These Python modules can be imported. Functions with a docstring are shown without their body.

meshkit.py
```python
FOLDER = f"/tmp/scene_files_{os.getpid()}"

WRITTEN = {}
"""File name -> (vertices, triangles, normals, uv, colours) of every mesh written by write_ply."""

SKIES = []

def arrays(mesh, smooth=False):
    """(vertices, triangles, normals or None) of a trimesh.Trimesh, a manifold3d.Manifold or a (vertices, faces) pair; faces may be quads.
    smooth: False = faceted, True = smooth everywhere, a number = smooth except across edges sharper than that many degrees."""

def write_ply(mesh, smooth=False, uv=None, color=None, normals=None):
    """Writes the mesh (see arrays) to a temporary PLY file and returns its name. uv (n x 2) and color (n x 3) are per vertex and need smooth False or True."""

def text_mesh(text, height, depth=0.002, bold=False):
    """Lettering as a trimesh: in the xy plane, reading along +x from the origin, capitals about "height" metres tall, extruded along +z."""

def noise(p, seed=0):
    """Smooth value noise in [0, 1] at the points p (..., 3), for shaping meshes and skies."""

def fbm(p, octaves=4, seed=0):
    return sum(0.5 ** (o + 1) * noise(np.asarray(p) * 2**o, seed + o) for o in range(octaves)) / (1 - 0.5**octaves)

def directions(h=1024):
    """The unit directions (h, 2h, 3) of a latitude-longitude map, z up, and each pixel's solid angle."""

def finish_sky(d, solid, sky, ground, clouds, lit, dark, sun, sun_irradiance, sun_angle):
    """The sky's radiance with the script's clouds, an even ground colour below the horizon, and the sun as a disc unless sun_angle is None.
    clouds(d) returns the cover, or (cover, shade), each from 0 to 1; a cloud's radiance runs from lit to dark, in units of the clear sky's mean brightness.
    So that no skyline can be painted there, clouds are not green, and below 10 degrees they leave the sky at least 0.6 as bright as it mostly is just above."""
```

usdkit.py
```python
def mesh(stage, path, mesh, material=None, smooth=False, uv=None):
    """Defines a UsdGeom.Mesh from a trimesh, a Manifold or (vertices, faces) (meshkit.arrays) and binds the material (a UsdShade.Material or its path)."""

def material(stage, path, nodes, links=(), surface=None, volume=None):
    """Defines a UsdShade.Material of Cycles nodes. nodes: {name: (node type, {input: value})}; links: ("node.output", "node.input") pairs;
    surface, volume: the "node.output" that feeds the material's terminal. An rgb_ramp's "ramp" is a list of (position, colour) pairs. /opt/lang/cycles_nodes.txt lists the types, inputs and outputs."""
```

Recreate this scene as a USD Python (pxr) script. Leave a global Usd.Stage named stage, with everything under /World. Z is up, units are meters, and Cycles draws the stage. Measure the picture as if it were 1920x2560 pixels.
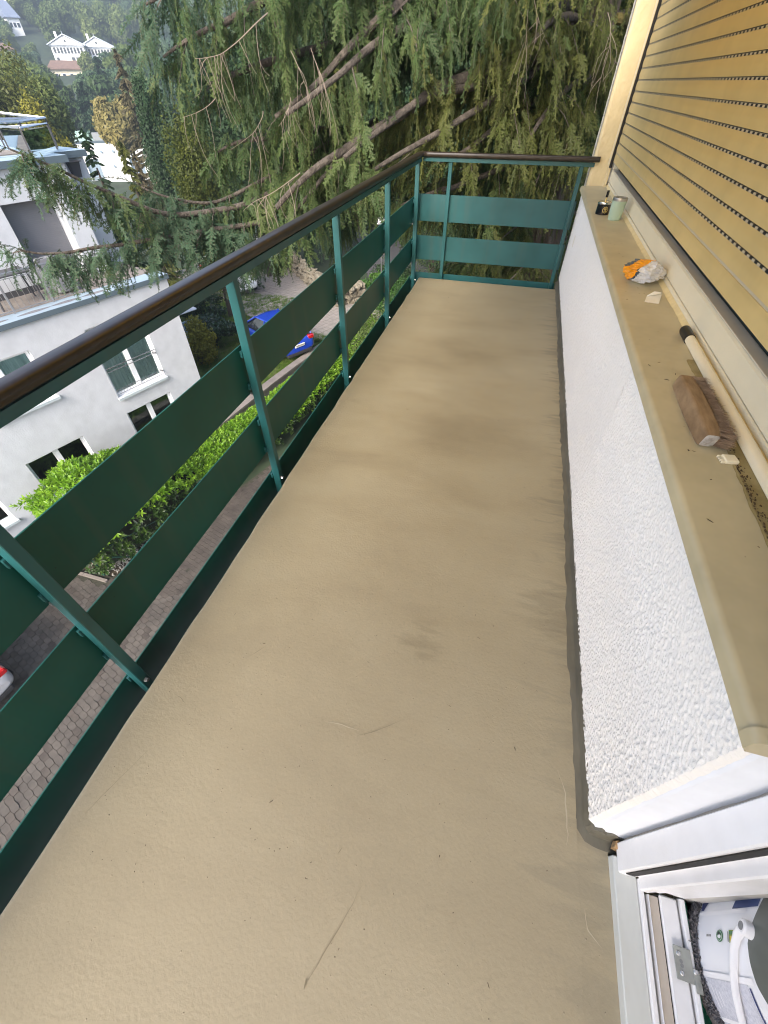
import math, random
import numpy as np, trimesh, usdkit, meshkit
from math import sin, cos, radians, degrees, atan2, pi, hypot, sqrt
from pxr import Usd, UsdGeom, UsdLux, UsdShade, Sdf, Gf, Vt

rng = np.random.default_rng(7)
stage = Usd.Stage.CreateInMemory()
UsdGeom.SetStageUpAxis(stage, UsdGeom.Tokens.z)
UsdGeom.SetStageMetersPerUnit(stage, 1.0)
UsdGeom.Xform.Define(stage, '/World')
stage.SetDefaultPrim(stage.GetPrimAtPath('/World'))
UsdGeom.Scope.Define(stage, '/World/Looks')

# ------------------------------------------------------------------ camera, sky, sun, exposure
CAM_H, F_PX = 1.4, 1043.0
PITCH, YAW = radians(45.892), radians(15.302)
EXPOSURE = 1.5
cam = UsdGeom.Camera.Define(stage, '/World/camera')
cam.AddTranslateOp().Set(Gf.Vec3d(0, 0, CAM_H))
cam.AddRotateZOp().Set(degrees(YAW))
cam.AddRotateXOp().Set(90 - degrees(PITCH))
cam.CreateHorizontalApertureAttr(36.0)
cam.CreateVerticalApertureAttr(48.0)
cam.CreateFocalLengthAttr(36.0 * F_PX / 1920.0)
cam.CreateClippingRangeAttr(Gf.Vec2f(0.05, 2000))
cam.CreateExposureAttr(EXPOSURE)

SUN_DIR = np.array([-0.10, -0.78, 0.62]); SUN_DIR = SUN_DIR / np.linalg.norm(SUN_DIR)   # towards the sun, behind the cloud
sky_mat = usdkit.material(stage, '/World/Looks/sky_look', {
    'sky': ('sky_texture', {'sky_type': 'single_scattering', 'sun_disc': False, 'sun_elevation': float(math.asin(SUN_DIR[2])), 'sun_rotation': float(atan2(SUN_DIR[0], SUN_DIR[1])), 'aerosol_density': 3.0, 'air_density': 0.8}),
    'bg': ('background_shader', {'strength': 0.15})}, [('sky.color', 'bg.color')], surface='bg.background')
dome = UsdLux.DomeLight.Define(stage, '/World/sky')
dome.GetPrim().SetCustomDataByKey('kind', 'structure')
UsdShade.MaterialBindingAPI.Apply(dome.GetPrim()).Bind(sky_mat)
sun = UsdLux.DistantLight.Define(stage, '/World/sun')
sun.CreateNormalizeAttr(True); sun.CreateIntensityAttr(0.20); sun.CreateAngleAttr(14.0)
sun.CreateColorAttr(Gf.Vec3f(1.0, 0.95, 0.86))
sun.AddRotateZOp().Set(degrees(atan2(SUN_DIR[1], SUN_DIR[0])) + 90)
sun.AddRotateXOp().Set(90 - degrees(math.asin(SUN_DIR[2])))

def ray(px, py):
    u, v = px - 960, py - 1280
    h = F_PX * cos(PITCH) - v * sin(PITCH); d = -(F_PX * sin(PITCH) + v * cos(PITCH))
    return np.array([u * cos(YAW) - h * sin(YAW), h * cos(YAW) + u * sin(YAW), d])
def at(px, py, dist):                       # a point seen there, dist metres away horizontally
    r = ray(px, py); t = dist / hypot(r[0], r[1])
    return np.array([0, 0, CAM_H]) + t * r
def on(px, py, axis, c):                    # where that line of sight meets a plane
    r = ray(px, py); o = np.array([0, 0, CAM_H]); return o + r * (c - o[axis]) / r[axis]

# ------------------------------------------------------------------ helpers
used = {}
def numbered(parent, name):
    k = (parent, name); n = used.get(k, 0); used[k] = n + 1
    return name if n == 0 else '%s_%03d' % (name, n)

class MB:                                   # collects shapes that become one mesh
    def __init__(s, M=None, o=None):
        s.v, s.f, s.n = [], [], 0
        s.M = None if M is None else np.asarray(M, float); s.o = np.zeros(3) if o is None else np.asarray(o, float)
    def add(s, v, f):
        v = np.asarray(v, float).reshape(-1, 3)
        if s.M is not None: v = v @ s.M.T
        v = v + s.o
        f = np.asarray(f, int)
        if f.shape[1] == 4: f = np.vstack([f[:, [0, 1, 2]], f[:, [0, 2, 3]]])
        s.v.append(v); s.f.append(f + s.n); s.n += len(v); return s
    def box(s, x0, x1, y0, y1, z0, z1, bev=0.0):
        x0, x1 = min(x0, x1), max(x0, x1); y0, y1 = min(y0, y1), max(y0, y1); z0, z1 = min(z0, z1), max(z0, z1)
        if bev > 0:
            b = min(bev, (x1 - x0) * .45, (y1 - y0) * .45, (z1 - z0) * .45)
            pts = []
            for X in (x0, x1):
                for Y in (y0, y1):
                    for Z in (z0, z1):
                        sx, sy, sz = (1 if X == x0 else -1), (1 if Y == y0 else -1), (1 if Z == z0 else -1)
                        pts += [(X, Y + sy * b, Z + sz * b), (X + sx * b, Y, Z + sz * b), (X + sx * b, Y + sy * b, Z)]
            h = trimesh.convex.convex_hull(np.array(pts)); return s.add(h.vertices, h.faces)
        v = [(x, y, z) for x in (x0, x1) for y in (y0, y1) for z in (z0, z1)]
        return s.add(v, [(0, 1, 3, 2), (4, 6, 7, 5), (0, 4, 5, 1), (2, 3, 7, 6), (0, 2, 6, 4), (1, 5, 7, 3)])
    def tm(s, m): return s.add(m.vertices, m.faces)
    def quad(s, a, b, c, d): return s.add([a, b, c, d], [(0, 1, 2, 3)])
    def tube(s, pts, r, k=8, cap=True, flat=1.0):
        pts = np.asarray(pts, float); n = len(pts); r = np.broadcast_to(np.asarray(r, float), (n,))
        t = np.gradient(pts, axis=0); t /= np.maximum(np.linalg.norm(t, axis=1, keepdims=True), 1e-9)
        up = np.array([0, 0, 1.0]) if abs(t[0][2]) < .9 else np.array([1.0, 0, 0])
        a = np.cross(t, up); a /= np.maximum(np.linalg.norm(a, axis=1, keepdims=True), 1e-9); b = np.cross(a, t)
        th = np.arange(k) * 2 * pi / k
        ring = pts[:, None] + r[:, None, None] * (np.cos(th)[None, :, None] * a[:, None] + flat * np.sin(th)[None, :, None] * b[:, None])
        v = ring.reshape(-1, 3); f = []
        for i in range(n - 1):
            for j in range(k):
                f.append((i * k + j, (i + 1) * k + j, (i + 1) * k + (j + 1) % k, i * k + (j + 1) % k))
        f = np.array(f); f = np.vstack([f[:, [0, 1, 2]], f[:, [0, 2, 3]]])
        if cap:
            v = np.vstack([v, pts[0], pts[-1]]); c = n * k
            f = np.vstack([f, [(c, j, (j + 1) % k) for j in range(k)], [(c + 1, (n - 1) * k + (j + 1) % k, (n - 1) * k + j) for j in range(k)]])
        return s.add(v, f)
    def prism(s, poly, z0, z1):             # polygon in xy, extruded in z
        from shapely.geometry import Polygon
        m = trimesh.creation.extrude_polygon(Polygon(poly), z1 - z0, engine='earcut'); m.apply_translation((0, 0, z0)); return s.tm(m)
    def lathe(s, prof, c=(0, 0, 0), k=32):
        m = trimesh.creation.revolve(np.asarray(prof, float), sections=k); return s.add(m.vertices + np.asarray(c, float), m.faces)
    def grid(s, P):                          # (n, m, 3) points
        n, m = P.shape[:2]; i = np.arange(n * m).reshape(n, m)
        q = np.stack([i[:-1, :-1], i[1:, :-1], i[1:, 1:], i[:-1, 1:]], -1).reshape(-1, 4)
        return s.add(P.reshape(-1, 3), q)
    def arrays(s): return np.vstack(s.v), np.vstack(s.f)

class Thing:
    def __init__(s, name, label, cat, loc=(0, 0, 0), group=None, kind=None):
        s.loc = np.asarray(loc, float); s.path = '/World/' + numbered('/World', name)
        x = UsdGeom.Xform.Define(stage, s.path); x.AddTranslateOp().Set(Gf.Vec3d(*map(float, s.loc))); s.prim = x.GetPrim()
        tag(s.prim, label, cat, group, kind)
    def part(s, name, mb, m, label=None, parent=None, smooth=False, kind=None):
        base = parent or s.path; p = base + '/' + numbered(base, name)
        v, f = mb.arrays(); usdkit.mesh(stage, p, (v - s.loc, f), m, smooth=smooth)
        pr = stage.GetPrimAtPath(p)
        if label: pr.SetCustomDataByKey('label', label)
        if kind: pr.SetCustomDataByKey('kind', kind)
        return p
def tag(pr, label=None, cat=None, group=None, kind=None):
    for k, x in (('label', label), ('category', cat), ('group', group), ('kind', kind)):
        if x: pr.SetCustomDataByKey(k, x)
def solo(name, mb, m, label=None, cat=None, group=None, kind=None, smooth=False):
    p = '/World/' + numbered('/World', name); v, f = mb.arrays(); usdkit.mesh(stage, p, (v, f), m, smooth=smooth)
    tag(stage.GetPrimAtPath(p), label, cat, group, kind); return p
def copy_of(src, name, loc, rotz=0, scale=1.0, label=None, cat=None, group=None, proto='/World'):
    p = '/World/' + numbered('/World', name); x = UsdGeom.Xform.Define(stage, p)
    pr = x.GetPrim(); pr.GetReferences().AddInternalReference(src); x.ClearXformOpOrder()
    x.AddTranslateOp().Set(Gf.Vec3d(*map(float, loc))); x.AddRotateZOp().Set(float(rotz)); x.AddScaleOp().Set(Gf.Vec3f(*(np.ones(3) * scale).astype(float).tolist()))
    pr.SetInstanceable(True); tag(pr, label, cat, group); return p

def quats(R):                                # rotation matrices (n,3,3) -> (n,4) x y z w
    from scipy.spatial.transform import Rotation
    return Rotation.from_matrix(R).as_quat()
def frames(x, up):                           # matrices whose first column is x and third close to up
    x = x / np.linalg.norm(x, axis=1, keepdims=True); y = np.cross(up, x); y /= np.maximum(np.linalg.norm(y, axis=1, keepdims=True), 1e-6)
    z = np.cross(x, y); return np.stack([x, y, z], -1)
def instancer(path, protos, P, R, S, idx):
    pi_ = UsdGeom.PointInstancer.Define(stage, path); targets = []
    for k, parts in enumerate(protos):
        pp = path + '/spray' + ('' if k == 0 else '_%03d' % k); UsdGeom.Xform.Define(stage, pp)
        for nm, (v, f), m, sm in parts: usdkit.mesh(stage, pp + '/' + nm, (v, f), m, smooth=sm)
        targets.append(Sdf.Path(pp))
    pi_.CreatePrototypesRel().SetTargets(targets)
    pi_.CreatePositionsAttr(Vt.Vec3fArray.FromNumpy(np.asarray(P, np.float32)))
    q = quats(R); pi_.CreateOrientationsAttr(Vt.QuathArray([Gf.Quath(float(a[3]), float(a[0]), float(a[1]), float(a[2])) for a in q]))
    S = np.asarray(S, np.float32); S = np.repeat(S[:, None], 3, 1) if S.ndim == 1 else S
    pi_.CreateScalesAttr(Vt.Vec3fArray.FromNumpy(np.ascontiguousarray(S)))
    pi_.CreateProtoIndicesAttr(Vt.IntArray.FromNumpy(np.asarray(idx, np.int32)))
    pi_.GetPrim().SetCustomDataByKey('kind', 'stuff'); return pi_.GetPrim()

# ------------------------------------------------------------------ materials
L = '/World/Looks/'
def mat(name, col, rough=.6, metal=0, var=0, vscale=6, bump=0, bscale=80, bdist=.002, coat=0, col2=None, spec=.5, detail=4, stretch=None, sheen=0):
    N = {'p': ('principled_bsdf', {'base_color': col, 'roughness': rough, 'metallic': metal, 'coat_weight': coat, 'specular_ior_level': spec, 'sheen_weight': sheen}), 'g': ('geometry', {})}
    K = []; vec = 'g.position'
    if stretch is not None:
        N['m'] = ('mapping', {'scale': stretch}); K.append(('g.position', 'm.vector')); vec = 'm.vector'
    if var or col2 is not None:
        c2 = col2 if col2 is not None else tuple(min(1, c * (1 + var)) for c in col)
        c1 = col if col2 is not None else tuple(c * (1 - var) for c in col)
        N['n'] = ('noise_texture', {'scale': vscale, 'detail': detail, 'roughness': .62})
        N['r'] = ('rgb_ramp', {'ramp': [(.3, c1), (.7, c2)]})
        K += [(vec, 'n.vector'), ('n.fac', 'r.fac'), ('r.color', 'p.base_color')]
    if bump:
        N['bn'] = ('noise_texture', {'scale': bscale, 'detail': 3, 'roughness': .6}); N['b'] = ('bump', {'strength': bump, 'distance': bdist})
        K += [(vec, 'bn.vector'), ('bn.fac', 'b.height'), ('b.normal', 'p.normal')]
    return usdkit.material(stage, L + name, N, K, surface='p.BSDF')
def leaf(name, ramp, rough=.5, trans=.3, spec=.35, vscale=.9, posw=.55):
    """foliage: colour from the instance's own random value and a slow noise in space"""
    N = {'oi': ('object_info', {}), 'g': ('geometry', {}), 'n': ('noise_texture', {'scale': vscale, 'detail': 3}),
         'mx': ('mix_float', {'fac': posw}), 'r': ('rgb_ramp', {'ramp': ramp}), 'p': ('principled_bsdf', {'roughness': rough, 'specular_ior_level': spec}),
         't': ('translucent_bsdf', {}), 'mc': ('mix_closure', {'fac': trans})}
    K = [('g.position', 'n.vector'), ('oi.random', 'mx.a'), ('n.fac', 'mx.b'), ('mx.result', 'r.fac'), ('r.color', 'p.base_color'), ('r.color', 't.color'), ('p.BSDF', 'mc.closure1'), ('t.BSDF', 'mc.closure2')]
    return usdkit.material(stage, L + name, N, K, surface='mc.closure')
def pane(name, tint=(.8, .9, .87), glossy=(.9, .95, .95), ior=1.5):
    return usdkit.material(stage, L + name, {'f': ('fresnel', {'IOR': ior}), 't': ('transparent_bsdf', {'color': tint}), 'g': ('glossy_bsdf', {'color': glossy, 'roughness': .03}), 'm': ('mix_closure', {})},
                           [('f.fac', 'm.fac'), ('t.BSDF', 'm.closure1'), ('g.BSDF', 'm.closure2')], surface='m.closure')

def floor_material():
    N = {'g': ('geometry', {}), 'm': ('mapping', {'scale': (1.0, 2.2, 1.0)}), 'n1': ('noise_texture', {'scale': 1.25, 'detail': 7, 'roughness': .55, 'distortion': .35}),
         'r1': ('rgb_ramp', {'ramp': [(.28, (.262, .218, .134)), (.48, (.322, .273, .170)), (.72, (.370, .322, .210))]}),
         'n2': ('noise_texture', {'scale': 130, 'detail': 5, 'roughness': .7}), 'r2': ('rgb_ramp', {'ramp': [(.28, (.62, .62, .60)), (.40, (.93, .93, .93)), (.62, (1, 1, 1))]}), 'mx': ('mix', {'mix_type': 'multiply', 'fac': .8}),
         # dark trowel smears near the house wall
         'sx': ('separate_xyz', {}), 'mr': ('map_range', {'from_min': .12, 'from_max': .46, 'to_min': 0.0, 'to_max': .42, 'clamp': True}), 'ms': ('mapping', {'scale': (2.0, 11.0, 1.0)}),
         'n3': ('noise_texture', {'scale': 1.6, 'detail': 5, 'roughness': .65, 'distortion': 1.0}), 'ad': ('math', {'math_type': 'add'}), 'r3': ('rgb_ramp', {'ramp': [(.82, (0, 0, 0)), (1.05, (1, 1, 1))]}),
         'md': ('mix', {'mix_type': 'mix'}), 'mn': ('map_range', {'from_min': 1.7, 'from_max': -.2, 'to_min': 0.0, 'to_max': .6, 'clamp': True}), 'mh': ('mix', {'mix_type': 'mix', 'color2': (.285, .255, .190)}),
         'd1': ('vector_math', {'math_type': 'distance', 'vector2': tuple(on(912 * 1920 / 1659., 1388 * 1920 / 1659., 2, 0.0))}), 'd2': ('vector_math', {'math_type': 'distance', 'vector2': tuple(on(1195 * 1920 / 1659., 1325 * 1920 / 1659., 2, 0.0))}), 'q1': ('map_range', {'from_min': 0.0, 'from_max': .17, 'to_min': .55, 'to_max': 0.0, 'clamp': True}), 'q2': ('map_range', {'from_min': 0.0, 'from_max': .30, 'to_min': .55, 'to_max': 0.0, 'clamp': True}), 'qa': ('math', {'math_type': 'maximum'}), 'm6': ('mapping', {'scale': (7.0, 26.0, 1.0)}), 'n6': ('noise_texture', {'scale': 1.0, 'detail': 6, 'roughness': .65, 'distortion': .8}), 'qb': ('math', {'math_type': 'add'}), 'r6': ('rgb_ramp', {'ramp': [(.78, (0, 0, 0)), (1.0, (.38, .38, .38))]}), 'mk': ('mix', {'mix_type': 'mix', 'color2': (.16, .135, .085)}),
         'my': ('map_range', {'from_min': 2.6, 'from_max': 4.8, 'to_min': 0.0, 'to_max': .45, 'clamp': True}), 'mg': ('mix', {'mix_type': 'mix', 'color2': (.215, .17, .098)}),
         'n4': ('noise_texture', {'scale': 110, 'detail': 5, 'roughness': .55}), 'n5': ('noise_texture', {'scale': 9, 'detail': 2, 'distortion': .5}), 'm5': ('mapping', {'scale': (1.0, 2.0, 1.0)}),
         'v': ('voronoi_texture', {'scale': 46, 'feature': 'f1'}), 'rv': ('rgb_ramp', {'ramp': [(.0, (1, 1, 1)), (.1, (0, 0, 0))]}), 'vn': ('noise_texture', {'scale': 7}), 'rvn': ('rgb_ramp', {'ramp': [(.5, (0, 0, 0)), (.62, (1, 1, 1))]}), 'vm': ('math', {'math_type': 'multiply'}),
         'h0': ('math', {'math_type': 'multiply', 'value2': .30}), 'h1': ('math', {'math_type': 'multiply_add', 'value2': .30}), 'h2': ('math', {'math_type': 'multiply_add', 'value2': .55}), 'b': ('bump', {'strength': .8, 'distance': .0035}),
         'rr': ('map_range', {'to_min': .42, 'to_max': .62}), 'p': ('principled_bsdf', {'specular_ior_level': .35})}
    K = [('g.position', 'm.vector'), ('m.vector', 'n1.vector'), ('n1.fac', 'r1.fac'), ('g.position', 'n2.vector'), ('n2.fac', 'r2.fac'), ('r1.color', 'mx.color1'), ('r2.color', 'mx.color2'),
         ('g.position', 'sx.vector'), ('sx.x', 'mr.value'), ('g.position', 'ms.vector'), ('ms.vector', 'n3.vector'), ('mr.result', 'ad.value1'), ('n3.fac', 'ad.value2'), ('ad.value', 'r3.fac'),
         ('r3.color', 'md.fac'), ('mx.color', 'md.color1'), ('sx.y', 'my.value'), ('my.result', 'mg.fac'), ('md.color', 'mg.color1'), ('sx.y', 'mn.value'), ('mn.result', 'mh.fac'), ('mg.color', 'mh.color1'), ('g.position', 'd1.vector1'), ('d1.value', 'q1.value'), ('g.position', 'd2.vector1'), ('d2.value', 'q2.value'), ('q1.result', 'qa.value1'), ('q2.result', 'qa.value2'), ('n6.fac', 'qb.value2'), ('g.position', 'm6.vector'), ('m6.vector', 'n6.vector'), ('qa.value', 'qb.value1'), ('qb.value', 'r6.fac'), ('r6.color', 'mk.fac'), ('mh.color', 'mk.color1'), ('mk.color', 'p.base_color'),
         ('g.position', 'n4.vector'), ('g.position', 'm5.vector'), ('m5.vector', 'n5.vector'), ('n4.fac', 'h1.value1'), ('n5.fac', 'h0.value1'), ('h0.value', 'h1.value3'),
         ('g.position', 'v.vector'), ('v.distance', 'rv.fac'), ('g.position', 'vn.vector'), ('vn.fac', 'rvn.fac'), ('rv.color', 'vm.value1'), ('rvn.color', 'vm.value2'), ('vm.value', 'h2.value1'), ('h1.value', 'h2.value3'), ('h2.value', 'b.height'), ('b.normal', 'p.normal'), ('n1.fac', 'rr.value'), ('rr.result', 'p.roughness')]
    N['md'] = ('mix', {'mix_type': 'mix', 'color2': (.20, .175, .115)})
    return usdkit.material(stage, L + 'floor_coating', N, K, surface='p.BSDF')
def stucco(name, col, scale, dist, strength=1.0, dirt=.06):
    N = {'g': ('geometry', {}), 'm': ('mapping', {'scale': (1, 1, 1.0), 'rotation': (.5, .2, .3)}), 'n': ('noise_texture', {'scale': scale, 'detail': 3, 'roughness': .55, 'distortion': .9}), 'v': ('voronoi_texture', {'scale': scale * 1.1, 'feature': 'smooth_f1', 'smoothness': .6}),
         'a': ('math', {'math_type': 'multiply_add', 'value2': -.6}), 'b': ('bump', {'strength': strength, 'distance': dist}), 'd': ('noise_texture', {'scale': 3, 'detail': 5}),
         'r': ('rgb_ramp', {'ramp': [(.3, tuple(c * (1 - dirt) for c in col)), (.65, col)]}), 'p': ('principled_bsdf', {'roughness': .75, 'specular_ior_level': .25})}
    K = [('g.position', 'm.vector'), ('m.vector', 'n.vector'), ('m.vector', 'v.vector'), ('v.distance', 'a.value1'), ('n.fac', 'a.value3'), ('a.value', 'b.height'), ('b.normal', 'p.normal'), ('g.position', 'd.vector'), ('d.fac', 'r.fac'), ('r.color', 'p.base_color')]
    return usdkit.material(stage, L + name, N, K, surface='p.BSDF')

M = {}
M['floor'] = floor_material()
M['cove'] = mat('cove_coating', (.112, .104, .078), .55, var=.22, vscale=14, bump=.5, bscale=40, bdist=.004, stretch=(1, .35, 1))
M['stucco'] = stucco('white_stucco', (.83, .805, .76), 200, .003, .25, .03)
M['paint'] = mat('smooth_white_paint', (.74, .77, .82), .6, var=.05, vscale=9, bump=.35, bscale=60, bdist=.002)
M['jamb'] = mat('cream_plaster', (.64, .53, .31), .7, var=.05, vscale=7, bump=.5, bscale=160, bdist=.002)
M['edge'] = stucco('jamb_edge_plaster', (.74, .68, .56), 130, .006, 1.0)
M['sill'] = mat('beige_sill', (.45, .39, .245), .45, var=.10, vscale=8, bump=.08, bscale=260, bdist=.001)
M['rail_green'] = mat('green_rail_paint', (.014, .078, .080), .33, var=.14, vscale=5, bump=.06, bscale=120, bdist=.0006)
M['board_green'] = mat('green_board_paint', (.004, .056, .043), .38, var=.14, vscale=3, bump=.05, bscale=60, bdist=.0006, spec=.3)
def worn_paint(name, col, rust, rough, spec):
    N = {'g': ('geometry', {}), 'n': ('noise_texture', {'scale': 4, 'detail': 5}), 'r': ('rgb_ramp', {'ramp': [(.3, tuple(c * .84 for c in col)), (.7, tuple(c * 1.16 for c in col))]}),
         'c': ('noise_texture', {'scale': 38, 'detail': 6, 'roughness': .7}), 'rc': ('rgb_ramp', {'ramp': [(.69, (0, 0, 0)), (.73, (1, 1, 1))]}), 'mp': ('mapping', {'scale': (14, 14, .8)}), 'st': ('noise_texture', {'scale': 1.0, 'detail': 5}), 'rs': ('rgb_ramp', {'ramp': [(.52, (0, 0, 0)), (.75, (.35, .35, .35))]}),
         'm1': ('mix', {'mix_type': 'mix', 'color2': rust}), 'm2': ('mix', {'mix_type': 'mix', 'color2': (.06, .075, .06)}), 'rr': ('map_range', {'to_min': rough - .08, 'to_max': rough + .14}), 'bn': ('noise_texture', {'scale': 70, 'detail': 3}), 'b': ('bump', {'strength': .06, 'distance': .001}), 'p': ('principled_bsdf', {'specular_ior_level': spec})}
    K = [('g.position', 'n.vector'), ('n.fac', 'r.fac'), ('g.position', 'c.vector'), ('c.fac', 'rc.fac'), ('g.position', 'mp.vector'), ('mp.vector', 'st.vector'), ('st.fac', 'rs.fac'), ('rs.color', 'm2.fac'), ('r.color', 'm2.color1'), ('rc.color', 'm1.fac'), ('m2.color', 'm1.color1'), ('m1.color', 'p.base_color'), ('n.fac', 'rr.value'), ('rr.result', 'p.roughness'), ('g.position', 'bn.vector'), ('bn.fac', 'b.height'), ('b.normal', 'p.normal')]
    return usdkit.material(stage, L + name, N, K, surface='p.BSDF')
M['rail_green'] = worn_paint('worn_rail_paint', (.014, .078, .080), (.05, .035, .02), .34, .45)
M['board_green'] = worn_paint('worn_board_paint', (.006, .066, .052), (.012, .03, .022), .38, .3)
M['handrail'] = mat('dark_weathered_handrail', (.010, .007, .004), .33, col2=(.026, .017, .010), vscale=22, bump=.15, bscale=70, bdist=.001, detail=6)
M['slat'] = mat('beige_shutter_slat', (.52, .395, .17), .42, var=.09, vscale=5, bump=.04, bscale=40, bdist=.002)
M['slat_gap'] = mat('shutter_hinge_strip', (.44, .39, .28), .6)
M['black'] = mat('black_void', (.006, .005, .004), .6)
M['frame_cream'] = mat('cream_window_frame', (.66, .60, .44), .38, var=.03)
M['caulk'] = mat('yellowed_sealant', (.66, .55, .30), .6, var=.1, vscale=30)
M['ledge'] = mat('aluminium_ledge', (.5, .45, .35), .5, var=.08)
M['fascia'] = mat('rusty_slab_edge', (.045, .028, .018), .8, var=.4, vscale=8)
M['glass_dark'] = mat('dark_window_glass', (.018, .024, .022), .04, spec=.7)
M['pvc'] = mat('white_pvc', (.74, .74, .75), .3, var=.03, vscale=20)
M['alu'] = mat('dull_aluminium', (.55, .57, .55), .45, metal=.15, var=.08, vscale=12, stretch=(1, .3, 1))
M['seal'] = mat('grey_seal', (.2, .205, .21), .6)
M['beige_seal'] = mat('beige_threshold_strip', (.47, .42, .36), .6, var=.06)
M['steel'] = mat('galvanised_hinge', (.33, .34, .31), .4, metal=.5, var=.15, vscale=30)
M['screw'] = mat('bright_screw', (.6, .6, .6), .25, metal=.9)
M['cork'] = mat('torn_cork', (.3, .19, .09), .9, var=.4, vscale=120)
M['bucket'] = mat('white_bucket_plastic', (.72, .73, .76), .4)
M['label_dark'] = mat('grey_green_print', (.075, .085, .075), .4, var=.12, vscale=14)
M['label_blue'] = mat('dark_blue_print', (.01, .035, .14), .35)
M['label_navy'] = mat('navy_ink', (.02, .03, .12), .4)
M['print_grey'] = mat('small_print_panel', (.42, .43, .5), .5, col2=(.62, .63, .68), vscale=220)
M['print_white'] = mat('white_print', (.78, .78, .8), .5)
M['ink_green'] = mat('green_ink', (.04, .17, .06), .4)
M['ink_olive'] = mat('olive_ink', (.2, .27, .03), .4)
M['ink_yellow'] = mat('yellow_ink', (.6, .45, .03), .4)
M['ink_red'] = mat('red_ink', (.45, .05, .06), .4)
M['ink_dark'] = mat('dark_ink', (.03, .03, .035), .5)
M['mat_green'] = mat('green_carpet_back', (.004, .12, .075), .55, var=.15, vscale=20)
M['fuzz'] = mat('grey_carpet_fuzz', (.19, .18, .185), .95, var=.5, vscale=180)
M['room'] = mat('room_plaster', (.5, .48, .44), .8)
M['can_black'] = mat('black_gloss_lacquer', (.006, .006, .007), .12, coat=.5)
M['chrome'] = mat('chrome', (.75, .75, .76), .1, metal=1)
M['gold'] = mat('gold_print', (.7, .52, .2), .35, metal=.6)
M['mint'] = mat('mint_powder_coat', (.40, .52, .40), .5, bump=.2, bscale=500, bdist=.0005)
M['cup_lid'] = mat('clear_grey_lid', (.22, .22, .19), .15)
M['brushed'] = mat('brushed_steel', (.55, .52, .48), .3, metal=1)
M['bag_orange'] = mat('orange_foil', (.75, .30, .012), .3, var=.15, vscale=60)
M['bag_white'] = mat('white_foil', (.72, .70, .66), .25, col2=(.5, .5, .52), vscale=30)
M['bag_dark'] = mat('dark_blue_foil', (.06, .08, .10), .25)
M['paper'] = mat('folded_card', (.74, .70, .60), .6, var=.04)
M['pole'] = mat('cream_roller_pole', (.74, .66, .47), .35, var=.02)
M['cap'] = mat('black_pole_cap', (.012, .009, .007), .4)
M['wood'] = mat('worn_brush_wood', (.15, .09, .042), .75, col2=(.34, .23, .125), vscale=16, bump=.2, bscale=90, bdist=.001, stretch=(3, .6, 1), detail=6)
M['wood_end'] = mat('paint_smeared_end', (.22, .19, .16), .6, col2=(.5, .48, .45), vscale=70)
M['bristle'] = mat('dusty_bristle', (.38, .28, .19), .9, var=.3, vscale=60)
M['strip'] = mat('grimy_lath', (.33, .27, .13), .7, col2=(.15, .11, .03), vscale=9, bump=.4, bscale=90, bdist=.002, detail=6)
M['grime'] = mat('brown_grime', (.06, .035, .015), .8, var=.5, vscale=60)
M['clip'] = mat('cream_plastic', (.78, .71, .52), .4)
M['speck'] = mat('dark_debris', (.05, .03, .015), .8)
M['n_wall'] = stucco('neighbour_render', (.52, .54, .56), 24, .008, .25, .12)
M['n_wall2'] = mat('neighbour_reveal', (.80, .81, .83), .6)
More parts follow.
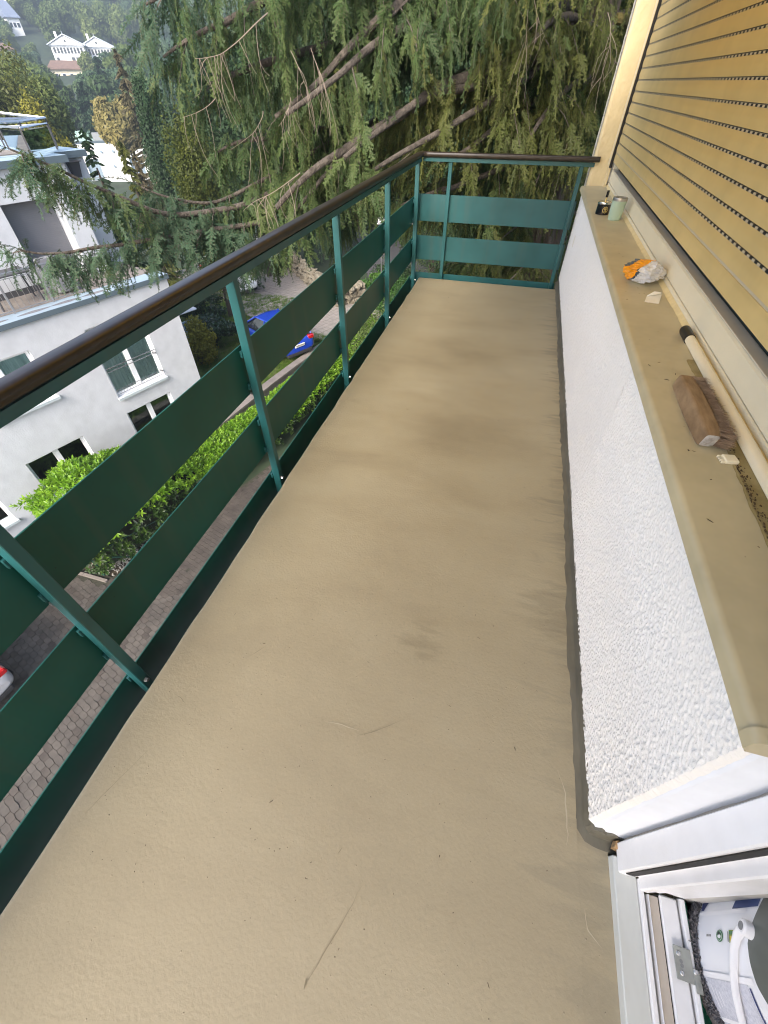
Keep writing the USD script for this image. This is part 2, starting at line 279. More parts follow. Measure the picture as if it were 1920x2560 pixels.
M['n_cop'] = mat('zinc_coping', (.28, .36, .42), .4, metal=.2, var=.08, vscale=3)
M['n_cop_edge'] = mat('slate_blue_flashing', (.085, .115, .135), .4)
M['n_puddle'] = mat('damp_patch', (.14, .14, .15), .25)
M['n_shutter'] = mat('grey_roller_slat', (.19, .19, .20), .5)
M['n_base'] = mat('dark_plinth', (.05, .05, .055), .6)
M['n_steel'] = mat('stainless_tube', (.5, .5, .5), .25, metal=.9)
M['n_frame'] = mat('white_window_frame', (.8, .81, .82), .35)
M['n_sill'] = mat('pale_metal_sill', (.5, .56, .58), .35, metal=.2)
M['n_glass'] = pane('window_pane', (.90, .95, .94))
M['n_glassrail'] = pane('glass_rail_pane', (.90, .95, .94), (.6, .65, .65), 1.22)
M['curtain'] = mat('green_grey_curtain', (.42, .54, .50), .8, col2=(.66, .76, .72), vscale=3, stretch=(9, 9, .2))
M['inside'] = mat('dark_interior', (.03, .027, .027), .8)
M['paver'] = mat('concrete_paver', (.036, .031, .026), .85, col2=(.090, .078, .064), vscale=2.2, bump=.5, bscale=60, bdist=.004, detail=8)
M['paver_b'] = mat('brown_paver', (.032, .026, .021), .85, col2=(.074, .062, .050), vscale=2.6, bump=.5, bscale=60, bdist=.004, detail=8)
M['joint'] = mat('mossy_joint_sand', (.035, .034, .022), .95, var=.4, vscale=18)
M['park'] = mat('parking_pavers', (.25, .225, .20), .85, var=.12, vscale=4, bump=.3, bscale=30, bdist=.004)
M['asphalt'] = mat('asphalt', (.055, .055, .06), .85, var=.2, vscale=8, bump=.4, bscale=80, bdist=.004)
M['soil'] = mat('soil', (.06, .048, .03), .95, var=.4, vscale=9, bump=.5, bscale=30, bdist=.02)
M['grass_base'] = mat('lawn', (.055, .085, .014), .95, col2=(.11, .12, .03), vscale=2.5, bump=.6, bscale=60, bdist=.02)
M['hill'] = mat('wooded_slope', (.02, .035, .015), .95, var=.4, vscale=.2)
M['conc'] = mat('weathered_concrete', (.13, .112, .097), .8, col2=(.22, .195, .17), vscale=2.5, bump=.4, bscale=40, bdist=.004, detail=7)
M['stone'] = mat('pale_field_stone', (.10, .085, .055), .9, col2=(.27, .24, .18), vscale=5, bump=.6, bscale=20, bdist=.02)
M['bark'] = mat('conifer_bark', (.06, .045, .032), .9, col2=(.15, .115, .085), vscale=9, bump=.9, bscale=22, bdist=.03, stretch=(1, 1, .25), detail=6)
M['bark_far'] = mat('tree_bark', (.05, .04, .03), .9)
M['limb'] = mat('limb_bark', (.040, .031, .023), .92, col2=(.14, .118, .095), vscale=16, bump=1.0, bscale=55, bdist=.02, detail=6)
M['twig'] = mat('pale_dead_twig', (.22, .18, .14), .9)
M['twig_dark'] = mat('brown_twig', (.07, .05, .03), .9)
M['moss'] = mat('mossy_bark', (.12, .10, .025), .95, col2=(.06, .05, .03), vscale=4, bump=.8, bscale=40, bdist=.02)
GR = [(.25, (.022, .048, .017)), (.42, (.040, .080, .024)), (.58, (.066, .112, .032)), (.78, (.105, .145, .042))]
M['needle'] = leaf('conifer_needles', GR, .5, .25, .3, .55, .6)
M['needle_blue'] = leaf('blue_green_needles', [(.2, (.028, .066, .034)), (.6, (.058, .112, .058)), (.85, (.10, .165, .09))], .5, .25, .3, .7)
M['needle_olive'] = leaf('olive_needles', [(.2, (.042, .062, .015)), (.55, (.085, .108, .024)), (.85, (.14, .15, .035))], .5, .3, .3, .7)
M['laurel'] = leaf('laurel_leaves', [(.2, (.085, .19, .010)), (.5, (.15, .30, .018)), (.8, (.22, .37, .03))], .28, .35, .5, 1.5, .4)
M['laurel_shade'] = leaf('shaded_laurel_leaves', [(.2, (.012, .03, .006)), (.6, (.03, .062, .010)), (.9, (.08, .14, .02))], .3, .2, .5, 1.5, .4)  # shade on the lower hedge leaves put into a darker colour
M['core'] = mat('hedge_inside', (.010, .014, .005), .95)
M['f_dark'] = leaf('dark_foliage', [(.2, (.012, .030, .012)), (.5, (.025, .052, .018)), (.8, (.05, .08, .025))], .55, .2, .3, .25)
M['f_mid'] = leaf('green_foliage', [(.2, (.022, .048, .014)), (.5, (.045, .080, .020)), (.8, (.085, .12, .03))], .55, .25, .3, .25)
M['f_light'] = leaf('light_foliage', [(.2, (.06, .095, .022)), (.5, (.10, .14, .035)), (.8, (.15, .185, .05))], .55, .3, .3, .25)
M['f_yellow'] = leaf('yellow_foliage', [(.2, (.12, .13, .014)), (.5, (.22, .20, .02)), (.85, (.34, .28, .03))], .5, .3, .3, .8)
M['f_gold'] = leaf('golden_foliage', [(.2, (.13, .12, .04)), (.6, (.27, .23, .075)), (.9, (.40, .33, .12))], .5, .3, .3, .3)
M['f_thuja'] = leaf('thuja_foliage', [(.25, (.018, .035, .008)), (.5, (.075, .09, .012)), (.8, (.22, .20, .025))], .5, .3, .3, 3.0, .5)
M['f_hill'] = leaf('hillside_foliage', [(.2, (.030, .062, .028)), (.5, (.050, .092, .038)), (.8, (.085, .13, .05))], .55, .2, .3, .25)
M['f_olive'] = leaf('olive_foliage', [(.2, (.05, .065, .012)), (.5, (.09, .10, .018)), (.8, (.14, .14, .03))], .5, .25, .3, .3)
M['f_brown'] = leaf('russet_foliage', [(.2, (.05, .045, .025)), (.6, (.09, .08, .04)), (.9, (.13, .10, .06))], .6, .2, .3, .3)
M['rhodo'] = leaf('dark_glossy_leaves', [(.2, (.008, .022, .010)), (.6, (.020, .045, .018)), (.9, (.05, .085, .03))], .3, .15, .5, 1.2, .3)
M['ivy'] = leaf('ivy_leaves', [(.2, (.02, .06, .012)), (.6, (.05, .12, .02)), (.9, (.11, .20, .03))], .35, .25, .4, .8)
M['grass'] = leaf('grass_blades', [(.2, (.05, .11, .012)), (.6, (.09, .17, .02)), (.9, (.16, .22, .04))], .5, .35, .3, 1.2)
M['car_blue'] = mat('blue_car_paint', (.008, .035, .30), .22, coat=1.0)
M['car_silver'] = mat('silver_car_paint', (.46, .47, .48), .28, metal=.35, coat=1.0)
M['car_white'] = mat('white_car_paint', (.75, .76, .78), .25, coat=1.0)
M['car_glass'] = mat('car_glass', (.012, .014, .016), .05, spec=.8)
M['tyre'] = mat('tyre_rubber', (.015, .015, .016), .8)
M['rim'] = mat('alloy_rim', (.4, .4, .42), .3, metal=.8)
M['lamp_red'] = mat('red_tail_lamp', (.30, .004, .006), .15, coat=1.0)
M['lamp_clear'] = mat('clear_lamp', (.7, .7, .72), .1, coat=1.0)
M['plate'] = mat('number_plate', (.74, .74, .7), .4)
M['h_white'] = mat('villa_white', (.78, .78, .76), .7)
M['h_cream'] = mat('cottage_cream', (.72, .64, .47), .7)
M['h_brown'] = mat('brown_tile_roof', (.16, .10, .07), .8, var=.15, vscale=1)
M['h_slate'] = mat('slate_roof', (.15, .18, .24), .6, var=.12, vscale=1)
M['h_zinc'] = mat('pale_zinc_roof', (.45, .50, .55), .5)
M['h_glass'] = mat('far_window', (.05, .06, .07), .1)
M['moss_roof'] = mat('pale_green_roof', (.22, .36, .30), .7, col2=(.36, .48, .42), vscale=.4)
M['roof_red'] = mat('red_brown_deck', (.20, .11, .10), .8, var=.2, vscale=2)
M['awning'] = usdkit.material(stage, L + 'yellow_awning_cloth', {'d': ('diffuse_bsdf', {'color': (.62, .44, .11)}), 't': ('translucent_bsdf', {'color': (.85, .53, .07)}), 'm': ('mix_closure', {'fac': .46})}, [('d.BSDF', 'm.closure1'), ('t.BSDF', 'm.closure2')], surface='m.closure')
M['fence_green'] = mat('green_wire', (.01, .07, .05), .5)
M['gravel'] = mat('pale_gravel', (.32, .30, .27), .85, col2=(.5, .47, .42), vscale=60)
#MORE#
# ------------------------------------------------------------------ the house: balcony floor, walls
WX = 0.478                 # outer face of the house wall
SL, FY = -0.905, 4.66      # outer edge and far end of the balcony floor
def profile_floor():
    r = .022; pts = [(SL + .012, -.06), (SL + .004, -.045), (SL, -.03)]
    for k in range(7):
        a = pi - k / 6 * pi / 2; pts.append((SL + r + r * cos(a), -r + r * sin(a)))
    for x in np.linspace(SL + .05, .40, 22): pts.append((x, 0.0))
    pts += [(.43, .0), (.455, 0.0015)]
    return np.array(pts)
pf = profile_floor(); ys = np.concatenate([np.linspace(-2.5, .2, 60), np.linspace(.22, FY - .03, 180), [FY - .018, FY - .008, FY - .002, FY]])
P = np.zeros((len(ys), len(pf), 3)); P[:, :, 0] = pf[None, :, 0]; P[:, :, 2] = pf[None, :, 1]; P[:, :, 1] = ys[:, None]
for k, dz in ((-1, .03), (-2, .012), (-3, .004), (-4, .001)): P[k, :, 2] -= dz
w = meshkit.fbm(np.stack([P[..., 0] * 2.2, P[..., 1] * 2.2, P[..., 2] * 0], -1), 3, 3) - .5
P[..., 2] += w * .006 * (np.abs(P[..., 2]) < .01)
e = meshkit.noise(np.stack([P[..., 1] * 9, P[..., 1] * 0, P[..., 1] * 0], -1), 5) - .5
edge = (pf[None, :, 0] < SL + .03)
P[..., 0] += edge * e * .007
mb = MB().grid(P)
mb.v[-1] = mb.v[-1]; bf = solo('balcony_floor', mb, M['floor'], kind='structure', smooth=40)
fa0 = MB().box(SL + .012, SL + .04, -2.5, FY - .008, -.171, -.058); usdkit.mesh(stage, bf + '/slab_side', fa0.arrays(), M['fascia']); und = MB().box(SL + .02, WX, -2.5, FY - .002, -.18, -.172); und.box(SL + .02, WX, FY - .02, FY - .004, -.172, -.035); fa = MB().box(SL + .014, SL + .05, -2.5, FY - .01, -.40, -.172); usdkit.mesh(stage, bf + '/slab_edge', fa.arrays(), M['fascia'])  # slab_edge band added below the slab so the lowest board mirrors dark
p = bf + '/slab_body'; v, f = und.arrays(); usdkit.mesh(stage, p, (v, f), M['n_wall2'])
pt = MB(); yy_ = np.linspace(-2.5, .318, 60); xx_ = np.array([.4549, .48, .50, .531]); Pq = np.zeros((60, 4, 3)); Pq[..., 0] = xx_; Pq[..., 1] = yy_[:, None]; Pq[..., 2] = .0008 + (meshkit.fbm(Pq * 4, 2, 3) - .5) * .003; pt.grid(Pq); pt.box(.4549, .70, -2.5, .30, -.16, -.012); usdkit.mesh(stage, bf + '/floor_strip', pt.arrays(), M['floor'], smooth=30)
# fine scratches and trowel marks that lie on the floor
def scratch(pts, wd, m, nm='scratch'):
    pts = np.array([[on(a, b, 2, .0015)[0], on(a, b, 2, .0015)[1], .0022] for a, b in pts]); n = 14
    t = np.linspace(0, 1, len(pts)); tt = np.linspace(0, 1, n); q = np.stack([np.interp(tt, t, pts[:, k]) for k in range(3)], 1)
    q[:, :2] += (meshkit.noise(q * 40, 3)[:, None] - .5) * .006
    d = np.gradient(q, axis=0); nn = np.stack([-d[:, 1], d[:, 0], d[:, 2] * 0], 1); nn /= np.linalg.norm(nn, axis=1, keepdims=True)
    ww = wd * np.sin(np.linspace(.05, pi - .05, n))[:, None] * (.5 + meshkit.noise(q * 60, 9))[:, None]
    mb = MB().grid(np.stack([q - nn * ww, q + nn * ww], 1)); v, f = mb.arrays()
    usdkit.mesh(stage, bf + '/' + numbered(bf, nm), (v, f), m)
M['scr'] = mat('scratch_mark', (.19, .16, .10), .6); M['scr_l'] = mat('pale_scratch', (.39, .35, .26), .6); M['smear'] = mat('dull_smear', (.255, .218, .138), .6, var=.3, vscale=50)
sc = 1920 / 1659.
D = lambda *a: [(x * sc, y * sc) for x, y in a]
scratch(D((650, 2142), (672, 2105), (730, 2010), (786, 1905)), .0007, M['scr'])
scratch(D((660, 2115), (655, 2140)), .0022, M['scr'])
scratch(D((1205, 1662), (1222, 1720), (1226, 1800), (1222, 1830)), .0016, M['scr_l'])
scratch(D((1262, 1965), (1268, 2010), (1300, 2050)), .0013, M['scr_l'])
scratch(D((700, 1560), (740, 1566), (775, 1580)), .0014, M['scr_l'])
scratch(D((160, 1780), (240, 1700), (330, 1610)), .0006, M['scr'])
scratch(D((770, 1590), (810, 1580), (870, 1555)), .0007, M['scr'])
scratch(D((505, 1330), (512, 1322)), .0012, M['scr']); scratch(D((730, 1845), (738, 1832)), .0012, M['scr'])
scratch(D((795, 1428), (799, 1431)), .002, M['scr']); scratch(D((540, 1418), (575, 1395)), .0007, M['scr'])

scratch(D((380, 1500), (400, 1520)), .001, M['scr'])
# cove of darker coating along the foot of the wall and round the door reveal
def cove(path, nm):
    path = np.array(path, float); n = len(path)
    t = np.gradient(path, axis=0); t /= np.linalg.norm(t, axis=1, keepdims=True); nn = np.stack([-t[:, 1], t[:, 0]], 1)
    pr = [(-.031, .0012), (-.022, .0040), (-.0105, .0085), (-.0068, .026), (-.0055, .050)]
    Q = np.zeros((n, len(pr) + 1, 3))
    for j, (o, z) in enumerate(pr + [(.004, .053)]):
        jit = (meshkit.noise(np.stack([path[:, 0] * 30 + j, path[:, 1] * 30, path[:, 0] * 0], 1), 4) - .5)
        jz = (meshkit.fbm(np.stack([path[:, 1] * 60, path[:, 0] * 60, path[:, 0] * 0], 1), 3, 8) - .5)
        Q[:, j, :2] = path + nn * (o + jit * (.012 if j == 0 else .003))[:, None]; Q[:, j, 2] = z + (jz * .034 if j >= 4 else 0)
    return Q
cy = np.concatenate([np.arange(4.86, .34, -.008), [.328, .318, .312]]); cpath = [(WX + (0.001 if y > .32 else .006), y) for y in cy]
cpath += [(.488, .306), (.50, .304)] + [(x, .303) for x in np.arange(.508, .556, .006)]
q = cove(cpath, 'cove')
mb = MB().grid(q[:, ::-1]); usdkit.mesh(stage, bf + '/skirting_cove', mb.arrays(), M['cove'], smooth=24)

# walls of the house (z below the sill: rough white stucco)
SY0, SY1, WE = .306, 4.74, 4.87
SZ = .785
hw = Thing('house_wall', 'white roughcast wall of the house under the long window sill', 'wall', (WX, .3, -8.3), kind='structure')
def rough_grid(y0, y1, z0, z1, step):
    yy = np.arange(y0, y1 + 1e-6, step); zz = np.linspace(z0, z1, max(2, int((z1 - z0) / step)))
    Y, Z = np.meshgrid(yy, zz, indexing='ij'); Q = np.stack([np.full_like(Y, WX), Y, Z], -1)
    n1 = meshkit.noise(np.stack([Y * 165 + Z * 40, Z * 205 - Y * 30, Y * 0], -1), 21); n3 = meshkit.noise(np.stack([Y * 210 + 3, Z * 230, Y * 0], -1), 24); n2 = meshkit.noise(np.stack([Y * 6, Z * 6, Y * 0], -1), 5)
    b = np.clip((n1 * .8 + n3 * .2 - .25) * 1.9, 0, 1); b = b * b * (3 - 2 * b); Q[..., 0] -= b * .0027 * (.7 + .5 * n2) + .0035
    return Q
Q = rough_grid(.318, 1.55, .045, .775, .0021)
Q[0, :, 1] = .312; Q[0, :, 0] = WX + .006 + (meshkit.noise(Q[0] * 50, 2) - .5) * .004
hw.part('render_coat', MB().grid(Q), M['edge'] if 0 else M['stucco'], smooth=True)
Q = rough_grid(1.55, WE, .045, .775, .0042); hw.part('render_coat', MB().grid(Q), M['stucco'], smooth=True)
mb = MB(); mb.box(WX + .006, WX + .2, .313, WE, -8.3, SZ - .03); mb.box(WX + .006, 7, WE - .25, WE, -8.3, SZ - .03)      # core and end wall
mb.box(WX + .006, WX + .2, -3, -1.2, -8.3, 3.2); mb.box(WX + .006, WX + .2, -1.2, .313, -8.3, -.15)
mb.box(WX + .006, 7, SY1 + .02, WE, SZ - .03, 3.2)
hw.part('core', mb, M['n_wall2'])
mb = MB(); mb.box(WX, WX + .25, SY0, SY1 + .02, 2.32, 3.2); mb.box(WX, WX + .25, -1.2, SY0, 2.2, 3.2); hw.part('lintel', mb, M['paint'])
# far pier between window and house corner
Q = rough_grid(SY1 + .03, WE, .775, 2.32, .008); hw.part('pier_face', MB().grid(Q), M['edge'], smooth=True)
yj = np.linspace(SZ - .03, 2.32, 200); xj = np.linspace(WX, .622, 24)
Zj, Xj = np.meshgrid(yj, xj, indexing='ij'); Q = np.stack([Xj, SY1 + .006 + (meshkit.fbm(np.stack([Xj * 50, Zj * 50, Xj * 0], -1), 3, 2) - .5) * .006, Zj], -1)
Q[:, 0, 1] += .022; Q[:, 1, 1] += .010; Q[:, 2, 1] += .004
hw.part('window_jamb', MB().grid(Q), M['jamb'], smooth=True)
mb = MB().box(.605, .632, SY1 - .018, SY1 + .004, SZ - .02, 2.32, .003); hw.part('plaster_bead', mb, M['jamb'])
mb = MB().box(.612, .634, SY1 - .024, SY1 - .0185, .91, 2.32); hw.part('shutter_track', mb, M['black'])
# near pier and door reveal (smooth painted)
zz = np.linspace(.045, 2.2, 160); xx = np.linspace(WX + .005, .563, 22); Zr, Xr = np.meshgrid(zz, xx, indexing='ij')
Q = np.stack([Xr, .308 - (Xr - WX) * .09 + (meshkit.fbm(np.stack([Xr * 26, Zr * 26, Xr * 0], -1), 3, 4) - .5) * .004, Zr], -1)
Q[:, 0, 1] += .006
Q[:, :, 0] += 0
hw.part('door_reveal', MB().grid(Q[:, ::-1]), M['paint'], smooth=True)
hw.part('pull_mark', MB().box(WX - .006, WX + .004, 4.42, 4.47, .40, .49, .004), M['frame_cream'], label='small pale plaster patch near the far end of the white wall')

# sill
sl = Thing('window_sill', 'long beige metal sill with a rounded nose over the white roughcast wall', 'window sill', (.53, 2.5, SZ))
pr = [(.640, SZ + .004), (.60, SZ + .003), (.52, SZ + .0015), (.466, SZ)] + [(.452 + .014 * cos(a), SZ - .014 + .014 * sin(a)) for a in np.linspace(pi / 2, pi, 6)] + [(.437, SZ - .030), (.444, SZ - .034), (.50, SZ - .034)]
pr = np.array(pr); yy = np.concatenate([[.315], np.linspace(.32, SY1 - .002, 60)]); Q = np.zeros((len(yy), len(pr), 3)); Q[..., 0] = pr[None, :, 0]; Q[..., 2] = pr[None, :, 1]; Q[..., 1] = yy[:, None]
sl.part('sill_plate', MB().grid(Q), M['sill'], smooth=35)
prc = [(x - .0015, z + .0015) for x, z in pr[:-1]] + [(.442, SZ - .037), (.50, SZ - .037)]
mb = MB(); prc2 = [(a, b) for a, b in prc] + [(.64, SZ - .037)]
from shapely.geometry import Polygon
m3 = trimesh.creation.extrude_polygon(Polygon(prc2), .022, engine='earcut'); m3.vertices = m3.vertices[:, [0, 2, 1]] * [1, 1, 1] + [0, .293, 0]; m3.invert(); mb.tm(m3); sl.part('end_cap', mb, M['sill'], smooth=25)
mb = MB()
for k in range(70):
    y = rng.uniform(.35, 3.2); x = rng.uniform(.47, .6); s = rng.uniform(.0005, .0013); a = rng.uniform(0, pi)
    if k < 8: s *= 1.8
    m_ = trimesh.creation.icosphere(1); mb.add(m_.vertices * [s, s * 2 * (1 if k % 3 else 3), s * .4] @ np.array([[cos(a), -sin(a), 0], [sin(a), cos(a), 0], [0, 0, 1]]).T + [x, y, SZ + .002], m_.faces)
sl.part('debris', mb, M['speck'], kind='stuff')

# window frame behind the shutter
wf = Thing('window_frame', 'cream window frame with a grey ledge under the lowered shutter', 'window', (.66, 2.5, SZ))
mb = MB().box(.645, .70, SY0, SY1, SZ - .02, .817, .003); wf.part('lower_profile', mb, M['frame_cream'])
mb = MB(); prw = [(.6475, .8205), (.6465, .86), (.6455, .888), (.652, .896), (.70, .897), (.70, .8205)]
m3 = trimesh.creation.extrude_polygon(Polygon(prw), SY1 - SY0, engine='earcut'); m3.vertices = m3.vertices[:, [0, 2, 1]] + [0, SY0, 0]; m3.invert(); mb.tm(m3); wf.part('bottom_rail', mb, M['frame_cream'])
wf.part('ledge', MB().box(.646, .686, SY0 + .01, SY1 - .03, .8975, .9025, .001), M['ledge'])
wf.part('joint_shadow', MB().box(.652, .70, SY0, SY1, .8168, .8207), M['black'])
mb = MB(); yy = np.linspace(SY0, SY1, 260); Q = np.zeros((260, 3, 3)); j = (meshkit.fbm(np.stack([yy * 25, yy * 0, yy * 0], 1), 3, 5) - .5) * .006
Q[:, :, 1] = yy[:, None]; Q[:, 0, 0] = .630 + j; Q[:, 0, 2] = SZ + .0045; Q[:, 1, 0] = .637; Q[:, 1, 2] = SZ + .008; Q[:, 2, 0] = .6445; Q[:, 2, 2] = SZ + .017
wf.part('sealant', MB().grid(Q[:, ::-1]), M['caulk'], smooth=True)
wf.part('pane', MB().box(.69, .70, SY0, SY1, .9, 2.3), M['glass_dark'])
wf.part('side_profile', MB().box(.6475, .70, SY1 - .03, SY1, .8205, 2.3, .003), M['frame_cream'])

# roller shutter: separate slats, each hung from a perforated hinge strip
rs = Thing('roller_shutter', 'golden beige roller shutter with rows of slots, let down almost to the sill', 'roller shutter', (.635, 2.5, .947))
J = [1.004 + .0577 * k for k in range(23)]
ya, yb = SY0 + .012, SY1 - .024
def slat(z0, z1, nm, lab=None, bulge=.0035):
    n = 7; mb = MB(); zz = np.linspace(z0, z1, n); xx = .634 - bulge * np.sin(np.linspace(.12, pi - .12, n)); Q = np.zeros((2, n, 3))
    Q[:, :, 0] = xx; Q[:, :, 2] = zz; Q[0, :, 1] = ya; Q[1, :, 1] = yb
    mb.grid(Q); B = Q.copy(); B[:, :, 0] = .643; mb.grid(B[:, ::-1]); 
    mb.quad(Q[0, 0], Q[1, 0], B[1, 0], B[0, 0]); mb.quad(Q[0, -1], B[0, -1], B[1, -1], Q[1, -1]); mb.quad(Q[0, 0], B[0, 0], B[0, -1], Q[0, -1])
    return rs.part(nm, mb, M['slat'], lab, smooth=30)
slat(.947, J[0] - .004, 'bottom_bar', bulge=.001)
for k in range(len(J) - 1):
    s_ = slat(J[k] + .0045, J[k + 1] - .0045, 'slat')
    mb = MB(); pit = .042
    tabs = np.arange(ya + .004, yb - .01, pit)
    mb.box(.6366, .638, ya, yb, J[k] - .0045, J[k] + .0045)
    if k > 0:
        for t in tabs: mb.box(.6326, .6365, t, t + pit * .46, J[k] - .0042, J[k] + .0016)
    rs.part('hinge_strip', mb, M['slat_gap'], parent=s_)
    mb = MB()
    if k > 0:
        mb.box(.6335, .6365, ya, yb, J[k] + .0027, J[k] + .0040)
        for t in tabs: mb.box(.6333, .6365, t + pit * .47, t + pit * .995, J[k] - .0042, J[k] + .0016)
    else: mb.box(.637, .640, ya, yb, J[k] - .0035, J[k] + .0035)
    rs.part('slots', mb, M['black'] if k else M['ledge'], parent=s_, kind='stuff')
rs.part('side_guide', MB().box(.60, .618, SY1 - .0175, SY1 - .004, .93, 2.32), M['frame_cream'])

# ------------------------------------------------------------------ balcony railing
rl = Thing('balcony_railing', 'dark green steel railing with wide horizontal boards and a brown handrail along the balcony', 'railing', (-.96, 2.0, -.1))
HY = 4.745
def sweep_rail(path, prof):
    path = np.array(path); n = len(path); Q = np.zeros((n, len(prof) + 1, 3))
    d = np.diff(path, axis=0); d /= np.linalg.norm(d, axis=1, keepdims=True)
    for i in range(n):
        a = d[max(i - 1, 0)]; b = d[min(i, n - 2)]; t = a + b; t /= np.linalg.norm(t); nn = np.array([t[1], -t[0], 0]); s = 1 / max(.3, np.dot(t, a))
        for j, (o, z) in enumerate(list(prof) + [prof[0]]): Q[i, j] = path[i] + nn * o * s + [0, 0, z]
    return Q
prof = [(.027 * np.sign(cos(a)) * abs(cos(a)) ** .65, .0185 * np.sign(sin(a)) * abs(sin(a)) ** .65) for a in np.linspace(0, 2 * pi, 20, endpoint=False)]
hx = -.957
pth = [(hx, y, .957) for y in np.linspace(-2.5, HY - .06, 60)] + [(hx + .012, HY - .012, .957)] + [(x, HY, .957 - .0 * x) for x in np.linspace(hx + .06, .53, 24)]
Q = sweep_rail(pth, prof); w = (meshkit.fbm(Q * [12, 4, 12], 3, 6) - .5)[..., None]; Q = Q + w * .002
rl.part('handrail', MB().grid(Q), M['handrail'], label='dark brown rounded handrail, worn and weathered on top', smooth=40)
flat = [(-.016, -.034), (.016, -.034), (.016, -.0205), (-.016, -.0205)]
rl.part('rail_bar', MB().grid(sweep_rail([(hx, -2.5, .957), (hx, HY - .03, .957)], [(-.017, -.048), (.017, -.048), (.017, -.0215), (-.017, -.0215)])), M['rail_green'])
rl.part('rail_bar', MB().box(hx + .02, .50, HY - .006, HY + .022, .908, .9353, .001), M['rail_green'])
PY = [-1.78, -.72, .338, 1.445, 2.562, 3.665, 4.71]
for y in PY:
    p_ = rl.part('post', MB().box(-.997, -.96, y, y + .031, -.15, .909, .0018), M['rail_green'])
    mb = MB()
    for z in (.62, .475, .29, .135, -.035): mb.box(-1.0075, -.9972, y - .006, y + .022, z - .014, z + .014, .001)
    rl.part('bracket', mb, M['rail_green'], parent=p_)
    m_ = MB(); m_.tube([(-.9605, y + .016, -.052), (-.949, y + .016, -.052)], [.009, .007], 6); m_.tube([(-.9975, y + .004, .44), (-1.008, y + .004, .44)], .006, 6)
    rl.part('bolt', m_, M['screw'], parent=p_)
for z0, z1, x in ((.438, .65, -1.011), (.107, .317, -1.011), (-.27, -.0185, -1.011)):
    Y_ = np.linspace(-2.5, 4.80, 60); mb = MB(); mb.box(x - .0025, x + .0025, -2.5, 4.795, z0, z1, .0008)
    rl.part('board', mb, M['board_green'])
for x in (-.706, .392):
    p_ = rl.part('post', MB().box(x, x + .031, HY, HY + .034, -.15, .9075, .0018), M['rail_green'])
    mb = MB()
    for z in (.62, .50, .30, .17, -.02): mb.box(x + .004, x + .026, HY + .0345, HY + .0515, z - .014, z + .014)
    rl.part('bracket', mb, M['rail_green'], parent=p_)
for z0, z1 in ((.455, .667), (.125, .335), (-.13, .006)):
    rl.part('board', MB().box(-1.0085, .445, HY + .052, HY + .057, z0, z1, .0008), M['rail_green'])

# ------------------------------------------------------------------ door at the near end
dr = Thing('door_frame', 'white plastic balcony door frame with grey aluminium threshold, door standing open', 'door frame', (.6, .2, 0))
TZ = .03
def slab_y(x0, x1, z0, z1, m, nm, y0=-1.15, y1=.232, bev=.001, lab=None): return dr.part(nm, MB().box(x0, x1, y0, y1, z0, z1, bev), m, lab)
slab_y(.531, .584, -.01, TZ, M['alu'], 'threshold', y1=.263, bev=.0025, lab='dull aluminium threshold plate')
slab_y(.585, .595, -.01, TZ + .007, M['pvc'], 'threshold_lip', y1=.230)
slab_y(.5955, .603, -.01, TZ - .004, M['seal'], 'grey_groove', y1=.206)
slab_y(.6035, .605, -.01, TZ + .008, M['pvc'], 'ridge', y1=.206)
slab_y(.6055, .6275, -.01, TZ + .002, M['beige_seal'], 'beige_strip', y1=.206)
slab_y(.628, .6295, -.01, TZ + .001, M['black'], 'dark_line', y1=.209)
slab_y(.630, .668, -.01, TZ + .006, M['pvc'], 'inner_sill', y1=.213, bev=.003)
slab_y(.669, .672, -.01, TZ + .002, M['seal'], 'inner_seal', y1=.216)
slab_y(.673, .684, -.01, TZ + .012, M['pvc'], 'inner_lip', y1=.217, bev=.002)
mb = MB().box(.5405, .566, .229, .290, TZ + .001, 2.2, .003); dr.part('shutter_guide', mb, M['pvc'], smooth=30)
dr.part('guide_slot', MB().box(.5665, .5705, .2335, .29, TZ + .004, 2.2), M['black'])
dr.part('guide_brush', MB().box(.548, .5665, .2265, .2288, TZ + .03, 2.2), M['black'])
dr.part('reveal_joint', MB().box(.557, .570, .2905, .302, TZ - .02, 2.2), M['beige_seal'])
mb = MB().box(.571, .5835, .2315, .30, TZ + .001, 2.2, .002); dr.part('jamb_outer', mb, M['pvc'])
mb = MB().box(.584, .604, .2065, .30, TZ + .009, 2.2, .003); dr.part('jamb', mb, M['pvc'])
mb = MB().box(.6045, .634, .2135, .30, TZ + .004, 2.2, .004); dr.part('jamb_step', mb, M['pvc'])
mb = MB().box(.6345, .684, .217, .30, TZ + .014, 2.2, .004); dr.part('jamb_inner', mb, M['pvc'])
mb = MB()
c_ = [(.532, .278), (.545, .272), (.556, .276), (.558, .29), (.547, .296), (.536, .292)]
mb.prism(c_, TZ - .012, TZ + .012); mb.v[-1] += (rng.random(mb.v[-1].shape) - .5) * .006; dr.part('cork_plug', mb, M['cork'], label='torn bit of cork filler at the foot of the door reveal')
hg = []
mb = MB(); hp_ = [on(1676, 2357, 2, TZ + .010), on(1690, 2364, 2, TZ + .010)]
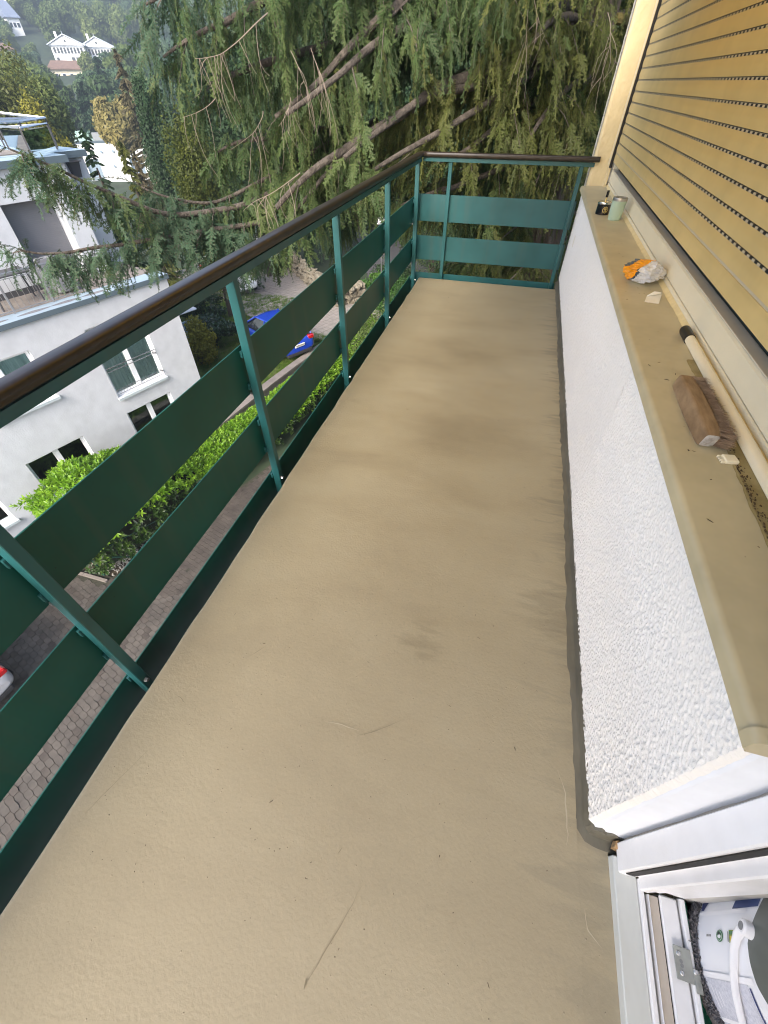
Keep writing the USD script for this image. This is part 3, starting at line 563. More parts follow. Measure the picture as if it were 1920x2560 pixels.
# hinge plate on the inner sill
y_a, y_b = on(1695, 2448, 2, .04)[1], on(1680, 2360, 2, .04)[1]
mb.box(.640, .676, y_a, y_b, TZ + .0128, TZ + .0150, .0008); mb.box(.676, .690, y_a - .012, y_b - .028, TZ + .0128, TZ + .0150, .0008)
hp = dr.part('hinge_plate', mb, M['steel'], label='dull galvanised hinge plate screwed to the inner sill')
for a, b in ((.65, y_b - .012), (.652, y_a + .012), (.681, (y_a + y_b) / 2 - .006)):
    m_ = MB(); m_.lathe([(0, TZ + .0172), (.0035, TZ + .0168), (.0050, TZ + .0150), (.0050, TZ + .0140)], (a, b, 0), 14); dr.part('screw', m_, M['screw'], parent=hp)
for a, b in ((.653, y_b - .024), (.654, y_a + .024)):
    m_ = MB(); m_.lathe([(0, TZ + .0156), (.0034, TZ + .0156), (.0034, TZ + .0148)], (a, b, 0), 12); dr.part('screw_hole', m_, M['seal'], parent=hp)

# room behind the door
rm = Thing('room', 'dim room behind the open balcony door', 'room', (.7, 0, 0), kind='structure')
mb = MB(); mb.box(.71, 4.2, -1.6, 4.6, -.06, -.01); rm.part('room_floor', mb, M['mat_green'])
mb = MB(); mb.box(4.2, 4.3, -1.6, 4.6, -.06, 2.4); mb.box(.71, 4.2, -1.7, -1.6, -.06, 2.4); mb.box(.71, 4.2, .56, .66, -.06, 2.4); mb.box(.71, 4.3, -1.7, 4.6, 2.4, 2.5); rm.part('room_walls', mb, M['room'])
mb = MB(); mb.box(.685, .74, .22, .56, -.02, 2.4); mb.box(.5, .74, -1.6, -1.16, -.02, 2.4); rm.part('door_side_wall', mb, M['room'])
# green-backed carpet under the bucket with a frayed grey edge
BC = np.array([.872, .125, .004]); BH = .38
rad = lambda z: .176 + .018 * z / BH
cp = Thing('carpet', 'green carpet strip with a frayed grey edge inside the door', 'carpet', (.75, 0, 0))
cp.part('backing', MB().box(.6855, .86, -1.1, .216, -.0085, -.004, .002).box(.6855, .6875, -1.1, .216, -.004, TZ + .006), M['mat_green'])
mb = MB(); xs_c = lambda a: BC + np.array([-(rad(0) + .003) * cos(a), (rad(0) + .003) * sin(a), 0])
for a in np.arange(radians(-75), radians(66), .0042):
    for k in range(5):
        b_ = xs_c(a) + [rng.normal() * .002, rng.normal() * .002, .018 + rng.random() * .022]; d_ = np.array([-.004 * cos(a) + rng.normal() * .004, .004 * sin(a) + rng.normal() * .004, .003 + rng.random() * .008]); mb.tube([b_, b_ + d_ * .6, b_ + d_ + [rng.normal() * .002, rng.normal() * .002, 0]], [.0016, .0013, .0006], 4, False)
cp.part('frayed_edge', mb, M['fuzz'], kind='stuff')
aa = np.linspace(radians(-80), radians(70), 60); Q = np.zeros((60, 4, 3))
for i_, a in enumerate(aa):
    u_ = np.array([-cos(a), sin(a), 0]); Q[i_] = [BC + u_ * (rad(0) + .0045) + [0, 0, -.006], BC + u_ * (rad(0) + .0045) + [0, 0, .034], BC + u_ * (rad(0) + .001) + [0, 0, .036], BC + u_ * (rad(0) - .03) + [0, 0, .0]]
cp.part('pile', MB().grid(Q), M['fuzz'], smooth=True)

# paint bucket on the carpet
bk = Thing('paint_bucket', 'white plastic paint bucket with grey-green print and a white handle just inside the door', 'bucket', BC)
pr = [(0, 0), (.170, 0), (.1755, .006)] + [(rad(z), z) for z in np.linspace(.012, BH - .03, 8)] + [(rad(BH) + .006, BH - .028), (rad(BH) + .006, BH), (rad(BH) - .004, BH), (rad(BH) - .006, BH - .01), (0, BH - .012)]
bk.part('body', MB().lathe(pr, BC, 96), M['bucket'], smooth=35)
def decal(a0, a1, z0, z1, off=.0006, n=12, top=None, bot=None):
    """a piece of print wrapped on the bucket; a: angle in degrees from -x, growing to +y"""
    aa = np.linspace(a0, a1, n); Q = np.zeros((n, 5, 3))
    for i, a in enumerate(aa):
        t = i / (n - 1); lo = z0 if bot is None else np.interp(t, np.linspace(0, 1, len(bot)), bot); hi = z1 if top is None else np.interp(t, np.linspace(0, 1, len(top)), top)
        for j, z in enumerate(np.linspace(lo, hi, 5)):
            r = rad(z) + off; Q[i, j] = BC + [-r * cos(radians(a)), r * sin(radians(a)), z]
    return MB().grid(Q[::-1])
bk.part('dark_print', decal(-70, 50, .24, .346, .0006, 60, bot=[.262, .262, .262, .262, .260, .258, .252, .237, .236, .240, .258, .277, .292, .30, .31]), M['label_dark'])
bk.part('blue_print', decal(25.5, 60, .18, .28, .0008, 20, top=[.275, .285, .292, .30], bot=[.182, .195, .215, .24]), M['label_blue'])
bk.part('navy_print', decal(26, 60, .04, .08, .0008, 20, top=[.062, .085, .10, .11], bot=[.05, .045, .04, .03]), M['label_navy'])
bk.part('print_line', decal(22.5, 25.2, .045, .235, .0008, 5), M['print_white'])
bk.part('info_panel', decal(-62, -10.4, .022, .205, .0006, 30), M['print_grey'])
bk.part('panel_line', decal(-10.2, -7.4, .03, .228, .0012, 5), M['print_white']); bk.part('panel_line', decal(-30, -28, .03, .2, .0012, 5), M['print_white'])
for k in range(3): bk.part('text_line', decal(-24 + k, -13 - 1.5 * k, .062 + .012 * k, .0640 + .012 * k, .0014, 10), M['print_white'])
for k in range(3): bk.part('text_line', decal(-44, -33 + k, .05 + .014 * k, .052 + .014 * k, .0014, 10), M['print_white'])
bk.part('navy_line', decal(-62, -11.5, .2085, .2135, .0012, 30), M['label_navy'])
for k in range(7): bk.part('caption', decal(10.2, 11.4, .085 + .003 * k, .0868 + .003 * k, .0012, 3), M['ink_dark'])
def blob(a, z, ra, rz, off, m, nm, lab=None, k=18):
    V = []
    for t in np.linspace(0, 2 * pi, k, endpoint=False):
        aa = a + ra * cos(t); zz_ = z + rz * sin(t); r = rad(zz_) + off; V.append(BC + [-r * cos(radians(aa)), r * sin(radians(aa)), zz_])
    V.append(BC + [-(rad(z) + off) * cos(radians(a)), (rad(z) + off) * sin(radians(a)), z]); return bk.part(nm, MB().add(V, [(k, (i + 1) % k, i) for i in range(k)]), m, lab)
blob(10.6, .140, 3.2, .0135, .0012, M['ink_green'], 'oval_emblem', 'green oval recycling mark printed on the bucket'); blob(10.6, .140, 2.6, .0108, .0018, M['print_white'], 'emblem_ring'); blob(10.6, .140, 2.35, .0098, .0022, M['ink_green'], 'emblem_field'); blob(10.1, .141, 1.0, .0065, .0026, M['print_white'], 'emblem_curl'); blob(11.6, .1395, .8, .004, .0026, M['ink_dark'], 'emblem_arrow')
bk.part('quality_stamp', decal(7.2, 13.5, .177, .207, .0012, 6), M['ink_olive'], 'square olive and yellow quality stamp headed RAL'); bk.part('stamp_patch', decal(7.8, 10.5, .181, .196, .0016, 5), M['ink_yellow']); bk.part('stamp_patch', decal(11.2, 12.9, .179, .204, .0018, 4), M['ink_green'])
bk.part('stamp_caption', decal(7.6, 12.8, .1715, .1745, .0014, 5), M['seal'])
tm_ = meshkit.text_mesh('RAL', .0095, .0003, True); tv = tm_.vertices
wd_ = tv[:, 0].max(); aa = 13.6 - tv[:, 0] / wd_ * 6.6; zt_ = .2085 + tv[:, 1]; r_ = rad(zt_) + .001 + tv[:, 2]
bk.part('stamp_letters', MB().add(np.stack([BC[0] - r_ * np.cos(np.radians(aa)), BC[1] + r_ * np.sin(np.radians(aa)), BC[2] + zt_], 1), tm_.faces), M['ink_red'])
# bail handle hanging down the side: pivot ear, flat arm
hA = []; ha_ = [12.4, 9, 4, -2, -8, -15, -20, -27, -40, -55, -75, -95]; hz_ = [.246, .226, .211, .199, .185, .170, .161, .145, .125, .11, .10, .095]
for t in np.linspace(0, 11, 40):
    a = np.interp(t, range(12), ha_); z = np.interp(t, range(12), hz_); r = rad(z) + .011; hA.append(BC + [-r * cos(radians(a)), r * sin(radians(a)), z])
bh = bk.part('handle', MB().tube(np.array(hA), [.0085] * 4 + [.0072] * 8 + [.0068] * 28, 10, flat=.8), M['print_white'], smooth=True)
m_ = MB(); r = rad(.25); ea = radians(13); ax = np.array([-cos(ea), sin(ea), 0]); c0 = BC + ax * (r + .008) + [0, 0, .254]; m_.tube([c0 - ax * .012, c0 - ax * .002, c0 + ax * .006, c0 + ax * .009], [.014, .0145, .0135, .011], 18); bk.part('handle_pivot', m_, M['print_white'], parent=bh, smooth=30)
m_ = MB().tube([c0 + ax * .0091, c0 + ax * .0100], [.0075, .007], 14); bk.part('pivot_dimple', m_, M['seal'], parent=bh)

# ------------------------------------------------------------------ things on the sill
c = np.array([.511, 3.62, SZ + .002])
ash = Thing('ashtray', 'small black push-down ashtray with chrome rim and a gold emblem beside the mint cup', 'ashtray', c)
ash.part('body', MB().lathe([(0, 0), (.041, 0), (.0425, .003), (.0415, .02), (.0415, .042), (.0425, .056)], c, 40), M['can_black'], smooth=35)
ash.part('rim', MB().lathe([(.0426, .056), (.0435, .060), (.0425, .066), (.036, .068), (.03, .064), (0, .063)], c, 40), M['chrome'], smooth=35)
ash.part('push_rod', MB().lathe([(.006, .063), (.005, .08), (.003, .085), (.003, .09)], c, 12), M['gold'])
ash.part('knob', MB().lathe([(0, .09), (.0075, .09), (.008, .093), (.008, .123), (.0075, .126), (0, .126)], c, 16), M['can_black'], smooth=35)
V = []
for t in np.linspace(0, 2 * pi, 20, endpoint=False):
    a = radians(58 + 24 * cos(t)); z = .03 + .018 * sin(t); V.append(c + [-(.0432) * cos(a + pi) * -1 * -1, -.0432 * sin(a), z])
def on_can(a, z, r): a = radians(a); return c + [r * cos(a), r * sin(a), z]
def can_blob(a, z, ra, rz, r, m, nm, lab=None, hole=None):
    k = 20; T = np.linspace(0, 2 * pi, k, endpoint=False); V = [on_can(a + ra * cos(t), z + rz * sin(t), r) for t in T]
    if hole: V2 = [on_can(a + ra * hole * cos(t), z + rz * hole * sin(t), r) for t in T]; return ash.part(nm, MB().add(V + V2, [(i, (i + 1) % k, k + (i + 1) % k, k + i) for i in range(k)]), m, lab)
    V.append(on_can(a, z, r)); return ash.part(nm, MB().add(V, [(k, i, (i + 1) % k) for i in range(k)]), m, lab)
can_blob(-78, .029, 23, .0175, .0432, M['gold'], 'emblem_ring', 'round gold emblem on the black can', hole=.8)
for da, dz, ra, rz in ((0, .003, 5, .011), (-8, .004, 4, .005), (8, .004, 4, .005), (-7, -.007, 5, .003), (7, -.007, 5, .003)): can_blob(-78 + da, .029 + dz, ra, rz, .0433, M['gold'], 'emblem_detail')

c = np.array([.570, 3.462, SZ + .002])
cu = Thing('travel_cup', 'mint green travel cup with steel rim and clear lid in front of the window', 'cup', c)
cu.part('body', MB().lathe([(0, 0), (.033, 0), (.0365, .004), (.038, .012), (.0425, .098), (.0425, .100)], c, 44), M['mint'], smooth=35)
cu.part('rim', MB().lathe([(.0427, .1002), (.0432, .114), (.0425, .1155), (.040, .115)], c, 44), M['brushed'], smooth=35)
ld = cu.part('lid', MB().lathe([(.0405, .1152), (.039, .1165), (.034, .1150), (.031, .112), (0, .112)], c, 44), M['cup_lid'], smooth=35)
m_ = MB(); m_.lathe([(0, .1128), (.004, .1128), (.004, .112)], c + [.012, -.006, 0], 12); m_.lathe([(0, .1128), (.004, .1128), (.004, .112)], c + [-.012, .004, 0], 12); cu.part('lid_hole', m_, M['black'], parent=ld)

# crumpled snack bag: one crumpled shell, printed by region
c = np.array([.566, 2.235, SZ + .002])
bg = Thing('snack_bag', 'crumpled orange and silver-white snack bag lying on the sill', 'snack bag', c)
ico = trimesh.creation.icosphere(4); V = ico.vertices.copy(); rb = np.random.default_rng(21)
ds = rb.normal(size=(30, 3)); ds /= np.linalg.norm(ds, axis=1, keepdims=True); hs = rb.uniform(.58, 1.0, 30)
proj_ = V @ ds.T; rr = np.min(np.where(proj_ > .25, hs[None] / np.maximum(proj_, .25), 9), axis=1); rr = np.clip(rr, .6, 1.2)
V = V * rr[:, None]; nn = meshkit.noise(V * 2.6, 4) + .4 * meshkit.noise(V * 6, 8); ridge = np.abs(((nn * 2.6) % 1) - .5) * 2; V = V * (1 - .15 * ridge)[:, None]
ang_ = radians(20); R2 = np.array([[cos(ang_), -sin(ang_), 0], [sin(ang_), cos(ang_), 0], [0, 0, 1]])
Vw = (V * [.098, .128, .064]) @ R2.T; Vw[:, 2] = np.maximum(Vw[:, 2] + .044, 0); Vw += c
cen = V[ico.faces].mean(1); nz = meshkit.noise(cen * 1.6, 9); s_ = cen[:, 1] * 1.0 + cen[:, 2] * .45 - cen[:, 0] * .35 + (nz - .5) * .7
reg = np.where(s_ > .02, 0, 1); reg[(s_ > .72) & (cen[:, 2] > .1)] = 2; reg[(np.abs(s_ - .02) < .05) & (nz > .5)] = 2
for k, (nm, m_) in enumerate((('orange_print', 'bag_orange'), ('silver_side', 'bag_white'), ('dark_print', 'bag_dark'))):
    fk = ico.faces[reg == k]
    if len(fk): u_, inv = np.unique(fk, return_inverse=True); bg.part(nm, MB().add(Vw[u_], inv.reshape(-1, 3)), M[m_], smooth=18)
bl = Thing('folded_card', 'small folded cream card beside the crumpled snack bag', 'card', (.585, 2.035, SZ))
A_, B_, C_, D_ = on(1612, 753, 2, SZ + .004), on(1647, 759, 2, SZ + .004), on(1655, 735, 2, SZ + .012), on(1617, 740, 2, SZ + .006)
E_, F_ = on(1654, 731, 2, SZ + .03), on(1636, 728, 2, SZ + .034)
mb = MB(); T_ = np.array([0, 0, .004])
def plate(mb, *pts):
    pts = np.array(pts); n = len(pts); V = np.vstack([pts, pts - T_ * .6]); F = [(0, i, i + 1) for i in range(1, n - 1)] + [(n, n + i + 1, n + i) for i in range(1, n - 1)]
    F += [x for i in range(n) for x in ((i, n + i, (i + 1) % n), ((i + 1) % n, n + i, n + (i + 1) % n))]; mb.add(V, F)
plate(mb, A_, B_, C_ , D_); bl.part('front_leaf', mb, M['paper']); mb = MB(); plate(mb, D_ + T_ * .3, C_ + T_ * .3, E_, F_); bl.part('back_leaf', mb, M['paper'])

# cream telescopic pole with black cap
pl = Thing('roller_pole', 'cream tubular pole with a black end cap lying along the window frame', 'pole', (.615, 1.2, SZ))
p0, p1 = on(1718, 850, 0, .618), np.array([.618, .30, SZ + .018]); p0 = np.array([.618, 1.60, SZ + .018]); 
pl.part('tube', MB().tube([p0, (p0 + p1) / 2, p1], .0145, 24), M['pole'], smooth=40)
pl.part('end_cap', MB().tube([p0 + [0, -.004, 0], p0 + [0, .07, 0], p0 + [0, .078, 0]], [.0168, .0168, .0155], 24), M['cap'], smooth=40)

# old lath / grimy strip below the pole
ls = Thing('grimy_strip', 'grimy yellow-brown strip lying along the sill under the pole', 'strip', (.6, .9, SZ))
yy = np.linspace(.32, 1.47, 160); Q = np.zeros((160, 4, 3)); Q[:, :, 1] = yy[:, None]
lft = np.interp(yy, [.32, .75, .93, 1.2, 1.47], [.566, .568, .575, .588, .588]) + (meshkit.fbm(np.stack([yy * 40, yy * 0, yy * 0], 1), 3, 7) - .5) * .008
for j, (xo, zo) in enumerate(((0, .0012), (.004, .0035), (.03, .004), (.058, .004))): Q[:, j, 0] = np.minimum(lft + xo, .63); Q[:, j, 2] = SZ + .002 + zo
ls.part('strip', MB().grid(Q[:, ::-1]), M['strip'])
mb = MB()
for k in range(420):
    y = rng.uniform(.35, .93) if k % 4 else rng.uniform(.35, 1.2); x = np.interp(y, [.32, .75, .93, 1.2], [.57, .572, .578, .592]) + abs(rng.normal()) * .008; s = rng.uniform(.0005, .0017); m_ = trimesh.creation.icosphere(1); mb.add(m_.vertices * [s, s * 2.2, s * .5] + [x, y, SZ + .0065], m_.faces)
ls.part('grime', mb, M['grime'], kind='stuff')

# hand brush
br = Thing('hand_brush', 'worn wooden hand brush lying on its side on the sill with bristles towards the pole', 'brush', (.54, 1.13, SZ))
bz = SZ + .002
ax0, ax1 = np.array([.533, 1.285, bz]), np.array([.534, .985, bz])
n = 26; Q = []
for i in range(n):
    t = i / (n - 1); y = ax0[1] + (ax1[1] - ax0[1]) * t
    wv = .9 + .18 * sin(pi * t); x_out = .512 - .004 * sin(pi * t); x_in = .548 + .002 * t; h = .046 * (.86 + .14 * sin(pi * t)); e = 1 - .22 * (max(0, abs(t - .5) - .44) / .06) ** 2
    cx_, hz = (x_out + x_in) / 2, h / 2; hw2 = (x_in - x_out) / 2 * e; hh = hz * e
    ring = [(hw2 * np.sign(cos(a)) * abs(cos(a)) ** .4, hh * np.sign(sin(a)) * abs(sin(a)) ** .4) for a in np.linspace(0, 2 * pi, 24, endpoint=False)]
    Q.append([(cx_ + a - .010 * (b / max(hh, 1e-6)) * -.3, y, bz + hz + b) for a, b in ring] + [(cx_ + ring[0][0] , y, bz + hz + ring[0][1])])
Q = np.array(Q); Q[:, -1] = Q[:, 0]
mb = MB().grid(Q); wd = br.part('wooden_back', mb, M['wood'], smooth=35)
for E, s_ in ((Q[0], 1), (Q[-1], -1)):
    cc = E[:-1].mean(0); V = np.vstack([E[:-1], cc + [0, s_ * .004, 0]]); k = len(E) - 1
    m_ = MB().add(V, [((i + 1) % k, i, k) if s_ > 0 else (i, (i + 1) % k, k) for i in range(k)]); br.part('end_grain', m_, M['wood_end'] if s_ < 0 else M['wood'], parent=wd)
mb = MB()
for row in range(4):
    for i in range(26):
        y = 1.272 - i * .0112; z = bz + .008 + row * .0095; base = np.array([.546, y, z])
        for k in range(26):
            o = np.array([0, rng.normal() * .003, rng.normal() * .0022]); d = np.array([.034 + rng.normal() * .003, rng.normal() * .006 - .006, rng.normal() * .004 - .002]); b_ = base + o
            mb.add([b_ + [0, .0006, 0], b_ - [0, .0006, 0], b_ + d + [0, .0004, 0], b_ + d - [0, .0004, 0], b_ + [0, 0, .0007], b_ + d + [0, 0, .0005]], [(0, 1, 3, 2), (0, 4, 5, 2)])
br.part('bristles', mb, M['bristle'], kind='stuff')

# little cream plastic clip
cl = Thing('plastic_clip', 'tiny cream plastic clip with teeth near the end of the brush', 'clip', (.567, .94, SZ))
th_ = radians(8); Rm = np.array([[cos(th_), -sin(th_), 0], [sin(th_), cos(th_), 0], [0, 0, 1]])
mb = MB(Rm, (.567, .941, SZ + .002)); mb.box(-.012, .018, -.014, .014, .001, .011, .0025); cl.part('body', mb, M['clip'], smooth=30)
mb = MB(Rm, (.567, .941, SZ + .002))
for k in range(4): mb.box(-.020, -.0121, -.013 + k * .0072, -.0095 + k * .0072, .002, .0085, .0008)
cl.part('teeth', mb, M['clip'])

# ------------------------------------------------------------------ unseen yellow awning, inferred from golden tint, sized to shade the balcony
aw = Thing('awning', 'unseen yellow cloth awning sized to shade and tint the balcony', 'awning', (.45, 2.2, 2.3))
n_ = 24; tt = np.linspace(0, 1, n_); Q = np.zeros((2, n_, 3)); Q[:, :, 0] = .44 - 1.06 * tt; Q[:, :, 2] = 2.27 - .26 * tt - .04 * np.sin(pi * tt); Q[0, :, 1] = .62; Q[1, :, 1] = 3.55
aw.part('cloth', MB().grid(Q), M['awning'], smooth=True)
aw.part('front_bar', MB().box(-.66, -.615, .6, 3.57, 1.98, 2.04, .008), M['pvc']); aw.part('valance', MB().box(-.667, -.662, .62, 3.55, 1.84, 2.0), M['awning']); aw.part('cassette', MB().box(.40, .475, .6, 3.6, 2.22, 2.34, .01), M['pvc'])
for y in (.85, 3.3): aw.part('arm', MB().tube([(.42, y, 2.22), (-.1, y + (.5 if y < 2 else -.5), 2.10), (-.63, y, 1.98)], .018, 8), M['pvc'])

ab = MB().box(-.95, WX - .002, -3.2, .55, 2.42, 2.6); solo('balcony_above', ab, M['paint'], kind='structure')  # unseen slab added to shade the near end of the balcony
# grit, needles and crumbs on the floor
mb = MB()
for k in range(420):
    y = 4.5 * rng.random() ** 1.5 - .1; x = rng.uniform(SL + .05, .42); s_ = rng.uniform(.0004, .0010); a = rng.uniform(0, pi); l = s_ * (rng.uniform(1, 2) if k % 7 else rng.uniform(3, 6)); c_, n_2 = cos(a), sin(a)
    V = np.array([(-l, -s_, 0), (l, -s_, 0), (l, s_, 0), (-l, s_, 0), (-l * .6, -s_ * .6, s_), (l * .6, -s_ * .6, s_), (l * .6, s_ * .6, s_), (-l * .6, s_ * .6, s_)]); V = V @ np.array([[c_, -n_2, 0], [n_2, c_, 0], [0, 0, 1]]).T + [x, y, .0035]
    mb.add(V, [(4, 5, 6, 7), (0, 1, 5, 4), (1, 2, 6, 5), (2, 3, 7, 6), (3, 0, 4, 7)])
p_ = bf + '/grit'; usdkit.mesh(stage, p_, mb.arrays(), M['speck']); stage.GetPrimAtPath(p_).SetCustomDataByKey('kind', 'stuff')
# ------------------------------------------------------------------ neighbour's white house
TH = radians(18.4); FD = np.array([sin(TH), cos(TH), 0]); FN = np.array([cos(TH), -sin(TH), 0]); FO = -13.0 * FN
FM = np.stack([FD, -FN, [0, 0, 1.0]], 1)                       # local axes: along the facade, into the house, up
def FB(): return MB(FM, FO)
def FP(u, o, z): return FM @ np.array([u, o, z], float) + FO
GZ = -8.3
nb = Thing('white_house', 'white rendered neighbouring house with a roof terrace and dark windows beyond the hedge', 'house', FP(4, 0, GZ))
wins = dict(french=(4.95, 6.60, -5.30, -3.26), left=(1.9, 3.52, -4.52, -3.26), low_r=(4.95, 6.54, -7.15, -5.85), low_m=(1.93, 3.53, -7.15, -5.85), low_l=(-.9, .94, -7.12, -5.85))
U0, U1, ZT = -5.0, 7.78, -2.62
us = sorted({U0, U1, *[w[0] for w in wins.values()], *[w[1] for w in wins.values()]}); zs = sorted({GZ - .3, ZT, *[w[2] for w in wins.values()], *[w[3] for w in wins.values()]})
mb = FB()
for i in range(len(us) - 1):
    for j in range(len(zs) - 1):
        uc, zc = (us[i] + us[i + 1]) / 2, (zs[j] + zs[j + 1]) / 2
        if any(w[0] < uc < w[1] and w[2] < zc < w[3] for w in wins.values()): continue
        mb.quad((us[i], 0, zs[j]), (us[i + 1], 0, zs[j]), (us[i + 1], 0, zs[j + 1]), (us[i], 0, zs[j + 1]))
mb.quad((U1, 0, GZ - .3), (U1, 9, GZ - .3), (U1, 9, ZT), (U1, 0, ZT)); mb.quad((U0, 0, GZ - .3), (U0, 0, ZT), (U0, 9, ZT), (U0, 9, GZ - .3)); mb.quad((U0, 9, GZ - .3), (U0, 9, ZT), (U1, 9, ZT), (U1, 9, GZ - .3))
nb.part('wall', mb, M['n_wall'])
mb = FB().box(U0 + .1, U1 - .1, .35, 8.8, ZT - .25, ZT - .2); mb.box(U0, U1, .4, .45, GZ, ZT - .3); nb.part('inner_core', mb, M['inside'])
for nm, (a, b, c_, d_) in wins.items():
    mb = FB(); rv = .11
    mb.quad((a, 0, c_), (a, 0, d_), (a, rv, d_), (a, rv, c_)); mb.quad((b, 0, c_), (b, rv, c_), (b, rv, d_), (b, 0, d_)); mb.quad((a, 0, d_), (b, 0, d_), (b, rv, d_), (a, rv, d_)); mb.quad((a, 0, c_), (a, rv, c_), (b, rv, c_), (b, 0, c_))
    w_ = nb.part('window', mb, M['n_wall2'])
    mb = FB(); fw = .075; mid = (a + b) / 2
    mb.box(a, a + fw, rv, rv + .06, c_, d_, .006); mb.box(b - fw, b, rv, rv + .06, c_, d_, .006); mb.box(a + fw, b - fw, rv, rv + .06, d_ - fw, d_, .006); mb.box(a + fw, b - fw, rv, rv + .06, c_, c_ + fw * 1.3, .006); mb.box(mid - .075, mid + .075, rv - .012, rv + .06, c_ + .01, d_ - .01, .006)
    nb.part('frame', mb, M['n_frame'], parent=w_)
    mb = FB(); mb.box(a + fw, mid - .076, rv + .03, rv + .036, c_ + fw, d_ - fw); nb.part('pane', mb, M['n_glass'], parent=w_)
    mb = FB(); mb.box(mid + .076, b - fw, rv + .03, rv + .036, c_ + fw, d_ - fw); nb.part('pane', mb, M['n_glass'], parent=w_)
    uu = np.linspace(a, b, 120); Q = np.zeros((120, 2, 3)); Q[:, :, 0] = uu[:, None]; Q[:, :, 1] = (rv + .075 + .022 * np.sin(uu * 42 + 2 * np.sin(uu * 9)))[:, None]; Q[:, 0, 2] = c_; Q[:, 1, 2] = d_
    if nm in ('french', 'left'): nb.part('curtain', FB().grid(Q), M['curtain'], parent=w_)
    else:
        mb = FB()
        for (x0_, x1_, z0_, z1_) in ((a, a + .5, c_, c_ + .7), (mid + .2, b, c_, c_ + .45)): mb.box(x0_, x1_, rv + .2, rv + .22, z0_, z1_)
        nb.part('inner_panel', mb, M['inside'], parent=w_)
    pr = FB().box(a - .04, b + .04, -.075, rv - .003, c_ - .045, c_ - .012, .004); pr.box(a - .04, b + .04, -.075, -.055, c_ - .085, c_ - .046); nb.part('sill', pr, M['n_sill'], parent=w_)
# juliet bars
mb = FB(); a, b, c_, d_ = wins['french']
for z in (-4.40, -4.50): mb.tube([(a + .02, -.02, z), (b - .02, -.02, z)], .014, 6)
for z in (-5.20, -5.07): mb.tube([(a + .02, -.02, z), (b - .02, -.02, z)], .008, 6)
for k in range(17): x = a + .05 + k * (b - a - .1) / 16; mb.tube([(x, -.02, -5.20), (x, -.02, -5.07)], .005, 4)
for z in (-4.5, -5.1): mb.box(b - .07, b - .02, -.03, .10, z - .02, z + .02)
nb.part('juliet_bars', mb, M['n_steel'])
# coping, terrace, steel balustrade
mb = FB().box(U0, U1 + .05, -.045, .48, ZT + .004, ZT + .055, .004); nb.part('coping', mb, M['n_cop'])
mb = FB().box(U0, U1 + .06, -.052, -.0455, ZT - .07, ZT + .05); nb.part('coping_flashing', mb, M['n_cop_edge'])
for k, uu_ in enumerate((3.15, 4.15, 4.95, 5.75, 2.2)):
    V = [FP(uu_ + .36 * cos(t) + .05 * cos(3 * t), .18 + .085 * sin(t), ZT + .0575) for t in np.linspace(0, 2 * pi, 24, endpoint=False)] + [FP(uu_, .18, ZT + .0575)]
    nb.part('damp_patch', MB().add(V, [(24, i, (i + 1) % 24) for i in range(24)]), M['n_puddle'])
mb = FB().box(U0, U1, .49, 9, ZT - .02, ZT + .02); nb.part('terrace_floor', mb, M['conc'])
br_ = FB()
RO, RT = .42, -1.72 - .02
br_.tube([(U0, RO, RT), (5.75, RO, RT)], .022, 8); nb.part('balustrade_rail', br_, M['n_steel'])
mb = FB(); mb.tube([(U0, RO, RT - .10), (5.7, RO, RT - .10)], .009, 6); mb.tube([(U0, RO, ZT + .12), (5.7, RO, ZT + .12)], .009, 6); nb.part('balustrade_wire', mb, M['n_steel'])
for k, x in enumerate(np.arange(1.0, 5.9, .94)): nb.part('balustrade_post', FB().box(x - .02, x + .02, RO - .012, RO + .012, ZT + .03, RT - .02), M['seal'])
for x in np.arange(.6, 5.75, .125): nb.part('baluster', FB().tube([(x, RO, ZT + .12), (x, RO, RT - .10)], .006, 5), M['n_steel'])
# set-back storey: lower block with a recess for the big grey shutter, and a deeper block behind
SO, RZ = 1.75, .02
mb = FB(); rl_, rr_, rt_, rb_ = 5.17, 6.48, -.71, -1.92
mb.quad((-5, SO, ZT), (rl_, SO, ZT), (rl_, SO, RZ), (-5, SO, RZ)); mb.quad((rr_ + .06, SO, ZT), (7.10, SO, ZT), (7.10, SO, RZ), (rr_ + .06, SO, RZ)); mb.quad((rl_, SO, rt_), (rr_ + .06, SO, rt_), (rr_ + .06, SO, RZ), (rl_, SO, RZ))
mb.quad((7.10, SO, ZT), (7.10, SO + .6, ZT), (7.10, SO + .6, RZ), (7.10, SO, RZ)); mb.quad((7.10, SO + .6, ZT), (7.95, SO + .6, ZT), (7.95, SO + .6, RZ + .02), (7.10, SO + .6, RZ + .02)); mb.quad((7.95, SO + .6, ZT), (7.95, 9, ZT), (7.95, 9, RZ), (7.95, SO + .6, RZ))
mb.quad((rl_, SO, ZT), (rl_, SO + .5, ZT), (rl_, SO + .5, rt_), (rl_, SO, rt_)); mb.quad((rr_ + .06, SO, ZT), (rr_ + .06, SO, rt_), (rr_ + .06, SO + .5, rt_), (rr_ + .06, SO + .5, ZT)); mb.quad((rl_, SO, rt_), (rr_ + .06, SO, rt_), (rr_ + .06, SO + .5, rt_), (rl_, SO + .5, rt_))
nb.part('upper_wall', mb, M['n_wall'])
nb.part('shutter_rail', FB().box(rr_ + .005, rr_ + .058, SO + .22, SO + .5, ZT, rt_ - .005), M['n_frame'])
pz = .042
sh = None
zz_ = np.arange(-2.13, rt_ - .03, pz)
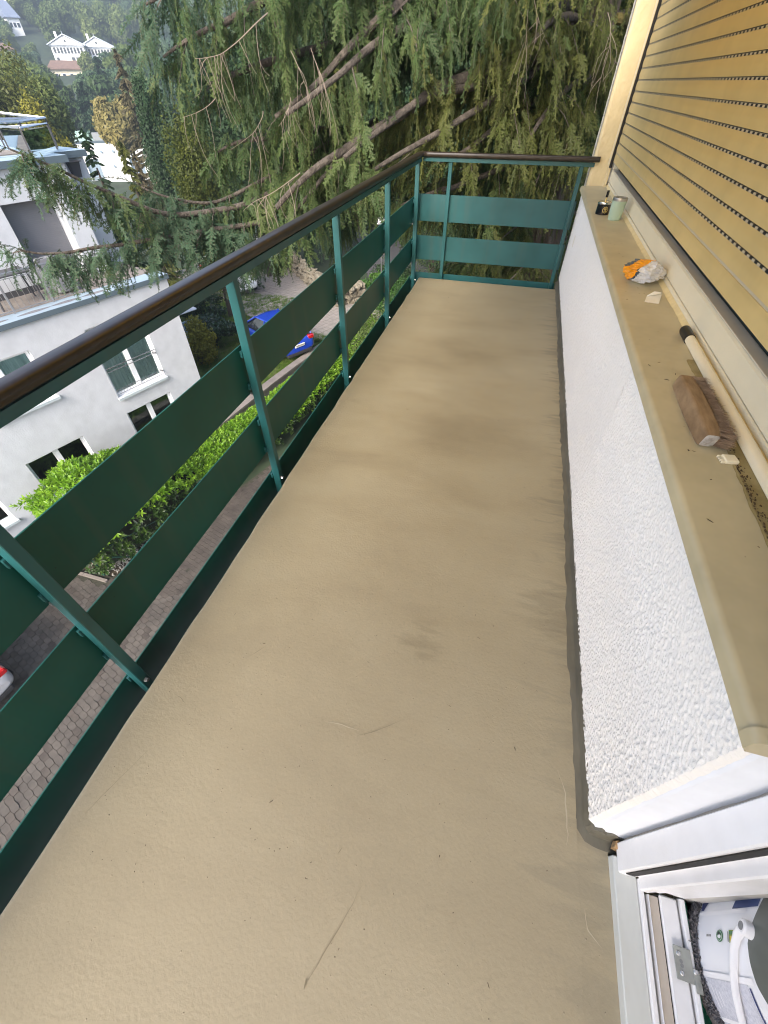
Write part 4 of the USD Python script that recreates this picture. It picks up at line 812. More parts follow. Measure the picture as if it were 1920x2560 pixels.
for z in zz_:
    mb = FB(); mb.box(rl_ + .002, rr_, SO + .30, SO + .315, z + .003, z + pz - .003); mb.box(rl_ + .002, rr_, SO + .306, SO + .315, z - .003, z + .003); nb.part('shutter_slat', mb, M['n_shutter'])
nb.part('doorway', FB().box(rl_, rr_, SO + .42, SO + .44, ZT, rt_), M['black'])
nb.part('plinth', FB().box(-5, rl_, SO - .012, SO - .002, ZT + .02, ZT + .17), M['n_base'])
rf = nb.part('roof_slab', FB().box(-5.1, 7.18, SO - .10, SO + .6, RZ + .002, RZ + .07), M['n_cop'])
nb.part('roof_slab', FB().box(7.19, 8.04, SO + .5, 9.1, RZ + .012, RZ + .085), M['n_cop']); nb.part('roof_slab', FB().box(-5.1, 7.185, SO + .605, 9.1, RZ + .006, RZ + .075), M['n_cop'])
nb.part('roof_flashing', FB().box(-5.1, 7.19, SO - .107, SO - .101, RZ - .075, RZ + .066), M['n_cop_edge']); nb.part('roof_flashing', FB().box(7.19, 8.05, SO + .493, SO + .499, RZ - .06, RZ + .082), M['n_cop_edge'])
nb.part('roof_deck', FB().box(3, 6.7, SO + .9, 8.6, RZ + .078, RZ + .10), M['conc'])
# wall lamp: dark tapering box
la = FP(7.55, SO + .58, -.36); mb = FB(); mb.tm(trimesh.convex.convex_hull(np.array([(x, o, z) for x, o, z in [(7.42, SO + .40, -.12), (7.70, SO + .40, -.12), (7.42, SO + .59, -.12), (7.70, SO + .59, -.12), (7.47, SO + .52, -.46), (7.68, SO + .52, -.46), (7.47, SO + .59, -.46), (7.68, SO + .59, -.46)]])))
mb.box(7.38, 7.74, SO + .36, SO + .595, -.118, -.10); nb.part('wall_lamp', mb, M['n_base'])
# glass balustrade on the roof with dark posts and steel rail
gl = [(2.2, SO + .55), (4.0, SO + .55), (5.35, SO + .55), (6.35, SO + .55)]; gl2 = [(6.35, SO + 4.6), (7.35, SO + 1.2)]
def glass_run(pts, h=1.0, z0=RZ + .09):
    for i, (u_, o_) in enumerate(pts): nb.part('glass_rail_post', FB().box(u_ - .025, u_ + .025, o_ - .025, o_ + .025, z0 - .02, z0 + h), M['n_base'])
    for (a, b), (c2, d2) in zip(pts[:-1], pts[1:]):
        p, q = np.array([a, b]), np.array([c2, d2]); t = (q - p) / np.linalg.norm(q - p); nr = np.array([-t[1], t[0]]) * .006; p, q = p + t * .04, q - t * .04
        V = [(*(p + nr), z0 + .06), (*(q + nr), z0 + .06), (*(q + nr), z0 + h - .03), (*(p + nr), z0 + h - .03), (*(p - nr), z0 + .06), (*(q - nr), z0 + .06), (*(q - nr), z0 + h - .03), (*(p - nr), z0 + h - .03)]
        nb.part('glass_rail_pane', FB().add(V, [(0, 1, 2, 3), (5, 4, 7, 6), (3, 2, 6, 7), (1, 0, 4, 5)]), M['n_glassrail'])
        nb.part('glass_rail_handrail', FB().tube([(*p, z0 + h + .01), (*q, z0 + h + .01)], .022, 6), M['n_steel'])
def roof_pt(px, py, z=RZ + .10): return on(px, py, 2, z)
def gpost(b, t): 
    h = at(t[0], t[1], hypot(*roof_pt(*b)[:2]))[2]; p = roof_pt(*b); nb.part('glass_rail_post', MB().tube([p + [0, 0, -.03], [p[0], p[1], h]], .028, 4), M['n_base']); return p, h
GPs = [gpost(b, t) for b, t in (((22, 371), (2, 316)), ((81, 391), (51, 321)), ((143, 372), (116, 310)), ((92, 367), (72, 314)), ((12, 366), (-12, 320)))]
for i_, j_ in ((0, 1), (1, 2), (3, 2), (4, 3)):
    (p, h1), (q, h2) = GPs[i_], GPs[j_]; t = (q - p) / np.linalg.norm(q - p); nr = np.array([-t[1], t[0], 0]) * .006; a_, b_ = p + t * .05, q - t * .05; z0 = RZ + .16
    V = [np.array([*(a_ + nr)[:2], z0]), np.array([*(b_ + nr)[:2], z0]), np.array([*(b_ + nr)[:2], h2 - .05]), np.array([*(a_ + nr)[:2], h1 - .05])]; V += [v - 2 * nr for v in V]
    nb.part('glass_rail_pane', MB().add(V, [(0, 1, 2, 3), (5, 4, 7, 6), (3, 2, 6, 7), (1, 0, 4, 5)]), M['n_glassrail']); nb.part('glass_rail_handrail', MB().tube([[p[0], p[1], h1 + .01], [q[0], q[1], h2 + .01]], .022, 6), M['n_steel'])
dA = hypot(*GPs[2][0][:2])
for a_, b_, da, db in (((-60, 275), (113, 295), dA + 1.5, dA + .6), ((-60, 299), (110, 296), dA - .6, dA + .6), ((-60, 308), (47, 304), dA - 1.4, dA - .5), ((47, 304), (113, 295), dA - .5, dA + .6)):
    nb.part('pergola_bar', MB().tube([at(*a_, da), at(*b_, db)], .032, 6), M['n_steel'])
for q_ in ((113, 295), (47, 304)): p = at(*q_, dA + .6 if q_[0] > 100 else dA - .5); nb.part('pergola_post', MB().tube([[p[0], p[1], RZ + .09], p], .03, 4), M['n_base'])
# things on the terrace
tb = Thing('terrace_table', 'black garden table behind the steel balustrade of the white house terrace', 'table', FP(4.3, 1.1, ZT + .02))
tb.part('top', FB().box(3.75, 4.75, .85, 1.45, ZT + .70, ZT + .735, .005), M['n_base'])
for u_ in (3.82, 4.68):
    for o_ in (.92, 1.38): tb.part('leg', FB().tube([(u_ + (.06 if u_ > 4 else -.06), o_, ZT + .02), (u_, o_, ZT + .70)], .022, 6), M['n_base'])
tc = Thing('garden_chair', 'grey outdoor chair in front of the grey shutter on the terrace', 'chair', FP(5.3, 1.1, ZT + .02))
tc.part('seat', FB().box(5.15, 5.7, .85, 1.4, ZT + .05, ZT + .42, .04), M['n_shutter']); tc.part('backrest', FB().box(5.15, 5.7, 1.4, 1.5, ZT + .1, ZT + .8, .04), M['n_shutter'])
# privacy screen and rail of the garden terrace behind the corner
gs = Thing('garden_screen', 'pale grey privacy screen with a white rail frame behind the corner of the white house', 'screen', (-14.4, 16.8, -7.3))
a_, b_ = on(462, 855, 2, -7.3), on(495, 842, 2, -7.3)
ct = at(481, 797, hypot(b_[0], b_[1])); d_ = (b_ - a_) / np.linalg.norm(b_ - a_); nrm = np.array([-d_[1], d_[0], 0]) * .03; a_ = a_ - d_ * 2.2
mb = MB(); H_ = ct[2] + 7.3
V = [a_ + nrm, b_ + nrm, b_ - nrm, a_ - nrm]; V = [v for v in V] + [v + [0, 0, H_] for v in V]; mb.add(V, [(0, 1, 5, 4), (1, 2, 6, 5), (2, 3, 7, 6), (3, 0, 4, 7), (4, 5, 6, 7)]); gs.part('panel', mb, M['n_cop'])
for k in range(3):
    z = -7.3 + H_ + .35 + .02 * k; o = np.array([-.25 * k - .05, .1 * k, 0]); gs.part('rail', MB().tube([a_ + o + [0, 0, 7.3 + z], b_ + o * .3 + [0, 0, 7.3 + z] + d_ * .35], .035, 6), M['n_frame'])
gs.part('rail', MB().tube([b_ + d_ * .35 + [0, 0, H_ + .36], b_ + d_ * .2 + [-1.1, .6, H_ + .36]], .035, 6), M['n_frame'])

# ------------------------------------------------------------------ ground: driveway, terrain, retaining wall
wall_line = np.array([(-10.9, 7.2), (-9.7, 8.6), (-9.0, 10.2), (-8.72, 12.0), (-8.48, 13.6), (-8.15, 15.4), (-7.80, 17.0), (-7.35, 18.8)])
def zdrive(y): return GZ + np.clip((np.asarray(y) - 9.5) / 9.0, 0, 1) ** 1.3 * 1.05
def zterr(x, y):
    r = np.hypot(x, y); az = np.degrees(np.arctan2(x, y))
    base = -7.25 + 0 * r
    hill = np.interp(r, [0, 40, 60, 85, 110, 170, 260, 400, 600, 1200], [-7.25, -7.6, -11, -13, -12, -4, 4.5, 36, 75, 150])
    right = -7.3 + np.clip((y - 34) * .16, 0, 14) + np.clip((x + 2) * .25, 0, 6) * np.clip((y - 9) / 8, 0, 1)
    t = np.clip((az + 34) / 14, 0, 1); t = t * t * (3 - 2 * t)
    out = hill * (1 - t) + np.where(y > 0, right + np.clip(r - 90, 0, 900) * .12, base) * t
    return np.where(r < 30, base * 1.0 + np.where(t > .5, (right - base) * np.clip((r - 12) / 14, 0, 1), 0), out) + (meshkit.fbm(np.stack([x * .05, y * .05, 0 * x], -1), 3, 11) - .5) * np.clip((r - 25) / 60, 0, 1) * 4
# terrain upper level: polar grid
rr_ = np.concatenate([np.linspace(9, 30, 36), np.geomspace(31, 900, 60)]); aa_ = np.radians(np.linspace(-85, 60, 130)); A_, R_ = np.meshgrid(aa_, rr_, indexing='ij'); X_, Y_ = R_ * np.sin(A_), R_ * np.cos(A_); Z_ = zterr(X_, Y_)
wx_ = np.interp(Y_, wall_line[:, 1], wall_line[:, 0], left=-99, right=99); low = (Y_ < 18.8) & (X_ > wx_)
Z_ = np.where(low, zdrive(Y_) - .15, Z_)
ter = solo('terrain', MB().grid(np.stack([X_, Y_, Z_], -1)[:, ::-1]), M['hill'], kind='structure', smooth=True)
solo('lower_ground', MB().grid(np.stack([*np.meshgrid(np.linspace(-40, 12, 27), np.linspace(-30, 9, 20), indexing='ij'), np.full((27, 20), GZ - .10)], -1)), M['soil'], kind='structure')
# lawn sheet above the retaining wall and behind the white house
n_ = 60; yy = np.linspace(7.2, 26, n_); Q = np.zeros((n_, 24, 3)); xr = np.interp(yy, wall_line[:, 1], wall_line[:, 0], right=-7.4 + 0) - .1; xr = np.where(yy > 18.0, -9.2 - (yy - 18) * .25, xr)
for i in range(n_):
    xs_ = xr[i] - np.linspace(0, 1, 24) ** 1.4 * 14; Q[i, :, 0] = xs_; Q[i, :, 1] = yy[i]; Q[i, :, 2] = -7.17 + (meshkit.noise(np.stack([xs_ * .8, np.full(24, yy[i] * .8), xs_ * 0], 1), 3) - .5) * .06
lw = solo('lawn', MB().grid(Q), M['grass_base'], kind='structure', smooth=True)
# driveway strip: base sheet with interlocking pavers, one piece each
dy = np.linspace(-6, 19.5, 90); cxl = np.interp(dy, [-6, 5, 11.4, 19.5], [-16, -9.2, -6.95, -4.2]); dw_pts = np.zeros((90, 12, 3))
for i in range(90):
    left = -16 if dy[i] < 4.35 else cxl[i] + .25
    dw_pts[i, :, 0] = np.linspace(left, 1.0, 12); dw_pts[i, :, 1] = dy[i]; dw_pts[i, :, 2] = zdrive(dy[i]) - .012
dpath = solo('driveway', MB().grid(dw_pts), M['joint'], kind='structure')
PU, PV = .205, .128
def paver_shape(g=.0028):
    a, b, zg = PU / 2 - g, PV / 2 - g, .011
    return [(-a, -b), (-a * .6, -b), (-a * .4, -b - zg), (a * .4, -b - zg), (a * .6, -b), (a, -b), (a, b - zg), (a * .6, b - zg), (a * .4, b), (-a * .4, b), (-a * .6, b - zg), (-a, b - zg)]
ps = np.array(paver_shape()); 
PS = 1.0                                                     # these stones are large
def paver(c, z, jz, tilt):
    p = ps * PS; k = len(p); V = np.vstack([np.column_stack([p * .985, np.full(k, .0)]), np.column_stack([p, np.full(k, -.006)]), np.column_stack([p, np.full(k, -.05)])])
    V[:, 2] += V[:, 0] * tilt[0] + V[:, 1] * tilt[1]
    F = [(0, i, i + 1) for i in range(1, k - 1)]
    cc = V[:k].mean(0); F = [(3 * k, i, (i + 1) % k) for i in range(k)]; V = np.vstack([V, cc])
    for l in (0, k): F += [x for i in range(k) for x in ((l + i, l + k + i, l + (i + 1) % k), (l + (i + 1) % k, l + k + i, l + k + (i + 1) % k))]
    ca, sa = cos(.31), sin(.31); Rz = np.array([[ca, sa, 0], [-sa, ca, 0], [0, 0, 1]])      # turned to run with the hedge
    return V @ Rz.T + [c[0], c[1], z + jz], F
cand = []
ca, sa = cos(.31), sin(.31)
for i in range(-80, 80):
    for j in range(-140, 200):
        lx = (i + .5 * (j % 2)) * PU * PS; ly = j * PV * PS; x = ca * lx + sa * ly - 7; y = -sa * lx + ca * ly + 3
        if not (-15.5 < x < -.4 and -5.5 < y < 16): continue
        lim = np.interp(y, [-6, 5, 11.4, 19.5], [-16, -9.2, -6.95, -4.2]) + .35
        if y > 4.3 and x < lim: continue
        cand.append((x, y))
cand = np.array(cand)
def vis_score(c):
    """in the picture, seen through one of the gaps between the boards"""
    d = np.array([c[0], c[1], GZ - CAM_H]); h = d[1] * cos(YAW) - d[0] * sin(YAW); r = d[0] * cos(YAW) + d[1] * sin(YAW); Z = h * cos(PITCH) - d[2] * sin(PITCH)
    if Z < .1: return 0
    px = 960 + F_PX * r / Z; py = 1280 + F_PX * (-(h * sin(PITCH) + d[2] * cos(PITCH))) / Z
    if not (-20 < px < 1920 and 0 < py < 2300): return 0
    t = -1.011 / d[0]; zb = CAM_H + t * d[2]
    return (3 if (.317 < zb < .44) else 2 if (-.03 < zb < .12) else 0) / Z
sc_ = np.array([vis_score(c) for c in cand]); order = np.argsort(-sc_); first = set(order[:300].tolist())
rest = MB()
for k, c in enumerate(cand):
    if sc_[k] == 0 and (k % 3): 
        pass
    z = float(zdrive(c[1])); V, F = paver(c, z, rng.normal() * .004, rng.normal(size=2) * .012)
    if k in first: p = dpath + '/' + numbered(dpath, 'paver'); usdkit.mesh(stage, p, (V, np.array(F)), M['paver' if (k * 7) % 5 else 'paver_b'])
    else: rest.add(V, F)
p = dpath + '/far_pavers'; usdkit.mesh(stage, p, rest.arrays(), M['paver_b']); stage.GetPrimAtPath(p).SetCustomDataByKey('kind', 'stuff')
# parking court with a grid of square pavers, seen between the boards
pk = np.array([(-9.9, 18.2), (-3.6, 18.2), (-2.0, 24.0), (-7.6, 24.6), (-11.5, 27.5), (-20, 33), (-21, 25), (-12, 19.3)])
mb = MB(); mb.prism(pk, -7.24, -7.165); park = solo('parking_court', mb, M['joint'], kind='structure')
from shapely.geometry import Point, Polygon as SPoly
pkp = SPoly(pk).buffer(-.05); mbr = MB(); cnt = 0; cand2 = []
for i in range(-60, 60):
    for j in range(-60, 60):
        lx, ly = i * .30, j * .30; x = .92 * lx + .39 * ly - 8; y = -.39 * lx + .92 * ly + 21
        if pkp.contains(Point(x, y)): cand2.append((hypot(x, y), x, y))
cand2.sort()
for k, (_, x, y) in enumerate(cand2):
    a = .138; ca2, sa2 = .92, .39; V = [(ca2 * u + sa2 * v + x, -sa2 * u + ca2 * v + y, z + rng.normal() * .001) for z in (-7.155, -7.18) for u, v in ((-a, -a), (a, -a), (a, a), (-a, a))]
    F = [(0, 1, 2, 3), (0, 4, 5, 1), (1, 5, 6, 2), (2, 6, 7, 3), (3, 7, 4, 0)]
    if k < 260: m_ = MB().add(V, F); p = park + '/' + numbered(park, 'paving_slab'); usdkit.mesh(stage, p, m_.arrays(), M['park'])
    else: mbr.add(V, F)
p = park + '/far_slabs'; usdkit.mesh(stage, p, mbr.arrays(), M['park']); stage.GetPrimAtPath(p).SetCustomDataByKey('kind', 'stuff')
# asphalt lane beyond
rdp = np.array([(-7.3, 24.2), (-2.0, 24.0), (1.0, 27), (-5.5, 30.2), (-7.5, 33), (-10.5, 40), (-14, 52), (-18, 52), (-14, 40), (-10.5, 32), (-8.5, 27.5)])
mb = MB(); mb.prism(rdp, -7.3, -7.12); v = mb.v[-1]; v[:, 2] += np.clip(v[:, 1] - 27, 0, 99) * .02; solo('lane', mb, M['asphalt'], kind='structure')
# retaining wall
rw = Thing('retaining_wall', 'low weathered concrete retaining wall with a flat coping behind the laurel hedge', 'retaining wall', (-8.7, 12, GZ))
def ribbon(line, w0, w1, z0, z1):
    d = np.gradient(line, axis=0); d /= np.linalg.norm(d, axis=1, keepdims=True); nn = np.stack([d[:, 1], -d[:, 0]], 1); a, b = line + nn * w0, line + nn * w1; n = len(line); z0 = np.broadcast_to(z0, n); z1 = np.broadcast_to(z1, n)
    Q = np.zeros((n, 5, 3)); 
    for j, (pp, zz) in enumerate(((a, z0), (a, z1), (b, z1), (b, z0), (a, z0))): Q[:, j, :2] = pp; Q[:, j, 2] = zz
    mb = MB().grid(Q[:, ::-1])
    for i in (0, n - 1): mb.quad(*Q[i, :4])
    return mb
rw.part('wall_body', ribbon(wall_line, -.10, .12, GZ - .3, -7.06), M['conc']); rw.part('coping', ribbon(wall_line, -.16, .17, -7.058, -6.98), M['conc'])
# stone wall and loose stones at the far side of the court
def stones(name, label, line, h, n, size, base, cap=None):
    t_ = Thing(name, label, 'stone wall', (*line[0], base)); line = np.array(line, float); seg = np.linalg.norm(np.diff(line, axis=0), axis=1); cs = np.concatenate([[0], np.cumsum(seg)]); k = 0
    rows = max(1, int(h / size)); 
    for r in range(rows):
        s = rng.uniform(0, size)
        while s < cs[-1] and k < n:
            x, y = np.interp(s, cs, line[:, 0]), np.interp(s, cs, line[:, 1]); m = trimesh.creation.icosphere(1); w = size * rng.uniform(.7, 1.5)
            V = m.vertices * (1 + .25 * rng.normal(size=(len(m.vertices), 1))) * [w * .6, size * .6, size * .52]; a = rng.uniform(-.3, .3) + atan2(*(line[-1] - line[0])[::-1]); Rz = np.array([[cos(a), -sin(a), 0], [sin(a), cos(a), 0], [0, 0, 1]])
            t_.part('stone', MB().add(V @ Rz.T + [x + rng.normal() * .05, y + rng.normal() * .05, base + size * (.4 + r * .9)], m.faces), M['stone']); s += w * 1.05; k += 1
    return t_
stones('dry_stone_wall', 'rough pale yellow field stone wall on the far side of the paved court', [(-9.2, 22.6), (-11, 24.6), (-14.3, 28.4), (-16.4, 30.6)], 1.3, 150, .42, -7.2)
stones('dry_stone_wall', 'short pale stone wall end beside the dark lane', [(-8.9, 22.3), (-8.2, 23.0), (-7.7, 23.9)], 1.25, 60, .36, -7.2)

# ------------------------------------------------------------------ cars
def car(name, label, loc, head, paint, Lc=4.05, W=1.74, detail=True):
    t = Thing(name, label, 'car', loc, None); h = np.array([cos(head), sin(head), 0]); s = np.array([-sin(head), cos(head), 0]); Mx = np.stack([h, s, [0, 0, 1.0]], 1); o = np.array(loc, float); B = lambda: MB(Mx, o)
    X = np.array([-.50, -.492, -.47, -.42, -.33, -.2, 0, .15, .28, .38, .455, .485, .50]) * Lc
    ZT_ = np.array([.62, .80, .90, .94, .945, .935, .92, .92, .90, .83, .74, .66, .55]); ZB_ = np.array([.42, .34, .28, .25, .23, .22, .22, .22, .22, .23, .26, .32, .40]); HW = np.array([.70, .80, .85, .88, .89, .89, .89, .89, .88, .86, .80, .72, .62]) * W / 1.78
    k = 28; Q = np.zeros((len(X), k + 1, 3)); th = np.linspace(0, 2 * pi, k + 1)
    for i in range(len(X)):
        c_, hh = (ZT_[i] + ZB_[i]) / 2, (ZT_[i] - ZB_[i]) / 2; Q[i, :, 0] = X[i]; Q[i, :, 1] = HW[i] * np.sign(np.cos(th)) * np.abs(np.cos(th)) ** .45; Q[i, :, 2] = c_ + hh * np.sign(np.sin(th)) * np.abs(np.sin(th)) ** .6
    mb = B().grid(Q); mb.add(np.vstack([Q[0, :k], Q[0, :k].mean(0)]), [((j + 1) % k, j, k) for j in range(k)]); mb.add(np.vstack([Q[-1, :k], Q[-1, :k].mean(0)]), [(j, (j + 1) % k, k) for j in range(k)])
    bd = t.part('body', mb, paint, smooth=50)
    def loft(xs, zb, zt, wb, wt, m, nm, par=None, inset=0):
        Q = np.zeros((len(xs), 7, 3))
        for i in range(len(xs)):
            zs = [zb[i], zb[i] * .5 + zt[i] * .5, zt[i] - .03, zt[i]]; ws = [wb[i], wb[i] * .45 + wt[i] * .55, wt[i], wt[i] * .82]
            pts = [(-ws[0], zs[0]), (-ws[1], zs[1]), (-ws[2], zs[2]), (0, zs[3] + .015), (ws[2], zs[2]), (ws[1], zs[1]), (ws[0], zs[0])]
            Q[i, :, 0] = xs[i]; Q[i, :, 1] = [p[0] for p in pts]; Q[i, :, 2] = [p[1] for p in pts]
        mb = B().grid(Q); 
        for e_, i in ((0, 0), (1, -1)): mb.add(np.vstack([Q[i], Q[i].mean(0)]), [(j, j + 1, 7) if e_ == 0 else (j + 1, j, 7) for j in range(6)])
        return t.part(nm, mb, m, parent=par, smooth=35)
    w = W / 1.78
    loft(np.array([-.465, -.36, -.30, -.1, .02, .12, .27]) * Lc, [.90] * 7, [.95, 1.34, 1.41, 1.45, 1.44, 1.38, .93], np.array([.76, .80, .82, .83, .82, .81, .78]) * w, np.array([.66, .60, .60, .61, .61, .60, .68]) * w, M['car_glass'], 'glasshouse')
    loft(np.array([-.385, -.35, -.30, -.1, .02, .075]) * Lc, [1.38, 1.38, 1.385, 1.40, 1.395, 1.385], [1.385, 1.40, 1.44, 1.475, 1.465, 1.44], np.array([.60, .62, .63, .64, .64, .62]) * w, np.array([.55, .57, .58, .59, .59, .57]) * w, paint, 'roof')
    for sg in (-1, 1):
        for (a, za, b, zb_) in ((.27, .93, .06, 1.42), (-.13, .94, -.12, 1.43), (-.465, .92, -.37, 1.39)):
            t.part('pillar', B().tube([(a * Lc, sg * .79 * w, za), ((a + b) / 2 * Lc, sg * .74 * w, (za + zb_) / 2), (b * Lc, sg * .635 * w, zb_)], .038, 6), paint)
        for xw in (-.315, .315):
            wh = t.part('wheel', B().tube([(xw * Lc, sg * (.70 * w), .31), (xw * Lc, sg * (.895 * w), .31)], .31, 20), M['tyre'], smooth=40)
            t.part('rim', B().tube([(xw * Lc, sg * .90 * w, .31), (xw * Lc, sg * .905 * w, .31)], [.21, .19], 14), M['rim'], parent=wh)
        t.part('tail_lamp', B().box(-.497 * Lc, -.445 * Lc, sg * .55 * w, sg * .86 * w, .74, .90, .03), M['lamp_red']); t.part('headlamp', B().box(.40 * Lc, .475 * Lc, sg * .48 * w, sg * .80 * w, .62, .74, .03), M['lamp_clear'])
        t.part('mirror', B().box(.17 * Lc, .21 * Lc, sg * .87 * w, sg * 1.02 * w, .93, 1.06, .03), paint)
    t.part('number_plate', B().box(-.507 * Lc, -.500 * Lc, -.26, .26, .60, .71, .003), M['plate']); t.part('plate_band', B().box(-.5085 * Lc, -.5075 * Lc, -.255, -.215, .605, .705), M['label_blue'])
    mb = B()
    for k_ in range(7): mb.box(-.5085 * Lc, -.5075 * Lc, -.18 + k_ * .058, -.145 + k_ * .058, .625, .688)
    t.part('plate_marks', mb, M['ink_dark']); t.part('lower_bumper', B().box(-.502 * Lc, -.46 * Lc, -.7 * w, .7 * w, .24, .40, .04), M['tyre'])
    return t
a_, b_ = on(716, 902, 2, -6.90), on(789, 872, 2, -6.90); mid_ = (a_ + b_) / 2; dr_ = (b_ - a_); hd_ = atan2(dr_[0], -dr_[1]) + pi; hv = np.array([cos(hd_), sin(hd_), 0])
if hv[0] > 0: hd_ += pi; hv = -hv
mid_[2] = -7.13; Wc = np.linalg.norm(dr_[:2]) * 1.06
car('parked_car', 'blue hatchback parked on the court behind the retaining wall, seen from the rear', mid_ + hv * 1.95, hd_, M['car_blue'], 3.9, Wc)
car('parked_car', 'silver hatchback on the pavers below, only its red tail lamp corner showing', (-11.05, 1.0, GZ), radians(172), M['car_silver'], 4.1, 1.76)
P_ = on(612, 730, 2, -7.15); car('parked_car', 'white car parked farther off across the paved court', P_ + [-1.2, .6, 0], radians(-35), M['car_white'], 4.3, 1.78)
P_ = on(650, 668, 2, -6.9); car('parked_car', 'distant white car half hidden by hanging twigs above the court', P_ + [-.5, .5, 0], radians(200), M['car_white'], 4.3, 1.78)

# small wire fence at the near end of the hedge, gravel bed, kerb
fb = on(261, 1438, 2, GZ)
wfz = Thing('wire_fence', 'low dark green wire mesh fence with braced post at the hedge end', 'fence', fb)
wfz.part('post', MB().tube([fb, fb + [0, 0, .85]], .025, 8), M['fence_green']); f2 = fb + np.array([.85, 1.0, 0]); wfz.part('brace', MB().tube([fb + [0, 0, .8], f2 + [-.1, -.1, 0]], .02, 8), M['fence_green']); wfz.part('post', MB().tube([f2 * 1.0 + [.6, 1.6, 0], f2 + [.6, 1.6, .85]], .022, 8), M['fence_green'])
mb = MB(); g0, g1 = fb + [0, 0, .04], f2 + [.6, 1.6, .04]
for k in range(10): z = k * .085; mb.tube([g0 + [0, 0, z], g1 + [0, 0, z]], .0014, 3, False)
for k in range(26): q = g0 + (g1 - g0) * k / 25; mb.tube([q, q + [0, 0, .80]], .0014, 3, False)
mb.tube([g0 + [0, 0, .8], g1 + [0, 0, .8]], .008, 6); wfz.part('wire_mesh', mb, M['fence_green'], kind='stuff')
k0, k1 = on(188, 1430, 2, GZ + .02), on(300, 1462, 2, GZ + .02); d_ = (k1 - k0) / np.linalg.norm(k1 - k0); kb = Thing('kerb', 'thin concrete edging kerb between the pavers and the hedge bed', 'kerb', k0); 
for k in range(3): a_ = k0 + d_ * (k * .8 - 1.3); nn = np.array([-d_[1], d_[0], 0]) * .04; V = [a_ - nn, a_ + d_ * .785 - nn, a_ + d_ * .785 + nn, a_ + nn]; kb.part('edging_stone', MB().add([v - [0, 0, .2] for v in V] + [v + [0, 0, .03] for v in V], [(0, 1, 5, 4), (1, 2, 6, 5), (2, 3, 7, 6), (3, 0, 4, 7), (4, 5, 6, 7)]), M['conc'])
mb = MB(); cc = fb + np.array([.2, .75, 0])
for k in range(900):
    m_ = trimesh.creation.icosphere(0); s = rng.uniform(.012, .03); mb.add(m_.vertices * s * [1.3, 1, .7] + cc + [rng.normal() * .75, rng.normal() * .32 + .05, rng.uniform(-.08, -.03)], m_.faces)
solo('gravel_bed', mb, M['gravel'], 'pale gravel and dry leaves under the end of the hedge', 'gravel', kind='stuff')
# sign post on the lane
sp = on(952, 580, 2, -6.9); sp = at(956, 580, 22.0); sgz = zterr(np.array([sp[0]]), np.array([sp[1]]))[0]
sg = Thing('lane_sign', 'white sign with a black border on a thin post beside the lane', 'sign', (sp[0], sp[1], -7.0))
sc2 = at(953, 551, 22.0); sg.part('post', MB().tube([(sc2[0], sc2[1], -7.2), (sc2[0], sc2[1], sc2[2] + .3)], .03, 8), M['n_steel']); a = atan2(sc2[0], sc2[1]); Rz = np.array([[cos(a), sin(a), 0], [-sin(a), cos(a), 0], [0, 0, 1]])
pn_ = sg.part('panel', MB(Rz, sc2).box(-.2, .2, -.06, -.04, -.13, .13, .003), M['n_frame']); sg.part('border', MB(Rz, sc2).box(-.17, .17, -.064, -.0605, -.10, .10), M['ink_dark'], parent=pn_); sg.part('panel_face', MB(Rz, sc2).box(-.14, .14, -.068, -.0645, -.07, .07), M['n_frame'], parent=pn_)
# ------------------------------------------------------------------ foliage pieces
def needle_tris(twigs, ln, wd, step, ang=58, up=.25, r=None):
    """single thin triangles on both sides of each twig (polyline of 2 points)"""
    V = []; r = r or rng
    for p, q in twigs:
        p, q = np.asarray(p, float), np.asarray(q, float); d = q - p; Lh = np.linalg.norm(d); d = d / Lh; n = max(2, int(Lh / step))
        side = np.cross(d, [0, 0, 1.0]); side /= max(np.linalg.norm(side), 1e-6); upv = np.cross(side, d)
        for i in range(n):
            b = p + d * Lh * (i + .5) / n
            for s in (-1, 1):
                a = radians(ang + r.normal() * 12); l = ln * r.uniform(.75, 1.1); v = d * cos(a) + side * s * sin(a) + upv * (up * r.normal() + .1); v /= np.linalg.norm(v)
                w = np.cross(v, upv); w /= max(np.linalg.norm(w), 1e-6); V.append((b - w * wd / 2, b + w * wd / 2, b + v * l))
    V = np.array(V).reshape(-1, 3); return V, np.arange(len(V)).reshape(-1, 3)
def spray_flat(seed, Lm=.30, n=9, droop=.35, ln=.020, wd=.0064, step=.0065):
    r = np.random.default_rng(seed); pts = [np.array([t * Lm, 0, -droop * Lm * t * t]) for t in np.linspace(0, 1, 6)]; tw = list(zip(pts[:-1], pts[1:]))
    for i in range(n):
        t = (i + .6) / n; b = np.array([t * Lm, 0, -droop * Lm * t * t])
        for s in (-1, 1):
            l = Lm * .24 * (1 - .6 * t) * r.uniform(.7, 1.15); a = radians(52 + r.normal() * 9); q = b + np.array([cos(a) * l, s * sin(a) * l, l * r.uniform(-.75, .15)]); tw.append((b, (b + q) / 2 + [0, 0, l * .05])); tw.append(((b + q) / 2 + [0, 0, l * .05], q))
    return needle_tris(tw, ln, wd, step, r=r), tw
